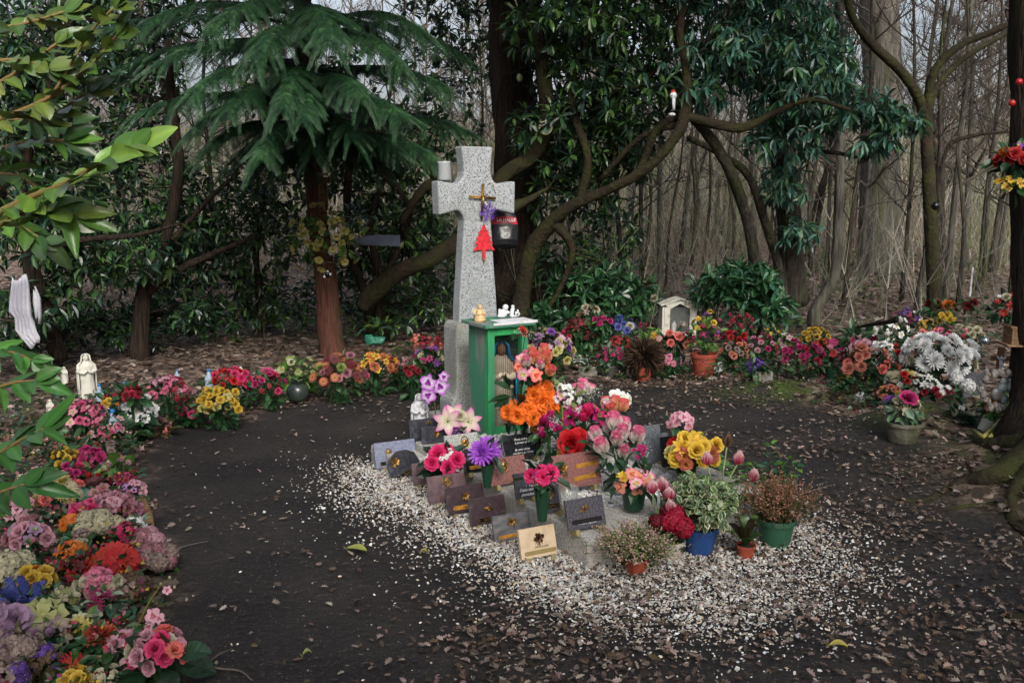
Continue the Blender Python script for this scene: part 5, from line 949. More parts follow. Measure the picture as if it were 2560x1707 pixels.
B('white and violet orchids spilling over the bed edge', 334, 1226, 29, [('orchid','orchid',5),('orchid','palepink',5)], .024, .07)
B('big dusty pink silk rose with ruffled petals', 250, 1240, 30, [('rose','dusty',1,2.0),('orchid','dusty',4)], .034, .10, nl=20)
B('cream chrysanthemums with a red centre among aqua leaves', 144, 1236, 46, [('daisy','cream',6),('mum','paleyellow',5),('rose','coral',2)], .034, .11, leaf='e')
B('bunch of aqua plastic leaves between cream and magenta flowers', 192, 1242, 24, [('pansy','aqua',6)], .026, .09, leaf=['#5fae96','#3f8a70','#79bda8'], nl=30)
B('hot pink carnation pair behind the cream hydrangeas', 216, 1282, 26, [('carnation','hot',2,1.2),('carnation','pink',2)], .034, .10)
B('ruffled mauve-pink peonies at the widest part of the bed', 284, 1272, 42, [('carnation','palepink',3,1.3),('rose','dusty',4,1.2),('orchid','palepink',3)], .036, .09)
B('bright orange gerberas behind the cream hydrangeas', 176, 1312, 22, [('gerbera','orange',3)], .032, .10, nl=16)
B('two cream hydrangea heads in the middle of the bed', 243, 1320, 38, [('hydrangea','cream',4,1.15)], .042, .10)
B('small cream hydrangea head below and left of the pair', 210, 1358, 24, [('hydrangea','cream',1,1.1),('hydrangea','faded',1)], .040, .09)
B('fuchsia azaleas between cream and dusty hydrangeas', 314, 1336, 30, [('small','hot',5),('pansy','hot',4)], .026, .08)
B('small white and pink flowers at the bed edge above the hydrangeas', 336, 1316, 24, [('orchid','whitepink',5),('small','white',3)], .024, .06, leaf='e')
B('long dusty pink hydrangea wreath along the dirt path', 372, 1362, 30, [('hydrangea','dusty',3,1.2),('hydrangea','palepink',3,1.1)], .034, .06)
B('second dusty pink hydrangea heap just nearer on the path edge', 388, 1400, 34, [('hydrangea','faded',3,1.2),('hydrangea','dusty',3)], .036, .05)
B('pale mauve faded roses under the laurel leaves', 70, 1342, 42, [('rose','palepink',5),('orchid','mauve',5),('rose','dusty',3)], .034, .12)
B('orange lilies below the small cream hydrangea', 176, 1384, 26, [('lily','orange',3),('gerbera','orange',2)], .030, .09)
B('big loose red anemones in the near half of the bed', 285, 1412, 50, [('pansy','red',9,1.25),('pansy','brick',3)], .036, .09)
B('dark red poinsettia bracts left of the red anemones', 192, 1420, 30, [('lily','red',3),('lily','dkred',3)], .034, .09)
B('large cream chrysanthemum ball at the left frame edge', 22, 1440, 46, [('hydrangea','cream',1,1.7),('hydrangea','cream',2,1.1)], .045, .12)
B('orange and yellow ranunculus bunch beside the cream ball', 92, 1452, 36, [('rose','orange',3,1.1),('rose','yellow',4,1.2)], .030, .12)
B('blue hyacinth spikes below the orange ranunculus', 56, 1500, 48, [('hyacinth','blue',5)], .050, .13)
B('cream carnations edged with pink in front of the red anemones', 245, 1464, 42, [('carnation','whitepink',5),('carnation','cream',4)], .030, .08)
B('magenta daisy chrysanthemum with a yellow eye', 262, 1508, 30, [('daisy','magenta',1,2.0),('daisy','magenta',1,1.2)], .032, .10, leaf='e')
B('withered brown blossoms at the bed edge behind the orchid spray', 330, 1468, 34, [('hydrangea','brownish',3),('small','faded',4)], .032, .05, leaf='b')
B('yellow-green hydrangea leaf bunch near the left corner', 106, 1552, 38, [('pansy','lightgreen',6,1.5)], .038, .12)
B('wilted mauve calla lily below the yellow-green bunch', 128, 1592, 30, [('lily','faded',2),('tulip','mauve',2)], .036, .11)
B('red-orange chrysanthemum in the near part of the bed', 234, 1606, 30, [('mum','brick',1,1.8),('mum','paleyellow',1)], .032, .10)
B('pink cymbidium orchids right of the red-orange chrysanthemum', 302, 1604, 28, [('orchid','palepink',4,1.2),('orchid','pink',2)], .030, .10)
B('round mauve silk flower at the left frame edge', 14, 1566, 38, [('carnation','mauve',3,1.4)], .042, .13)
B('low bunch of pink, white and coral roses at the bottom of the bed', 396, 1632, 60, [('rose','palepink',4),('rose','cream',2),('rose','coral',2),('rose','hot',3)], .032, .12, leaf='d', nl=22, ll=.12, lw=.7)
B('red gerbera with a green eye at the bottom of the bed', 180, 1672, 28, [('gerbera','red',1,1.8),('gerbera','brick',1)], .032, .10)
B('little cream and yellow lilies between red and magenta chrysanthemums', 204, 1566, 24, [('lily','paleyellow',3),('lily','cream',2)], .028, .10, leaf='l')
B('dusty rose orchids at the foot of the low rose bunch', 340, 1668, 32, [('orchid','dusty',5),('orchid','palepink',3)], .028, .07)
B('grey-white faded flower heap at the bottom left', 40, 1632, 52, [('hydrangea','faded',3,1.1),('orchid','mauve',5),('small','faded',5)], .036, .13, leaf='b')
B('brown and violet withered bunch near the bottom left corner', 108, 1650, 34, [('small','brownish',5),('small','violet',3)], .030, .11, leaf='b')
B('yellow ranunculus on the bottom edge of the picture', 190, 1702, 28, [('rose','yellow',3)], .030, .10)
B('pale pink roses hidden under the long laurel leaves', 40, 1285, 38, [('rose','palepink',4),('orchid','palepink',4)], .032, .12)
B('small mixed red and green posy on the bottom edge', 262, 1700, 30, [('rose','crimson',2),('small','cream',3)], .026, .08)
B('pink cyclamen and ivy posy in the shade left of the yellow rosebuds', 96, 1196, 34, [('orchid','palepink',6),('small','cream',3)], .030, .12)
B('purple and grey withered posy at the lower left corner', 20, 1700, 40, [('small','violet',4),('small','faded',6)], .034, .12, leaf='b')
B('green and cream daisies in the gap beside the wilted calla', 160, 1500, 32, [('daisy','lightgreen',4),('small','cream',4)], .026, .09, leaf='e')
B('orange marigolds at the far end of the left bed', 283, 1006, 24, [('carnation','orange',2),('carnation','yellow',2),('small','crimson',3)], .026, .22)
B('crimson carnations just above the bright white petunias', 330, 988, 24, [('carnation','crimson',4),('carnation','dkred',2)], .028, .30)
# --- back left
B('pink and white azaleas behind the white petunias', 424, 984, 52, [('small','pink',9),('small','palepink',7),('small','crimson',5)], .034, .22)
B('magenta roses hanging low right of the pink azaleas', 472, 1028, 30, [('rose','hot',4),('rose','crimson',3),('small','magenta',4)], .026, .10)
B('dusty red leaves and small flowers low on the path edge', 400, 1072, 26, [('small','dusty',4),('small','coral',2)], .026, .04, leaf='b')
B('large mass of yellow carnations at the back left of the path', 545, 1012, 52, [('carnation','yellow',16),('carnation','paleyellow',8)], .028, .16, ry=.9)
B('red and magenta roses behind the yellow carnations', 582, 953, 42, [('rose','red',9),('rose','hot',6),('small','red',5)], .030, .20)
B('big pink silk peony over a bunch of magenta flowers', 664, 968, 44, [('rose','pink',1,2.2),('rose','magenta',6),('rose','hot',4),('small','crimson',4)], .028, .16)
B('pale green ivy bush with a cream flower right of the pink peony', 742, 930, 46, [('pansy','lightgreen',7),('rose','cream',2)], .028, .22, leaf='l', nl=80, ll=.09, lw=.6)
B('round cushion of dark red daisies and peach gerberas below the red trunk', 846, 940, 62, [('gerbera','dkred',8,1.2),('gerbera','peachyel',9),('rose','dusty',5),('mum','green',4),('rose','pink',3)], .034, .20)
B('yellow and red striped lilies right of the wreath cushion', 940, 918, 50, [('lily','redyel',9),('orchid','yellow',6),('carnation','peachyel',5)], .034, .22)
B('faded dusty pink flowers in front of the striped lilies', 1003, 914, 28, [('small','dusty',6),('small','faded',4)], .030, .20)
B('crimson carnation spike left of the granite plinth', 1029, 934, 17, [('carnation','crimson',5)], .024, .20, ry=1.3)
B('coral red azaleas behind the left side of the plinth', 1072, 866, 34, [('small','crimson',6),('small','coral',5)], .034, .34)
B('purple and cream lilies just left of the plinth', 1072, 902, 44, [('lily','purple',5),('lily','cream',4),('orchid','magenta',4)], .032, .24)
B('red berries posy half way up the bushes left of the cross', 910, 742, 10, [('carnation','hot',2)], .030, .9, at=P(910,742,8.6), nl=8, stem=False)
# --- back middle
B('large mixed bouquet of mauve lilies and yellow roses right of the green case', 1372, 885, 64, [('lily','whitemag',11),('rose','paleyellow',8),('rose','mauve',5),('carnation','purple',3),('lily','mauve',4)], .036, .26, ry=1.0, leaf='g', nl=60)
B('faded red flower cluster behind the mauve and yellow bouquet', 1443, 815, 24, [('small','dkred',5),('small','crimson',3)], .034, .32)
B('pale daisies under the faded red cluster', 1430, 830, 26, [('small','faded',6),('small','cream',4)], .030, .24)
B('pink and red roses in the row behind the small plaques', 1412, 842, 22, [('rose','hot',3),('rose','crimson',3)], .030, .22)
B('dark red blossoms in the shade behind the card', 1468, 842, 22, [('small','dkred',6)], .032, .2)
B('magenta carnations in a dark pot in front of the laurel bush', 1506, 808, 20, [('carnation','magenta',4),('small','magenta',2)], .032, .34)
B('dark blue wreath with a cream rose at its centre', 1556, 820, 28, [('carnation','blue',6),('rose','cream',1,1.5)], .034, .28, leaf='d')
B('magenta tulips beside the dark blue wreath', 1606, 822, 16, [('tulip','magenta',3),('tulip','crimson',1)], .026, .26, leaf='l', nl=16, ll=.13, lw=.3)
B('bunch of bright yellow daisies left of the white shrine', 1640, 848, 19, [('daisy','yellow',7)], .028, .22, leaf='l')
B('cream dried roses between the trunk and the laurel bush', 1478, 784, 24, [('rose','cream',3),('lily','faded',2)], .038, .40, leaf='b')
B('small red cyclamens behind the magenta pot', 1550, 862, 28, [('small','red',5),('small','crimson',4)], .030, .20)
B('magenta cyclamens in a grey pot in the back row', 1530, 893, 33, [('orchid','magenta',6),('pansy','magenta',5)], .028, .17, pot=(.085,.11,M_GREYPOT), leaf='e')
bd = B('withered brown heather bush in a brown pot', 1610, 886, 10, [('small','brownish',3)], .02, .22, pot=(.07,.12,M_TERRA), leaf='b')
n = 900; d_ = unit(rs.normal(0,1,(n,3))*A([1,.8,.8])+A([0,0,.3])); D, Yv, Z = frames(d_, jit=.5); l = rs.uniform(.07,.16,(n,1)); scatter('dry_twigs', M_DEAD, SIMPLE, np.tile([0,0,.20],(n,1))+d_*.05, D*l, Yv*.006, Z*l, cvar(['#3f2e26','#55402f','#2f2520'], n, .3), bd)
B('coral roses in a dark pot right below the white shrine', 1690, 855, 36, [('rose','coral',5,1.1),('rose','peach',3),('orchid','whitepink',2,1.1)], .036, .27, pot=(.08,.15,M_DKGREEN), leaf='d')
B('pink and white carnations with fern leaves in front of the coral roses', 1668, 908, 30, [('carnation','whitepink',5),('orchid','whitemag',5)], .026, .13, leaf='g', nl=50, lw=.25)
B('yellow and purple wild bunch growing from the terracotta pot', 1762, 836, 36, [('lily','yellow',3),('carnation','yellow',2),('small','purple',4),('small','magenta',4)], .030, .36, pot=(.105,.20,M_TERRA), leaf='l', nl=70, ry=1.3)
B('old peach roses heaped beside the slate plaques', 1832, 886, 38, [('rose','peach',8),('rose','faded',6)], .030, .16)
B('bright red roses behind the peach roses', 1838, 846, 24, [('rose','red',4,1.2),('rose','crimson',2)], .032, .28)
B('magenta and pale roses right of the peach heap', 1898, 870, 38, [('rose','magenta',6),('rose','palepink',5),('rose','hot',3)], .028, .20)
B('single purple silk rose above the small concrete block', 1890, 918, 23, [('rose','purple',1,1.8),('small','violet',3),('rose','dusty',1)], .034, .12)
B('dark crimson leaves bunch behind the terracotta pot', 1850, 812, 32, [('small','crimson',5),('small','magenta',4)], .032, .34, leaf='b')
# --- right
B('pale pink lilies in a small white pot', 1966, 860, 27, [('lily','palepink',5),('lily','white',1)], .034, .22, pot=(.045,.08,M_WHITEPOT), leaf='l')
B('tall bunch of magenta carnations at the start of the right heap', 2004, 896, 50, [('carnation','magenta',12),('carnation','crimson',5),('small','pink',4)], .030, .18)
B('yellow roses behind the magenta carnations', 2038, 850, 38, [('rose','yellow',12),('rose','redyel',3)], .030, .30)
B('red geraniums over pink cyclamens', 2080, 880, 40, [('pansy','red',5,1.2),('pansy','pink',5),('pansy','magenta',4)], .032, .22, pot=(.06,.09,M_DKGREEN))
B('single red roses on stems right of the geraniums', 2134, 876, 24, [('rose','red',4,1.1)], .032, .24)
B('green broad-leaved plant without flowers behind the red roses', 2140, 845, 30, [('small','green',1)], .01, .30, leaf='e', nl=70, ll=.13, lw=.4)
B('large peach pink roses with white filler in the middle of the right heap', 2172, 915, 58, [('rose','peach',9,1.25),('rose','coral',4,1.1),('breath','white',5,1.1)], .038, .19, pot=(.07,.08,M_STONEPOT), leaf='d')
B('small orange pansies left of the stone pot', 2106, 944, 14, [('pansy','yellow',3),('pansy','orange',1)], .024, .10)
B('white moth orchids and a purple chrysanthemum above the peach roses', 2222, 845, 44, [('orchid','white',10,1.1),('mum','magenta',1,1.9),('small','white',4)], .034, .30, ry=1.1)
B('deep red roses mixed with white orchids', 2240, 892, 40, [('rose','crimson',6,1.1),('orchid','white',5,1.2),('rose','red',3)], .034, .24)
B('big white chrysanthemum bunch, brightest of the right heap', 2340, 905, 80, [('mum','white',17,1.7),('mum','cream',2,1.2)], .036, .27, leaf='d', nl=80, ll=.10, ry=.85)
B('cream and white daisies with red roses under the white chrysanthemums', 2262, 958, 44, [('daisy','cream',5,1.2),('rose','red',4),('orchid','white',5),('small','yellow',2)], .030, .14, leaf='g')
B('white hydrangea ball hanging over the slate plaque', 2405, 968, 24, [('hydrangea','white',2,1.1)], .050, .14, nl=14)
B('purple rose and cream orchids spilling from a stone pot', 2262, 1020, 40, [('rose','magenta',1,2.2),('orchid','cream',6,1.2),('rose','purple',1,1.4),('breath','cream',3)], .032, .16, pot=(.11,.13,M_STONEPOT), leaf='e')
B('cream roses behind the white chrysanthemums', 2424, 843, 34, [('rose','cream',10,1.1)], .032, .30)
B('yellow button flowers at the back of the right heap', 2366, 800, 20, [('carnation','yellow',4),('mum','yellow',3)], .032, .40)
B('dark red dahlias at the back of the right heap', 2336, 768, 22, [('mum','dkred',3,1.2),('mum','brick',1)], .036, .42)
B('orange dahlia beside the dark red ones', 2370, 766, 16, [('mum','orange',2,1.3),('mum','coral',1)], .036, .44)
B('pink and white small roses in the middle back of the right heap', 2352, 846, 34, [('rose','whitepink',6),('rose','hot',4),('small','palepink',3)], .028, .28)
B('violet and green bunch behind the white basket', 2266, 800, 32, [('small','magenta',5),('small','violet',3),('small','white',2)], .032, .36, leaf='d', nl=60)
B('coral gladioli between the cream roses and the white chrysanthemums', 2398, 858, 22, [('pansy','hot',3),('pansy','crimson',3)], .032, .28, ry=1.3)
B('lone dark red dahlia on a tall stick', 2426, 764, 14, [('mum','dkred',2,1.3)], .034, .50)
B('red poinsettias and cream flowers with pine twigs against the edge tree', 2522, 768, 40, [('lily','red',6),('rose','cream',2),('small','white',3)], .034, .50, leaf='d', at=P(2522,768,5.9), stem=False)
B('small orange lilies standing in the yellow bamboo frame', 2492, 1018, 24, [('lily','coral',4),('tulip','orange',3)], .028, .12, leaf='l')
B('magenta tulips leaning at the right frame edge', 2540, 966, 16, [('tulip','magenta',4)], .024, .20, leaf='l', nl=12)
B('mustard yellow blossoms left of the dahlias', 2312, 818, 22, [('small','yellow',7)], .030, .32, leaf='b')
B('yellow faded blooms at the very start of the right heap', 1930, 835, 18, [('small','yellow',4)], .028, .26)
B('white carnation bunch between the peach roses and the moth orchids', 2205, 875, 26, [('carnation','white',7),('orchid','white',3)], .030, .30)
B('apricot roses tucked in above the stone pot', 2222, 985, 26, [('rose','peach',5),('rose','yellow',2)], .028, .12)
B('pale pink carnations behind the peach roses', 2150, 868, 30, [('carnation','palepink',7),('carnation','pink',3)], .030, .30)
B('white lilies at the left foot of the white chrysanthemums', 2306, 968, 32, [('lily','white',4,1.2),('orchid','white',4)], .032, .14)
B('crimson and white asters right of the stone pot', 2345, 985, 34, [('daisy','white',4),('carnation','crimson',4),('small','magenta',3)], .028, .10)
B('salmon begonias behind the white chrysanthemums', 2310, 850, 30, [('pansy','coral',6),('rose','coral',3)], .030, .34)
B('cream asters among green leaves at the foot of the slate plaque', 2410, 1030, 26, [('daisy','cream',4),('small','white',3)], .026, .08, leaf='d')
# hung on the edge tree and on the conifer
B('cluster of yellow, red and purple flowers hanging on the edge tree', 2536, 410, 44, [('carnation','red',4),('carnation','orange',4),('orchid','purple',3),('small','coral',4)], .030, .3, at=P(2540,400,4.85), stem=False, leaf='d', nl=50, name='hanging_flowers')
B('yellow orchids with a purple one at the bottom of the hanging cluster', 2525, 472, 26, [('pansy','yellow',5,1.1),('pansy','purple',1,1.1)], .030, .3, at=P(2522,468,4.85), stem=False, nl=12, name='hanging_flowers')
B('big swag of pale yellow silk flowers wrapped round the conifer trunk', 822, 590, 92, [('pansy','paleyellow',40,1.0)], .042, .3, at=P(818,592,8.15), stem=False, leaf='l', nl=120, ll=.09, lw=.6, el=-.95, spr=(.45,1.0), ry=.8, name='flower_garland')
B('pale blue-green leaf sprigs beside the yellow garland', 895, 540, 46, [('small','faded',1)], .01, .3, at=P(890,535,8.1), stem=False, leaf=['#7f9c9c','#5f8080','#48685c'], nl=70, ll=.07, lw=.4, name='leaf_sprig')
B('single cream rose on the ground left of the conifer trunk', 810, 864, 9, [('rose','lightgreen',1)], .034, .10, nl=4)
# --- on the grave
def C(label, cx, cy, r, specs, size=.03, hz=.13, zb=KZ, **k): k.setdefault('group', GM); return bouquet(k.pop('name', 'flower_bouquet'), label, cx, cy, r, specs, hz, size, zb=zb-.0, **k)
C('pink-edged cream lilies with a little purple freesia behind the light grey plaque', 1140, 1066, 46, [('lily','lily',4,2.2),('rose','cream',2),('small','bright_purple',2,.8)], .036, .10, zb=.1, leaf='d', face=.9)
C('half ring of raspberry roses and white star flowers left of the purple chrysanthemum', 1108, 1158, 52, [('rose','hot',8,1.5),('small','white',8,.95)], .027, .15, zb=0, leaf='d', nl=50, face=.7, pot=(.05,.10,M_DKGREEN))
C('purple double chrysanthemum in a green cone vase', 1218, 1132, 26, [('mum','bright_purple',2,1.8),('mum','bright_purple',1,1.2)], .030, .17, leaf='d', nl=12, face=.9, pot=(.032,.12,M_DKGREEN,.55,(0,0,0),False), spr=(.5,.8))
C('hot pink carnations with violet flowers in a small green vase', 1356, 1195, 36, [('carnation','hot',5,1.3),('small','violet',4,.9),('breath','white',3,.9)], .024, .19, leaf='d', nl=22, face=.8, pot=(.034,.14,M_DKGREEN,.6,(0,0,0),False), ry=.6)
C('pink-topped orange and white orchids in the tall arrangement', 1336, 930, 50, [('orchid','whitepink',7,1.25),('bud','coral',9,1.7),('orchid','coral',6,1.2),('bud','whitepink',4,1.6),('pansy','flame',1)], .030, .42, leaf='d', nl=14, ry=1.05, face=.7)
C('fiery orange gladioli below the pink-topped orchids', 1352, 1000, 26, [('carnation','flame',9,1.3),('pansy','flame',3)], .032, .27, leaf='d', nl=8, ry=1.5, face=.7)
C('flat fan of flame orange gladioli above the black script plaque', 1312, 1034, 46, [('carnation','flame',14,1.2),('pansy','flame',5,1.1)], .032, .20, leaf='d', nl=18, ry=.5, face=.7)
C('flame coloured blossoms at the right end of the orange fan', 1370, 1020, 22, [('lily','flame',4,1.1),('carnation','flame',2)], .030, .23, leaf='d', nl=8, ry=1.3, face=.7)
C('dark broad leaves sprouting before the wire mesh of the green case', 1290, 990, 26, [('bud','cream',1)], .018, .30, leaf='d', nl=26, ll=.13, lw=.36, ry=2.2, name='leaf_bunch')
C('single red poppy with white dots on a tall stem beside the green case', 1303, 836, 10, [('rose','brick',1,1.2),('breath','white',2,.8)], .032, .58, leaf='d', nl=5)
C('white foxglove spikes with pale pink throats in the middle of the arrangement', 1408, 1000, 36, [('small','white',7,1.1),('orchid','whitepink',7),('breath','cream',4)], .026, .27, leaf='l', nl=30, ry=1.3, face=.7)
C('deep magenta lilies right of the foxglove spikes', 1460, 1052, 38, [('lily','magenta',6,1.6),('bud','hot',3,1.6),('lily','whitemag',2)], .032, .20, leaf='g', nl=30, ll=.09)
C('magenta buds and white sprigs left of the variegated leaf', 1372, 1078, 30, [('bud','magenta',6,1.5),('breath','white',3),('small','magenta',2)], .024, .17, leaf='g', nl=20, ry=1.2)
C('two big red roses in the middle of the grave', 1434, 1102, 24, [('rose','red',2,1.9),('rose','crimson',1,1.4)], .032, .16, leaf='d', nl=36, face=1.0, ll=.09)
C('yellow pansy blossoms above the large pink granite plaque', 1432, 1133, 26, [('pansy','yellow',3,1.15),('orchid','yellow',2)], .030, .10, leaf='d', nl=26, ry=.5, face=.9)
C('white rosebuds with blushing tips at the back of the grave', 1460, 993, 28, [('bud','whitepink',4,2.2),('breath','white',3)], .030, .25, zb=.1, leaf='e', nl=16)
C('white moth orchids behind the coral rosebuds', 1546, 1000, 22, [('orchid','white',6,1.6)], .028, .26, zb=.1, leaf='d', nl=8, face=.8)
C('three coral rosebuds side by side at the right of the arrangement', 1534, 1028, 27, [('bud','coral',4,1.8),('bud','pinkwhite',1,1.8)], .030, .23, leaf='g', nl=18, ry=.5)
C('lone magenta gladiolus sprig at the far right back of the arrangement', 1500, 1060, 16, [('lily','hot',2,1.1)], .030, .18, leaf='g', nl=20)
C('bouquet of white roses flushed with bright pink before the tall grey plaque', 1548, 1120, 74, [('bud','whitepink',11,2.1),('small','magenta',2),('breath','white',2)], .031, .17, leaf='d', nl=70, ll=.07, lw=.5, face=.7)
C('pale pink orchid head on a thin stem at the right of the grave', 1702, 1052, 31, [('orchid','palepink',15,1.0)], .025, .27, nl=4, face=.6, el=-.6)
C('red carnations with violet florets in front of the black plaque at the right', 1706, 1112, 28, [('carnation','red',4,1.3),('small','violet',3,.9)], .028, .15, leaf='d', nl=18, ry=.6)
C('wilting yellow lilies and roses behind the variegated shrub', 1730, 1140, 66, [('lily','yellow',8,1.5),('rose','yellow',9,1.2),('rose','paleyellow',4,1.2),('carnation','peachyel',4,1.1)], .030, .24, zb=.02, leaf='l', nl=40, face=.7)
C('peach and white orchids in a green handled basket', 1585, 1205, 52, [('orchid','whitepink',7,1.3),('orchid','peach',9,1.3),('pansy','yellow',2)], .027, .12, leaf='d', nl=24, ry=.55, pot=(.058,.105,M_DKGREEN))
hb = [o for o in COL.objects if o.get('label','').startswith('peach and white orchids in')][0]; mb = MB(); mb.tube([(.055*math.cos(a),0,.10+.16*math.sin(a)) for a in np.linspace(0,math.pi,15)], .005, 6); mb.build('handle', M_DKGREEN, hb, smooth=True)
C('bunch of dark red berries behind the white pot', 1682, 1312, 38, [('hydrangea','crimson',4,1.15),('hydrangea','dkred',3)], .034, .15, zb=0, leaf='d', nl=20, ry=1.1, pot=(.052,.085,M_WHITEPOT))
def tulips(label, base, hz, heads):
    b = GT(*base); root = empty('tulip_bunch', label, 'tulips', b, 0, GM); mb = MB(); O = []
    for (px, py, dY, pal, dx) in heads:
        h = P(px, py, b.y+dY)-b; m_ = Vector((h.x*.35+dx, h.y*.4, h.z*.75)); mb.tube([(0,0,.02), m_, h], [.004,.004,.0035], 5, col=lin('#7f9a58')); d = (h-m_).normalized(); put_flower(root, 'tulip', pal, h-d*.01, d+Vector((0,-.25,0)), .050)
        for s in (-1, 1):
            t = random.uniform(.3,.6); q = Vector((0,0,.02)).lerp(m_, t); e_ = q+Vector((h.x*.5+s*.03, -.03*s, random.uniform(.02,.1))); k = (q+e_)/2+Vector((0,0,.035)); n_ = Vector((0,1,.3)).normalized()*.016
            mb.add([q, k+n_, k-n_, e_], [(0,1,3),(0,3,2)], lin(random.choice(('#7f9f5c','#6b8c4a','#8fae72'))))
    mb.build('stems', M_LEAF, root); return root
tulips('bunch of drooping pink and white tulips between the basket and the red berries', (1668,1385), .2, [(1630,1228,0,'tulip',-.03),(1656,1222,.02,'tulip',0),(1672,1246,-.02,'tulip',.02),(1676,1278,-.05,'tulip',.03),(1664,1236,.03,'magenta',0)])
tulips('pink and white tulips arching out to the right above the variegated shrub', (1800,1330), .3, [(1846,1156,.05,'tulip',.0),(1884,1200,.0,'tulip',.04),(1768,1158,.1,'tulip',-.02),(1818,1112,.1,'brownish',.0)])
# potted plants in front
def potted(name, label, px, py, r, h, m, build):
    b = GT(px, py); root = empty(name, label, 'potted plant', b, random.uniform(0,3), 'potted plants before the grave'); root.location.y += r*.8; pot_mesh(root, r, h, m); build(root); return root
def variegated(root):
    O = []; Dd = []; mb = MB()
    for k in range(150):
        d = Vector((random.gauss(0,1), random.gauss(0,1), random.gauss(.25,.8))).normalized(); p = Vector((d.x*.165, d.y*.14, .235+d.z*.105))*1; p = Vector((0,0,.235)).lerp(p, random.uniform(.65,1)) ; O.append(p); Dd.append(d+Vector((0,0,.4)))
        if k % 3 == 0: mb.tube([(random.uniform(-.03,.03),random.uniform(-.03,.03),.11), p*.5+Vector((0,0,.09)), p], [.004,.003,.002], 4, cap=False, col=lin('#5d5a3a'))
    mb.build('stems', M_LEAF, root)
    a = whorls(np.array(O), np.array([tuple(v) for v in Dd]), 7, .042, .024, ['#c9cfae','#bcc79c','#d2d6bc','#a9bb84'], .1); scatter('leaf_margins', M_LEAF, FINE, *a, parent=root)
    O_, X_, Y_, Z_, _ = a; scatter('leaf_centres', M_LEAF, FINE, O_+X_*.03+unit(Z_)*.0012, X_*.9, Y_*.62, Z_*.9, cvar(['#4c6f42','#3d6040','#5d8048'], len(O_), .2), parent=root)
potted('euonymus_pot', 'round shrub with white-edged leaves in a deep blue plastic pot', 1755, 1396, .075, .125, M_BLUEPOT, variegated)
def heather(R_x, zc, cols, tips, n, L, up, r0=.03, wild=.3):
    def f(root):
        th = rs.uniform(0,6.283,n); el = rs.uniform(0,1,n)**.7; d = np.stack([np.cos(th)*np.sqrt(1-(el*up)**2), np.sin(th)*np.sqrt(1-(el*up)**2), el*up+.16], -1)+rs.normal(0,wild*.3,(n,3)); d = unit(d)
        l = L*rs.uniform(.75,1.08,n); P0 = np.stack([rs.normal(0,r0,n), rs.normal(0,r0,n), np.full(n, zc)], -1)
        O = []; X = []; C_ = []; sz = []; mb = MB()
        for i in range(n):
            e_ = P0[i]+d[i]*l[i]*np.array([R_x,R_x,1]); m_ = (P0[i]+e_)/2+np.array([0,0,.02]); 
            if i % 2 == 0: mb.tube([P0[i], m_, e_], .0012, 3, cap=False, col=lin(cols[0]))
            for k in range(13):
                t = .3+.7*k/12; q = (1-t)**2*P0[i]+2*t*(1-t)*m_+t*t*e_; a = d[i]+rs.normal(0,.9,3); O.append(q); X.append(a); C_.append(lin(random.choice(tips if t > .55 and random.random() < .8 else cols))); sz.append(.0145*(1.15-t*.4))
        mb.build('stems', M_LEAF, root); D, Yv, Z = frames(np.array(X)); s = np.array(sz)[:, None]; C_ = np.array(C_)*rs.uniform(.75,1.2,(len(O),1)); scatter('sprigs', M_PETAL, SIMPLE, np.array(O), D*s, Yv*s*.6, Z*s, C_, parent=root)
    return f
potted('heather_pot', 'spreading pale pink heather in a small terracotta pot at the front of the gravel', 1592, 1440, .052, .068, M_TERRA, heather(1.1, .066, ['#55683a','#7d8f4c','#44572f'], ['#c9a79f','#b98f8c','#d8beb4','#8fa05c'], 400, .155, .75))
potted('heather_pot', 'dried orange-brown heather in a faded green pot, rightmost of the pots', 1948, 1374, .082, .125, M_GREENPOT, heather(.62, .11, ['#5a5a36','#6f5a3f','#4a4f30'], ['#b07c66','#9c6a55','#c49480','#8a6650'], 330, .215, .95, .05))
def broad(root):
    mb = MB()
    for k in range(13):
        a = k*2.4; d = Vector((math.cos(a), math.sin(a), 0)); L_ = random.uniform(.09,.14); side = Vector((-d.y, d.x, 0)); pts = []; 
        vs = []
        for i in range(6):
            t = i/5; p = Vector((0,0,.055))+d*L_*t*(.75 if k < 7 else .45)+Vector((0,0,L_*(1.0 if k >= 7 else .55)*math.sin(t*1.9))); w_ = .024*math.sin(math.pi*(t*.86+.1)); vs += [p-side*w_+Vector((0,0,.006)), p, p+side*w_+Vector((0,0,.006))]
        mb.add(vs, [(i*3+j, i*3+j+1, i*3+j+4, i*3+j+3) for i in range(5) for j in (0,1)], lin(random.choice(('#3c5a2a','#2c4626','#55703a','#3a3222'))))
    mb.build('leaves', M_GLOSS, root, smooth=True)
potted('leafy_pot', 'small red terracotta pot with a few broad dark leaves', 1868, 1402, .040, .062, M_TERRA, broad)
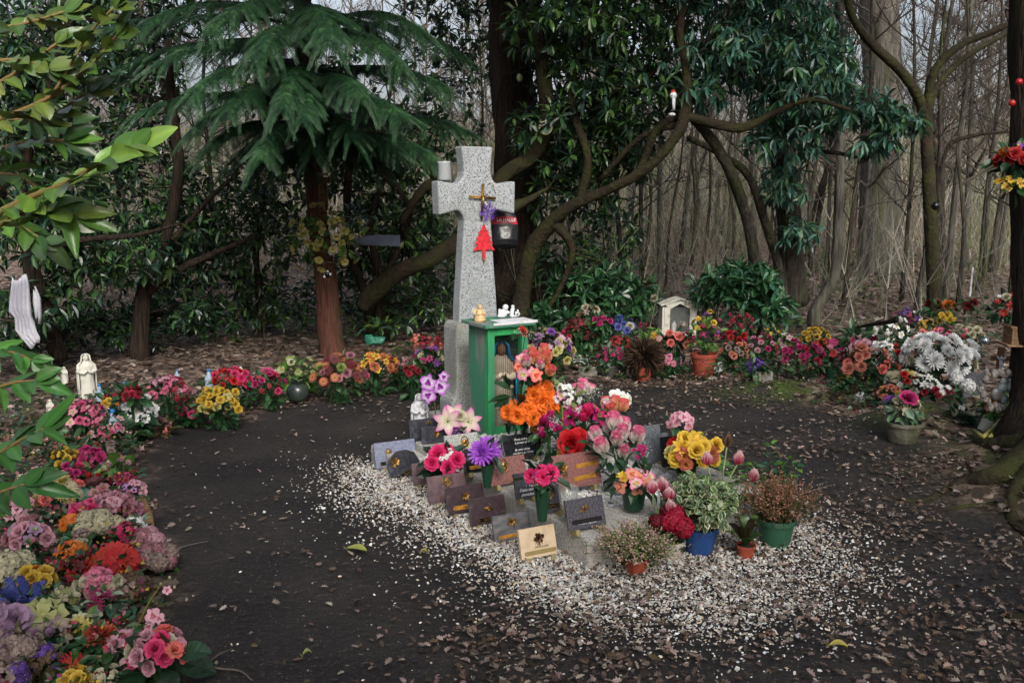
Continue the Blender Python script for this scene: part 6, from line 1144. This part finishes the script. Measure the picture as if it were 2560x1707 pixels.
# holly sapling, orchid stem, wet leaves
e = empty('holly_sapling', 'young holly sapling with shiny leaves behind the brown heather', 'sapling', GT(1920,1262), 0); O = []; mb = MB()
for k in range(9):
    d = Vector((random.uniform(-1,1), random.uniform(-.6,.6), random.uniform(.8,2.0))).normalized()*random.uniform(.2,.34)+Vector((-.02,0,0)); mb.tube([(0,0,0), d*.5+Vector((0,0,.03)), d], [.004,.003,.002], 5, cap=False)
    for j in range(5): O.append(d*(.45+.14*j))
mb.build('stem', M_TWIG, e); a = whorls(np.array([tuple(v) for v in O]), np.tile([0,0,1.], (len(O),1)), 5, .045, .022, ['#3f6a3a','#2f5a44','#5f8a34','#4c7a38'], .2); scatter('leaves', M_GLOSS, FINE, *a, parent=e)
e = empty('orchid_plant', 'purple and white orchid on a curved stem left of the granite plinth', 'orchid', GT(1090,1085), 0, GM)
b = e.location; mb = MB(); tip = [P(x_, y_, 5.38)-b for x_, y_ in ((1090,1040),(1085,990),(1083,960),(1078,938),(1074,930))]; mb.tube([(0,0,0)]+tip, [.004]*3+[.003,.002,.002], 5, cap=False, col=lin('#5c6b3a')); mb.build('stem', M_LEAF, e)
for x_, y_, s_ in ((1071,956,.060),(1101,966,.060),(1071,988,.058),(1110,942,.040)): put_flower(e, 'orchid', 'orchid', P(x_, y_, 5.33)-b, (-.1,-1,.15), s_)
mb = MB()
for s_, h_ in ((-1,.10),(1,.15),(.4,.12)): mb.add([(0,0,0),(s_*.045,-.01,h_*.55),(s_*.012,.015,h_*.55),(s_*.04,0,h_)], [(0,1,3),(0,3,2)], lin('#3f7a3a'))
mb.build('leaves', M_GLOSS, e)
# variegated big leaf
e = empty('variegated_leaf', 'tall green leaf with a yellow midrib standing in the middle of the flowers', 'leaf', G(1412,1150,KZ), 0, GM); mb = MB(); vs = []
for i in range(9): t = i/8; w_ = .028*math.sin(math.pi*(t*.9+.06)); vs += [(-w_-.02*t,-.02,.04+.27*t),(-.02*t,-.035,.04+.27*t),(w_-.02*t,-.02,.04+.27*t)]
mb.add(vs, [(i*3+j, i*3+j+1, i*3+j+4, i*3+j+3) for i in range(8) for j in (0,1)], lin('#3f6a34')); mb.build('blade', M_LEAF, e, smooth=True); mb = MB(); mb.tube([(0,-.01,0),(0,-.038,.05),(-.012,-.039,.18),(-.02,-.037,.30)], [.003,.0035,.003,.001], 5, col=lin('#b5b45a')); mb.build('midrib', M_LEAF, e)
# orchid spray at the near bed
e = empty('orchid_spray', 'long bent spray of pink silk orchids leaning out of the bed over the path', 'orchid spray', GT(322,1640), 0, GB); b = e.location; Yb = b.y
pts = [P(x_, y_, Yb-.02)-b for x_, y_ in ((322,1620),(345,1560),(375,1500),(400,1465),(424,1446))]; mb = MB(); mb.tube([(0,0,0)]+pts, [.0035]*4+[.0025,.0015], 5, cap=False, col=lin('#7a7a45')); mb.build('stem', M_LEAF, e)
for x_, y_, s_ in ((383,1538,.030),(398,1545,.022),(360,1590,.026),(418,1474,.018),(372,1565,.022)): put_flower(e, 'orchid', 'palepink', P(x_, y_, Yb-.03)-b, (.2,-1,.3), s_)
for x_, y_ in ((424,1446),(402,1462),(436,1470)): put_flower(e, 'bud', 'cream', P(x_, y_, Yb-.03)-b, (.3,-.4,1), .009)
# ================================================================ OTHER OBJECTS
def bottle(label, px, py, hpx, dz=0):
    b = GT(px, py, dz) if dz < .01 else GT(px, py, dz); h = hpx*b.y/FX; e = empty('statue_bottle', label, 'bottle', b, .3, 'statue-shaped holy water bottles'); mb = MB(); r = h*.17
    mb.lathe([(r*.9,0),(r,h*.04),(r*.95,h*.3),(r*.8,h*.55),(r*.78,h*.68),(r*.45,h*.78),(r*.4,h*.86),(r*.28,h*.92)], 18, fold=.05, nf=6, sy=.75)
    for s in (-1,1): mb.tube([(s*r*.7,0,h*.66),(s*r*.8,-r*.3,h*.55),(s*.1*r,-r*.7,h*.6)], [r*.22,r*.24,r*.12], 6)
    mb.build('body', M_BOTTLE, e, smooth=True); mb = MB(); mb.lathe([(r*.42,h*.90),(r*.45,h*.905),(r*.38,h*.985),(r*.1,h)], 12); mb.build('cap', M_BLUECAP, e, smooth=True); return e
bottle('nearest milky statue-shaped bottle with a blue cap beside the pink blossom', 288, 1112, 96)
bottle('milky bottle with blue cap behind the white petunias', 315, 1015, 64, .05); bottle('blue-capped bottle half hidden in the pink azaleas at the back', 444, 962, 40, .12)
bottle('thin blue-capped bottle standing left of the red roses', 525, 985, 66, .08); bottle('greyish blue-capped bottle in front of the tall weathered statue', 252, 1018, 62)
e = empty('wire_basket', 'white oval wire basket standing among the pink flowers of the left bed', 'basket', GT(248,1060), .2); mb = MB()
for z_, s_ in ((.0,.8),(.04,.9),(.09,1.0)): mb.tube([(.085*s_*math.cos(a), .06*s_*math.sin(a), z_) for a in np.linspace(0,6.283,25)], .0035 if z_ < .08 else .006, 5, cap=False)
for k in range(26): a = k*6.283/26; mb.tube([(.068*math.cos(a),.048*math.sin(a),0),(.085*math.cos(a),.06*math.sin(a),.09)], .0018, 4, cap=False)
mb.build('wires', M_WHITE, e); mb = MB(); mb.lathe([(.065,.0),(.078,.06),(.001,.065)], 16, sy=.72); mb.build('dry_moss', M_SOIL, e)
# cloth hanging at the left
b = P(62, 700, 6.6); e = empty('hanging_cloth', 'white pleated cloth hanging from a branch at the left edge of the picture', 'cloth', b); s_ = 6.6/FX
def cloth(rows, nx=26, nf=5, amp=.02):
    mb = MB(); vs = []; R = len(rows)
    for i, (xa, xb, y_) in enumerate(rows):
        for j in range(nx): t = j/(nx-1); p = P(xa+(xb-xa)*t, y_+8*math.sin(t*5+i), 6.6); vs.append((p.x-b.x, amp*math.sin(t*nf*6.283+i*.4)*(.5+.5*i/R), p.z-b.z))
    mb.add(vs, [(i*nx+j, i*nx+j+1, (i+1)*nx+j+1, (i+1)*nx+j) for i in range(R-1) for j in range(nx-1)]); return mb
o = cloth([(30,66,693),(26,72,715),(22,74,745),(20,76,780),(36,82,800),(38,88,830),(62,98,852),(76,98,864)]).build('drape', mat('white_cloth', '#c6c6ce', .85, col2='#a8a8b4', scale=6, trans=.2), e, smooth=True); o.modifiers.new('s','SOLIDIFY').thickness = .004
o = cloth([(74,80,725),(72,92,750),(78,94,790),(80,92,805)], 10, 2).build('back_fold', MATS['white_cloth'], e, smooth=True); o.modifiers.new('s','SOLIDIFY').thickness = .004; o.location.y = .05
# plank sign and niche on the red trunk
b = P(940, 602, 8.25); e = empty('plank_sign', 'long blue-grey board pointing right from the yellow garland', 'board', b, 0); mb = MB(); s_ = 8.25/FX; mb.prism([(-68*s_,-10*s_),(60*s_,-14*s_),(60*s_,14*s_),(-30*s_,14*s_),(-68*s_,-2*s_)], .02, -.01); mb.build('board', M_BLUEG, e, bevel=.003); mb = MB(); mb.tube([(-60*s_,.02,0),(-105*s_,.1,-.02)], .012, 6); mb.build('bracket', M_BARKD, e)
b = P(808, 485, 8.2); e = empty('wooden_niche', 'little pale wooden niche nailed to the red conifer trunk above the garland', 'niche', b, .25); mb = MB()
mb.box((0,.02,0), (.085,.012,.30)); mb.box((-.037,-.005,0), (.011,.05,.30)); mb.box((.037,-.005,0), (.011,.05,.30)); mb.box((0,-.005,.145), (.062,.05,.012)); mb.box((0,-.005,-.03), (.062,.05,.01)); mb.box((0,-.005,-.145), (.062,.05,.012)); mb.box((0,-.03,.175), (.10,.09,.012), Matrix.Rotation(.2,3,'X')); mb.build('case', M_WOOD, e, bevel=.002)
mb = MB(); mb.tube([(-.016,-.012,.02),(0,-.014,.08),(.016,-.012,.02)], .004, 5); mb.tube([(0,-.014,.12),(0,-.014,-.01)], .004, 5); mb.lathe([(.02,-.14),(.02,-.07),(.012,-.05)], 10, c=(0,-.01,0)); mb.build('candle', M_WOOD, e)
# ornaments
def orn(name, label, px, py, Y, r, m1, m2=None, cord=.0, sc=(1,1,1)):
    e = empty(name, label, 'ornament', P(px, py, Y)); mb = MB(); mb.ball((0,0,0), r, 10, sc=sc)
    o = mb.build('ball', m1, e, smooth=True)
    if m2: mb = MB(); [mb.ball((r*.8*math.cos(k*1.4), -r*.6, r*.7*math.sin(k*2.1)), r*.38, 5, sc=(1,.5,1)) for k in range(4)]; mb.build('patches', m2, e, smooth=True)
    if cord: mb = MB(); mb.tube([(0,0,r),(.005,.01,r+cord)], .002, 4); mb.build('cord', M_WIRE, e)
    return e
orn('pendant_ball', 'black and white spotted ball hanging below the yellow garland', 819, 685, 8.05, .035, M_BLACK, M_WHITE, .12); orn('pendant_ball', 'white ball with black patches set in the yellow garland', 828, 630, 8.0, .032, M_WHITE, M_BLACK)
orn('pendant_ball', 'black round ornament hanging on the forked tree at the right', 2338, 515, 9.5, .045, M_BLACK, None, .2); orn('pendant_ball', 'tiny pale bauble hanging from ivy on the big dark trunk', 1299, 195, 9.3, .03, mat('lime_bauble', '#b8c890', .4), None, .25, (1,1,1.4)); 
e = empty('suncatcher', 'round shimmering disc with a pale rim hanging from the curved limb', 'suncatcher', P(1364,320,8.45)); mb = MB(); mb.tube([(.058*math.cos(a),0,.058*math.sin(a)) for a in np.linspace(0,6.283,33)], .007, 7, cap=False); mb.build('rim', mat('pale_rim', '#c9b98a', .4), e, smooth=True); mb = MB(); mb.lathe([(.055,-.002),(.055,.002)], 28, M=Matrix.Rotation(R_(90),3,'X')); mb.build('disc', M_RAIN, e); mb = MB(); mb.tube([(0,0,.06),(0,.02,.2)], .0015, 4); mb.build('cord', M_WIRE, e)
e = empty('hanging_toy', 'small black and white toy figure with a red cap on a limb', 'toy', P(1682,262,7.9)); mb = MB(); mb.ball((0,0,0), .045, 8, sc=(.8,.7,1.4)); mb.ball((-.01,-.02,-.06), .025, 6); mb.build('body', M_BLACK, e, smooth=True); mb = MB(); mb.ball((0,-.01,.075), .032, 8); mb.ball((-.01,-.03,-.085), .022, 6, sc=(1.5,1,.7)); mb.tube([(0,-.035,.05),(.002,-.045,-.05)], [.016,.012], 6); mb.build('white_parts', M_WHITE, e, smooth=True); mb = MB(); mb.lathe([(.03,.09),(.024,.11),(.004,.13)], 10); mb.build('cap', mat('red_felt', '#b03020', .8), e, smooth=True)
for lb, x_, y_ in (('upper red berry bauble on the edge tree string', 2548, 205), ('lower red berry bauble on the edge tree string', 2530, 258)): orn('berry_bauble', lb, x_, y_, 4.8, .018, mat('red_bauble', '#a01c20', .35))
# white shrine
b = GT(1692, 852); Yb = b.y; s_ = Yb/FX; b = Vector((b.x, Yb, float(gz(b.x, Yb)))); e = empty('white_shrine', 'white painted wooden shrine with a glass front and pitched roof on a dark post', 'shrine', b, .08)
z0 = (P(1692,836,Yb).z-b.z); W2, H2, T2 = 44*s_, 72*s_, 92*s_; mb = MB(); D_ = .16
mb.box((-W2+.018,0,z0+H2/2), (.036,D_,H2)); mb.box((W2-.018,0,z0+H2/2), (.036,D_,H2)); mb.box((0,0,z0+.008), (2*W2-.074,D_,.016)); mb.build('walls', M_OLDWHITE, e, bevel=.002)
mb = MB(); 
for sx in (-1,1): mb.box((sx*(W2-.048),-D_/2-.006,z0+H2*.5), (.055,.012,H2+.002))
mb.prism([(-W2+.076,z0+H2*.94),(-W2*.0,z0+H2*1.13),(W2-.076,z0+H2*.94),(W2-.02,z0+H2+.03),(0,z0+H2*1.22),(-W2+.02,z0+H2+.03)], .013, -D_/2-.012); mb.box((0,-D_/2-.006,z0+.012), (2*W2-.154,.012,.024)); mb.build('door_frame', M_OLDWHITE, e)
mb = MB()
for sx in (-1,1): mb.add([(0,-D_/2-.03,z0+T2),(sx*(W2+.02),-D_/2-.03,z0+H2+.015),(sx*(W2+.02),D_/2+.02,z0+H2+.015),(0,D_/2+.02,z0+T2)], [(0,1,2,3)] if sx < 0 else [(3,2,1,0)])
o = mb.build('roof', M_OLDWHITE, e); o.modifiers.new('s','SOLIDIFY').thickness = .014
mb = MB(); mb.box((0,D_/2-.008,z0+H2/2), (2*W2-.074,.014,H2)); mb.build('back', M_GREYPOT, e)
mb = MB(); mb.box((0,-D_/2+.012,z0+H2*.52), (2*W2-.09,.003,H2*.95)); mb.build('pane', mat('smeared_glass', '#9aa09c', .3, alpha=.14, col2='#c8ccc8', scale=12, lo=.5, hi=.7), e)
mb = MB(); mb.box((0,0,z0/2-.02), (2*W2*.8,.12,z0-.02)); mb.build('post', M_BARKD, e)
st = empty('shrine_statuette', 'little white robed statuette standing inside the shrine behind its glass', 'statue', b+Vector((-.028*1.2,0,z0+.018)), .1); figure(st, .125, M_WHITE, M_WHITE, None, wide=1.1)
B('tiny pink and white flowers inside the white shrine', 1705, 806, 9, [('small','coral',2),('small','white',2)], .022, .1, at=b+Vector((.05,-.01,z0+.10)), stem=False, nl=10, ll=.04, name='flower_posy')
for k, (x_, y_) in enumerate(((1640,748),(1745,756),(1744,775),(1742,790))): B(('cream silk roses at the left eave of the shrine','cream silk rose at the right eave of the shrine','cream silk rose half way down the right side of the shrine','cream silk rose low on the right side of the shrine')[k], x_, y_, 9, [('rose','cream',1)], .042, .1, at=P(x_, y_, Yb), stem=False, nl=5, name='silk_rose')
# back row small pieces
def pl(label, bx, by, w, h, st_, **k): return plaque(label, bx, by, w, h, st_, k.pop('emb', None), rz=k.pop('rz', .05), feet=False, **k)
pl('small grey plaque with a gilt bird lying at the edge of the back row', 1470, 940, 48, 24, 'stone', emb=('spray',0,.55,.25), tilt=35, rz=-.05)
pl('white card propped behind the small gilt bird plaque', 1452, 912, 42, 26, 'light', tilt=40, rz=-.15); 
pl('dark slate plaque standing behind the notched slate', 1786, 915, 40, 34, 'grey', tilt=12); pl('dark slate with a notched rim in front of the upright slate', 1783, 933, 52, 26, 'grey', tilt=25)
pl('low concrete block at the edge of the leaf litter below the purple rose', 1908, 958, 50, 26, 'stone', tilt=3, th=.10); pl('second low concrete block left of the heart vase', 2110, 965, 32, 22, 'stone', tilt=3, th=.10)
pl('dark slate plaque with worn lines leaning right of the white chrysanthemums', 2436, 995, 66, 58, 'darkgrey', tilt=20, texts=[(0,.8,.09,'· · · · ·',M_PAPER),(0,.68,.09,'· · · · ·',M_PAPER)])
mb = MB(); mb.box((0,0,.002), (.085,.05,.003), Matrix.Rotation(.3,3,'Y')); o = mb.build('paper_scrap', M_PAPER, None, loc=GT(1808,942,.015), rot=(.15,0,.3)); tag(o, 'pale folded paper scrap lying on the leaves before the slates', 'paper')
mb = MB(); mb.tube([(.028*math.cos(a),0,.028*math.sin(a)+.03) for a in np.linspace(0,6.283,25)], .009, 7, cap=False); mb.ball((0,.003,.03), .016, 7, sc=(1,.4,1)); o = mb.build('gilt_medallion', M_GOLD, None, smooth=True, loc=GT(1486,922,.03)); tag(o, 'round gilt medallion behind the small grey bird plaque', 'medallion')
mb = MB(); mb.ball((0,0,.09), .085, 16, sc=(1,1,.95)); mb.lathe([(.05,.16),(.05,.19),(.03,.2)], 16); o = mb.build('round_lantern', mat('dark_glaze', '#2b3432', .25, col2='#3c463e', scale=9), None, smooth=True, loc=GT(746,1008)); tag(o, 'round dark glazed lantern at the path edge under the ivy bush', 'lantern')
mb = MB(); mb.ball((0,0,.08), .1, 14, sc=(.9,.4,.35)); mb.v = [tuple(Vector(v)*(1+.5*mnoise.noise(Vector(v)*22)+.25*mnoise.noise(Vector(v)*50))) for v in mb.v]; o = mb.build('aqua_bag', M_AQUA, None, smooth=True, loc=P(935,848,7.9)-Vector((0,0,.1))); tag(o, 'crumpled aqua green plastic bag in the bushes left of the plinth', 'bag')
# heart vase, white basket, pots, crucifix, bamboo
b = GT(2150,1006); mb = MB(); mb.ball((-.017,0,.045), .028, 9, sc=(1,.8,1.1)); mb.ball((.017,0,.045), .028, 9, sc=(1,.8,1.1)); mb.ball((0,0,.025), .028, 9, sc=(1,.8,1)); mb.lathe([(.015,.065),(.02,.078),(.016,.078)], 12); o = mb.build('heart_vase', M_WHITE, None, smooth=True, loc=b); tag(o, 'small white heart-shaped china vase on the moss edge', 'vase')
b = GT(2268,880,.02); mb = MB(); mb.lathe([(.03,0),(.07,.02),(.10,.055),(.105,.06),(.10,.062),(.065,.028),(.001,.02)], 26, M=Matrix.Rotation(R_(62),3,'Y')); o = mb.build('white_plate', M_OLDWHITE, None, smooth=True, loc=b+Vector((0,.05,.16))); tag(o, 'shallow white dish tipped on its edge behind the moth orchids', 'dish')
def wick(label, px, py, r, h, rot, m): b = GT(px, py, .0); e = empty('wicker_pot', label, 'pot', b, .3); pot_mesh(e, r, h, m, .72, (0,0,.01), True, False, 20, 'pot', rot); return e
wick('grey wicker flower pot standing right of the slate plaque', 2446, 1030, .05, .10, (0,.08,0), M_WICKER); wick('cream pot with a dark pattern tipped over beside the bamboo frame', 2452, 1082, .04, .075, (0,R_(42),0), M_WHITEPOT); wick('small wicker cone hanging over the right heap', 2395, 890, .045, .09, (R_(180),.2,0), M_WICKER)
bpy.data.objects[-1].location if False else None
e = empty('bamboo_frame', 'V-shaped frame of yellow bamboo lying by the mossy roots', 'frame', GT(2470,1095,.03), 0); b = e.location
def gp(x_, y_, dz): return GT(x_, y_, dz)-b
mb = MB()
for a_, c_ in ((0,0),(.0,.028)): mb.tube([gp(2432,1075,.05)+Vector((0,-c_,-c_)), gp(2462,1095,.04)+Vector((0,-c_,-c_))], .012, 8); mb.tube([gp(2458,1092,.05)+Vector((c_,-c_*.5,0)), gp(2516,1035,.06)+Vector((c_,-c_*.5,0))], .011, 8)
mb.build('canes', M_BAMBOO, e, smooth=True)
b = P(2502,905,5.35); e = empty('wall_crucifix', 'pale wooden crucifix with a white figure leaning on the edge tree', 'crucifix', b, -.15); mb = MB(); s_ = 5.35/FX; mb.box((-2*s_,0,-2*s_), (15*s_,.02,82*s_)); mb.box((-2*s_,-.003,10*s_), (46*s_,.018,13*s_)); mb.build('wood', M_WOOD, e, bevel=.002)
mb = MB(); mb.tube([(-3*s_,-.02,6*s_),(-3*s_,-.03,-10*s_),(-5*s_,-.028,-22*s_),(-6*s_,-.022,-36*s_)], [.010,.011,.009,.005], 8); mb.tube([(-13*s_,-.02,16*s_),(-3*s_,-.026,4*s_),(8*s_,-.02,15*s_)], .005, 6); mb.ball((-3*s_,-.028,12*s_), .010, 8); mb.build('corpus', M_WHITE, e, smooth=True)
b = P(2556,838,5.05); e = empty('nesting_box', 'wooden shelf box with a dark opening fixed to the edge tree', 'box', b, -.1); s_ = 5.05/FX; mb = MB(); W_ = 36*s_; H_ = 40*s_
mb.box((-W_+.01,0,0), (.02,.12,H_)); mb.box((W_-.01,0,0), (.02,.12,H_)); mb.box((0,0,H_/2+.006), (2*W_+.02,.13,.012)); mb.box((0,-.01,-H_/2-.006), (2*W_+.06,.15,.012)); mb.box((0,.055,0), (2*W_-.04,.01,H_)); mb.box((-W_*.55,-.055,0), (W_*.7,.01,H_)); mb.build('case', M_WOOD, e, bevel=.002)
mb = MB(); mb.lathe([(.012,-H_/2),(.013,-H_/2+.04),(.004,-H_/2+.05)], 10, c=(.02,-.02,0)); mb.build('candle', mat('blue_glass', '#1c2466', .15), e, smooth=True)
mb = MB(); mb.lathe([(.017,0),(.017,.075),(.01,.09),(.01,.11)], 14); o = mb.build('blue_bottle', mat('blue_glass', '#1c2466', .15), None, smooth=True, loc=P(2542,900,5.2)-Vector((0,0,.05))); tag(o, 'small cobalt blue glass bottle right of the wooden crucifix', 'bottle')
# grey twig wreath right
e = empty('pine_cone_wreath', 'round grey pine cone wreath leaning against the foot of the edge tree', 'wreath', P(2506,975,5.1), 0); mb = MB()
for k in range(46): a = k*6.283/46; mb.ball((.125*math.cos(a)+random.gauss(0,.008), random.gauss(0,.01), .11*math.sin(a)+random.gauss(0,.008)), random.uniform(.014,.02), 5, sc=(1,.8,1.2))
mb.build('ring', mat('grey_cone', '#5a5552', .9, col2='#8a8680', scale=60), e); mb = MB(); 
for k in range(9): mb.ball((random.uniform(-.06,.06), .01, random.uniform(-.08,.05)), random.uniform(.02,.035), 7, sc=(1,.5,1.1))
mb.build('trinkets', mat('grey_trinket', '#7f8f96', .35, col2='#55524f', scale=14), e, smooth=True)
orn('silver_bauble', 'shiny silver bauble between the cream roses and the edge tree', 2462, 852, 5.7, .026, mat('silver', '#b8c4cc', .12, metal=.9))
# sticks and stems
def stick(label, pts, r, m=M_TWIG2, name='stick', side=True):
    w_ = [GT(x_, y_, d_) for x_, y_, d_ in pts]; b = w_[0]; mb = MB(); q = cat([(*(p-b), r*(1-.6*i/len(w_))) for i, p in enumerate(w_)], 5); mb.tube([p[:3] for p in q], [p[3] for p in q], 6, wob=.2)
    if side: m_ = Vector(q[len(q)//2][:3]); mb.tube([m_, m_+Vector((.03,.05,.01)), m_+Vector((.07,.07,.02))], [r*.6,r*.5,r*.2], 5)
    o = mb.build(name, m, None, smooth=True, loc=b); tag(o, label, 'stick'); return o
stick('pale forked twig lying on the path at the bottom left', [(412,1560,.01),(440,1590,.02),(480,1640,.012),(540,1668,.01),(600,1676,.008),(630,1700,.008)], .006)
stick('short pale twig on the dirt right of the brown heather', [(2012,1232,.01),(2045,1222,.012),(2080,1212,.01)], .004); stick('thin curved twig in the leaf litter at the lower right', [(2318,1330,.01),(2350,1345,.012),(2370,1352,.01),(2430,1362,.01)], .004)
stick('thin twig at the left side of the path', [(440,1370,.01),(480,1360,.01),(520,1352,.012)], .003, side=False)
stick('pale fallen pole lying behind the yellow roses', [(2060,842,.06),(2140,828,.10),(2215,808,.16)], .022, side=False); stick('dark bare branch leaning over the leaf litter behind the fallen pole', [(2105,826,.05),(2160,815,.45),(2215,805,.95),(2240,800,1.2)], .016, M_BARKD)
def bigleaf(label, px, py, L_, col, rz, m=M_LEAF):
    b = GT(px, py, .012); mb = MB(); vs = []
    for i in range(8):
        t = i/7; w_ = L_*.27*math.sin(math.pi*(t*.93+.04)); z_ = .014*math.sin(t*3); vs += [(L_*(t-.5),-w_,z_+.010),(L_*(t-.5),0,z_),(L_*(t-.5),w_,z_+.012)]
    mb.add(vs, [(i*3+j, i*3+j+1, i*3+j+4, i*3+j+3) for i in range(7) for j in (0,1)], lin(col)); mb.tube([(-L_*.5,0,.001),(-L_*.75,.01,.01)], .0015, 4, col=lin(col))
    o = mb.build('fallen_leaf', m, None, smooth=True, loc=b, rot=(0,0,rz)); tag(o, label, 'leaf')
bigleaf('large pale yellow-green fallen leaf on the dark path left of the gravel', 892, 1378, .095, '#a5ab5c', -.35); bigleaf('yellow fallen leaf with a long stalk on the ground at the lower right', 2096, 1620, .060, '#b0a550', -.25)
bigleaf('small yellow leaf on the gravel below the plaques', 1060, 1385, .03, '#a59a45', 0); bigleaf('small green leaf at the bottom of the path', 768, 1640, .03, '#7d8a4a', .4)
# stone rim of the left bed
e = empty('bed_edging', 'low weathered wooden edging board along the left flower bed', 'edging', GT(350,1250), 0); mb = MB(); b = e.location
q = [GT(x_, y_)-b for x_, y_ in ((338,1225),(356,1262),(372,1300),(378,1345))]; mb.tube([v+Vector((0,0,.03)) for v in q], .022, 8, wob=.15); mb.build('board', M_WOOD, e, smooth=True)
# white pen-like stick and sign slip by the trees
mb = MB(); mb.tube([(0,0,0),(.01,0,.42)], .014, 8); o = mb.build('white_stake', M_WHITE, None, loc=GT(2424,745)); tag(o, 'slim white stake standing in the wood behind the right heap', 'stake')
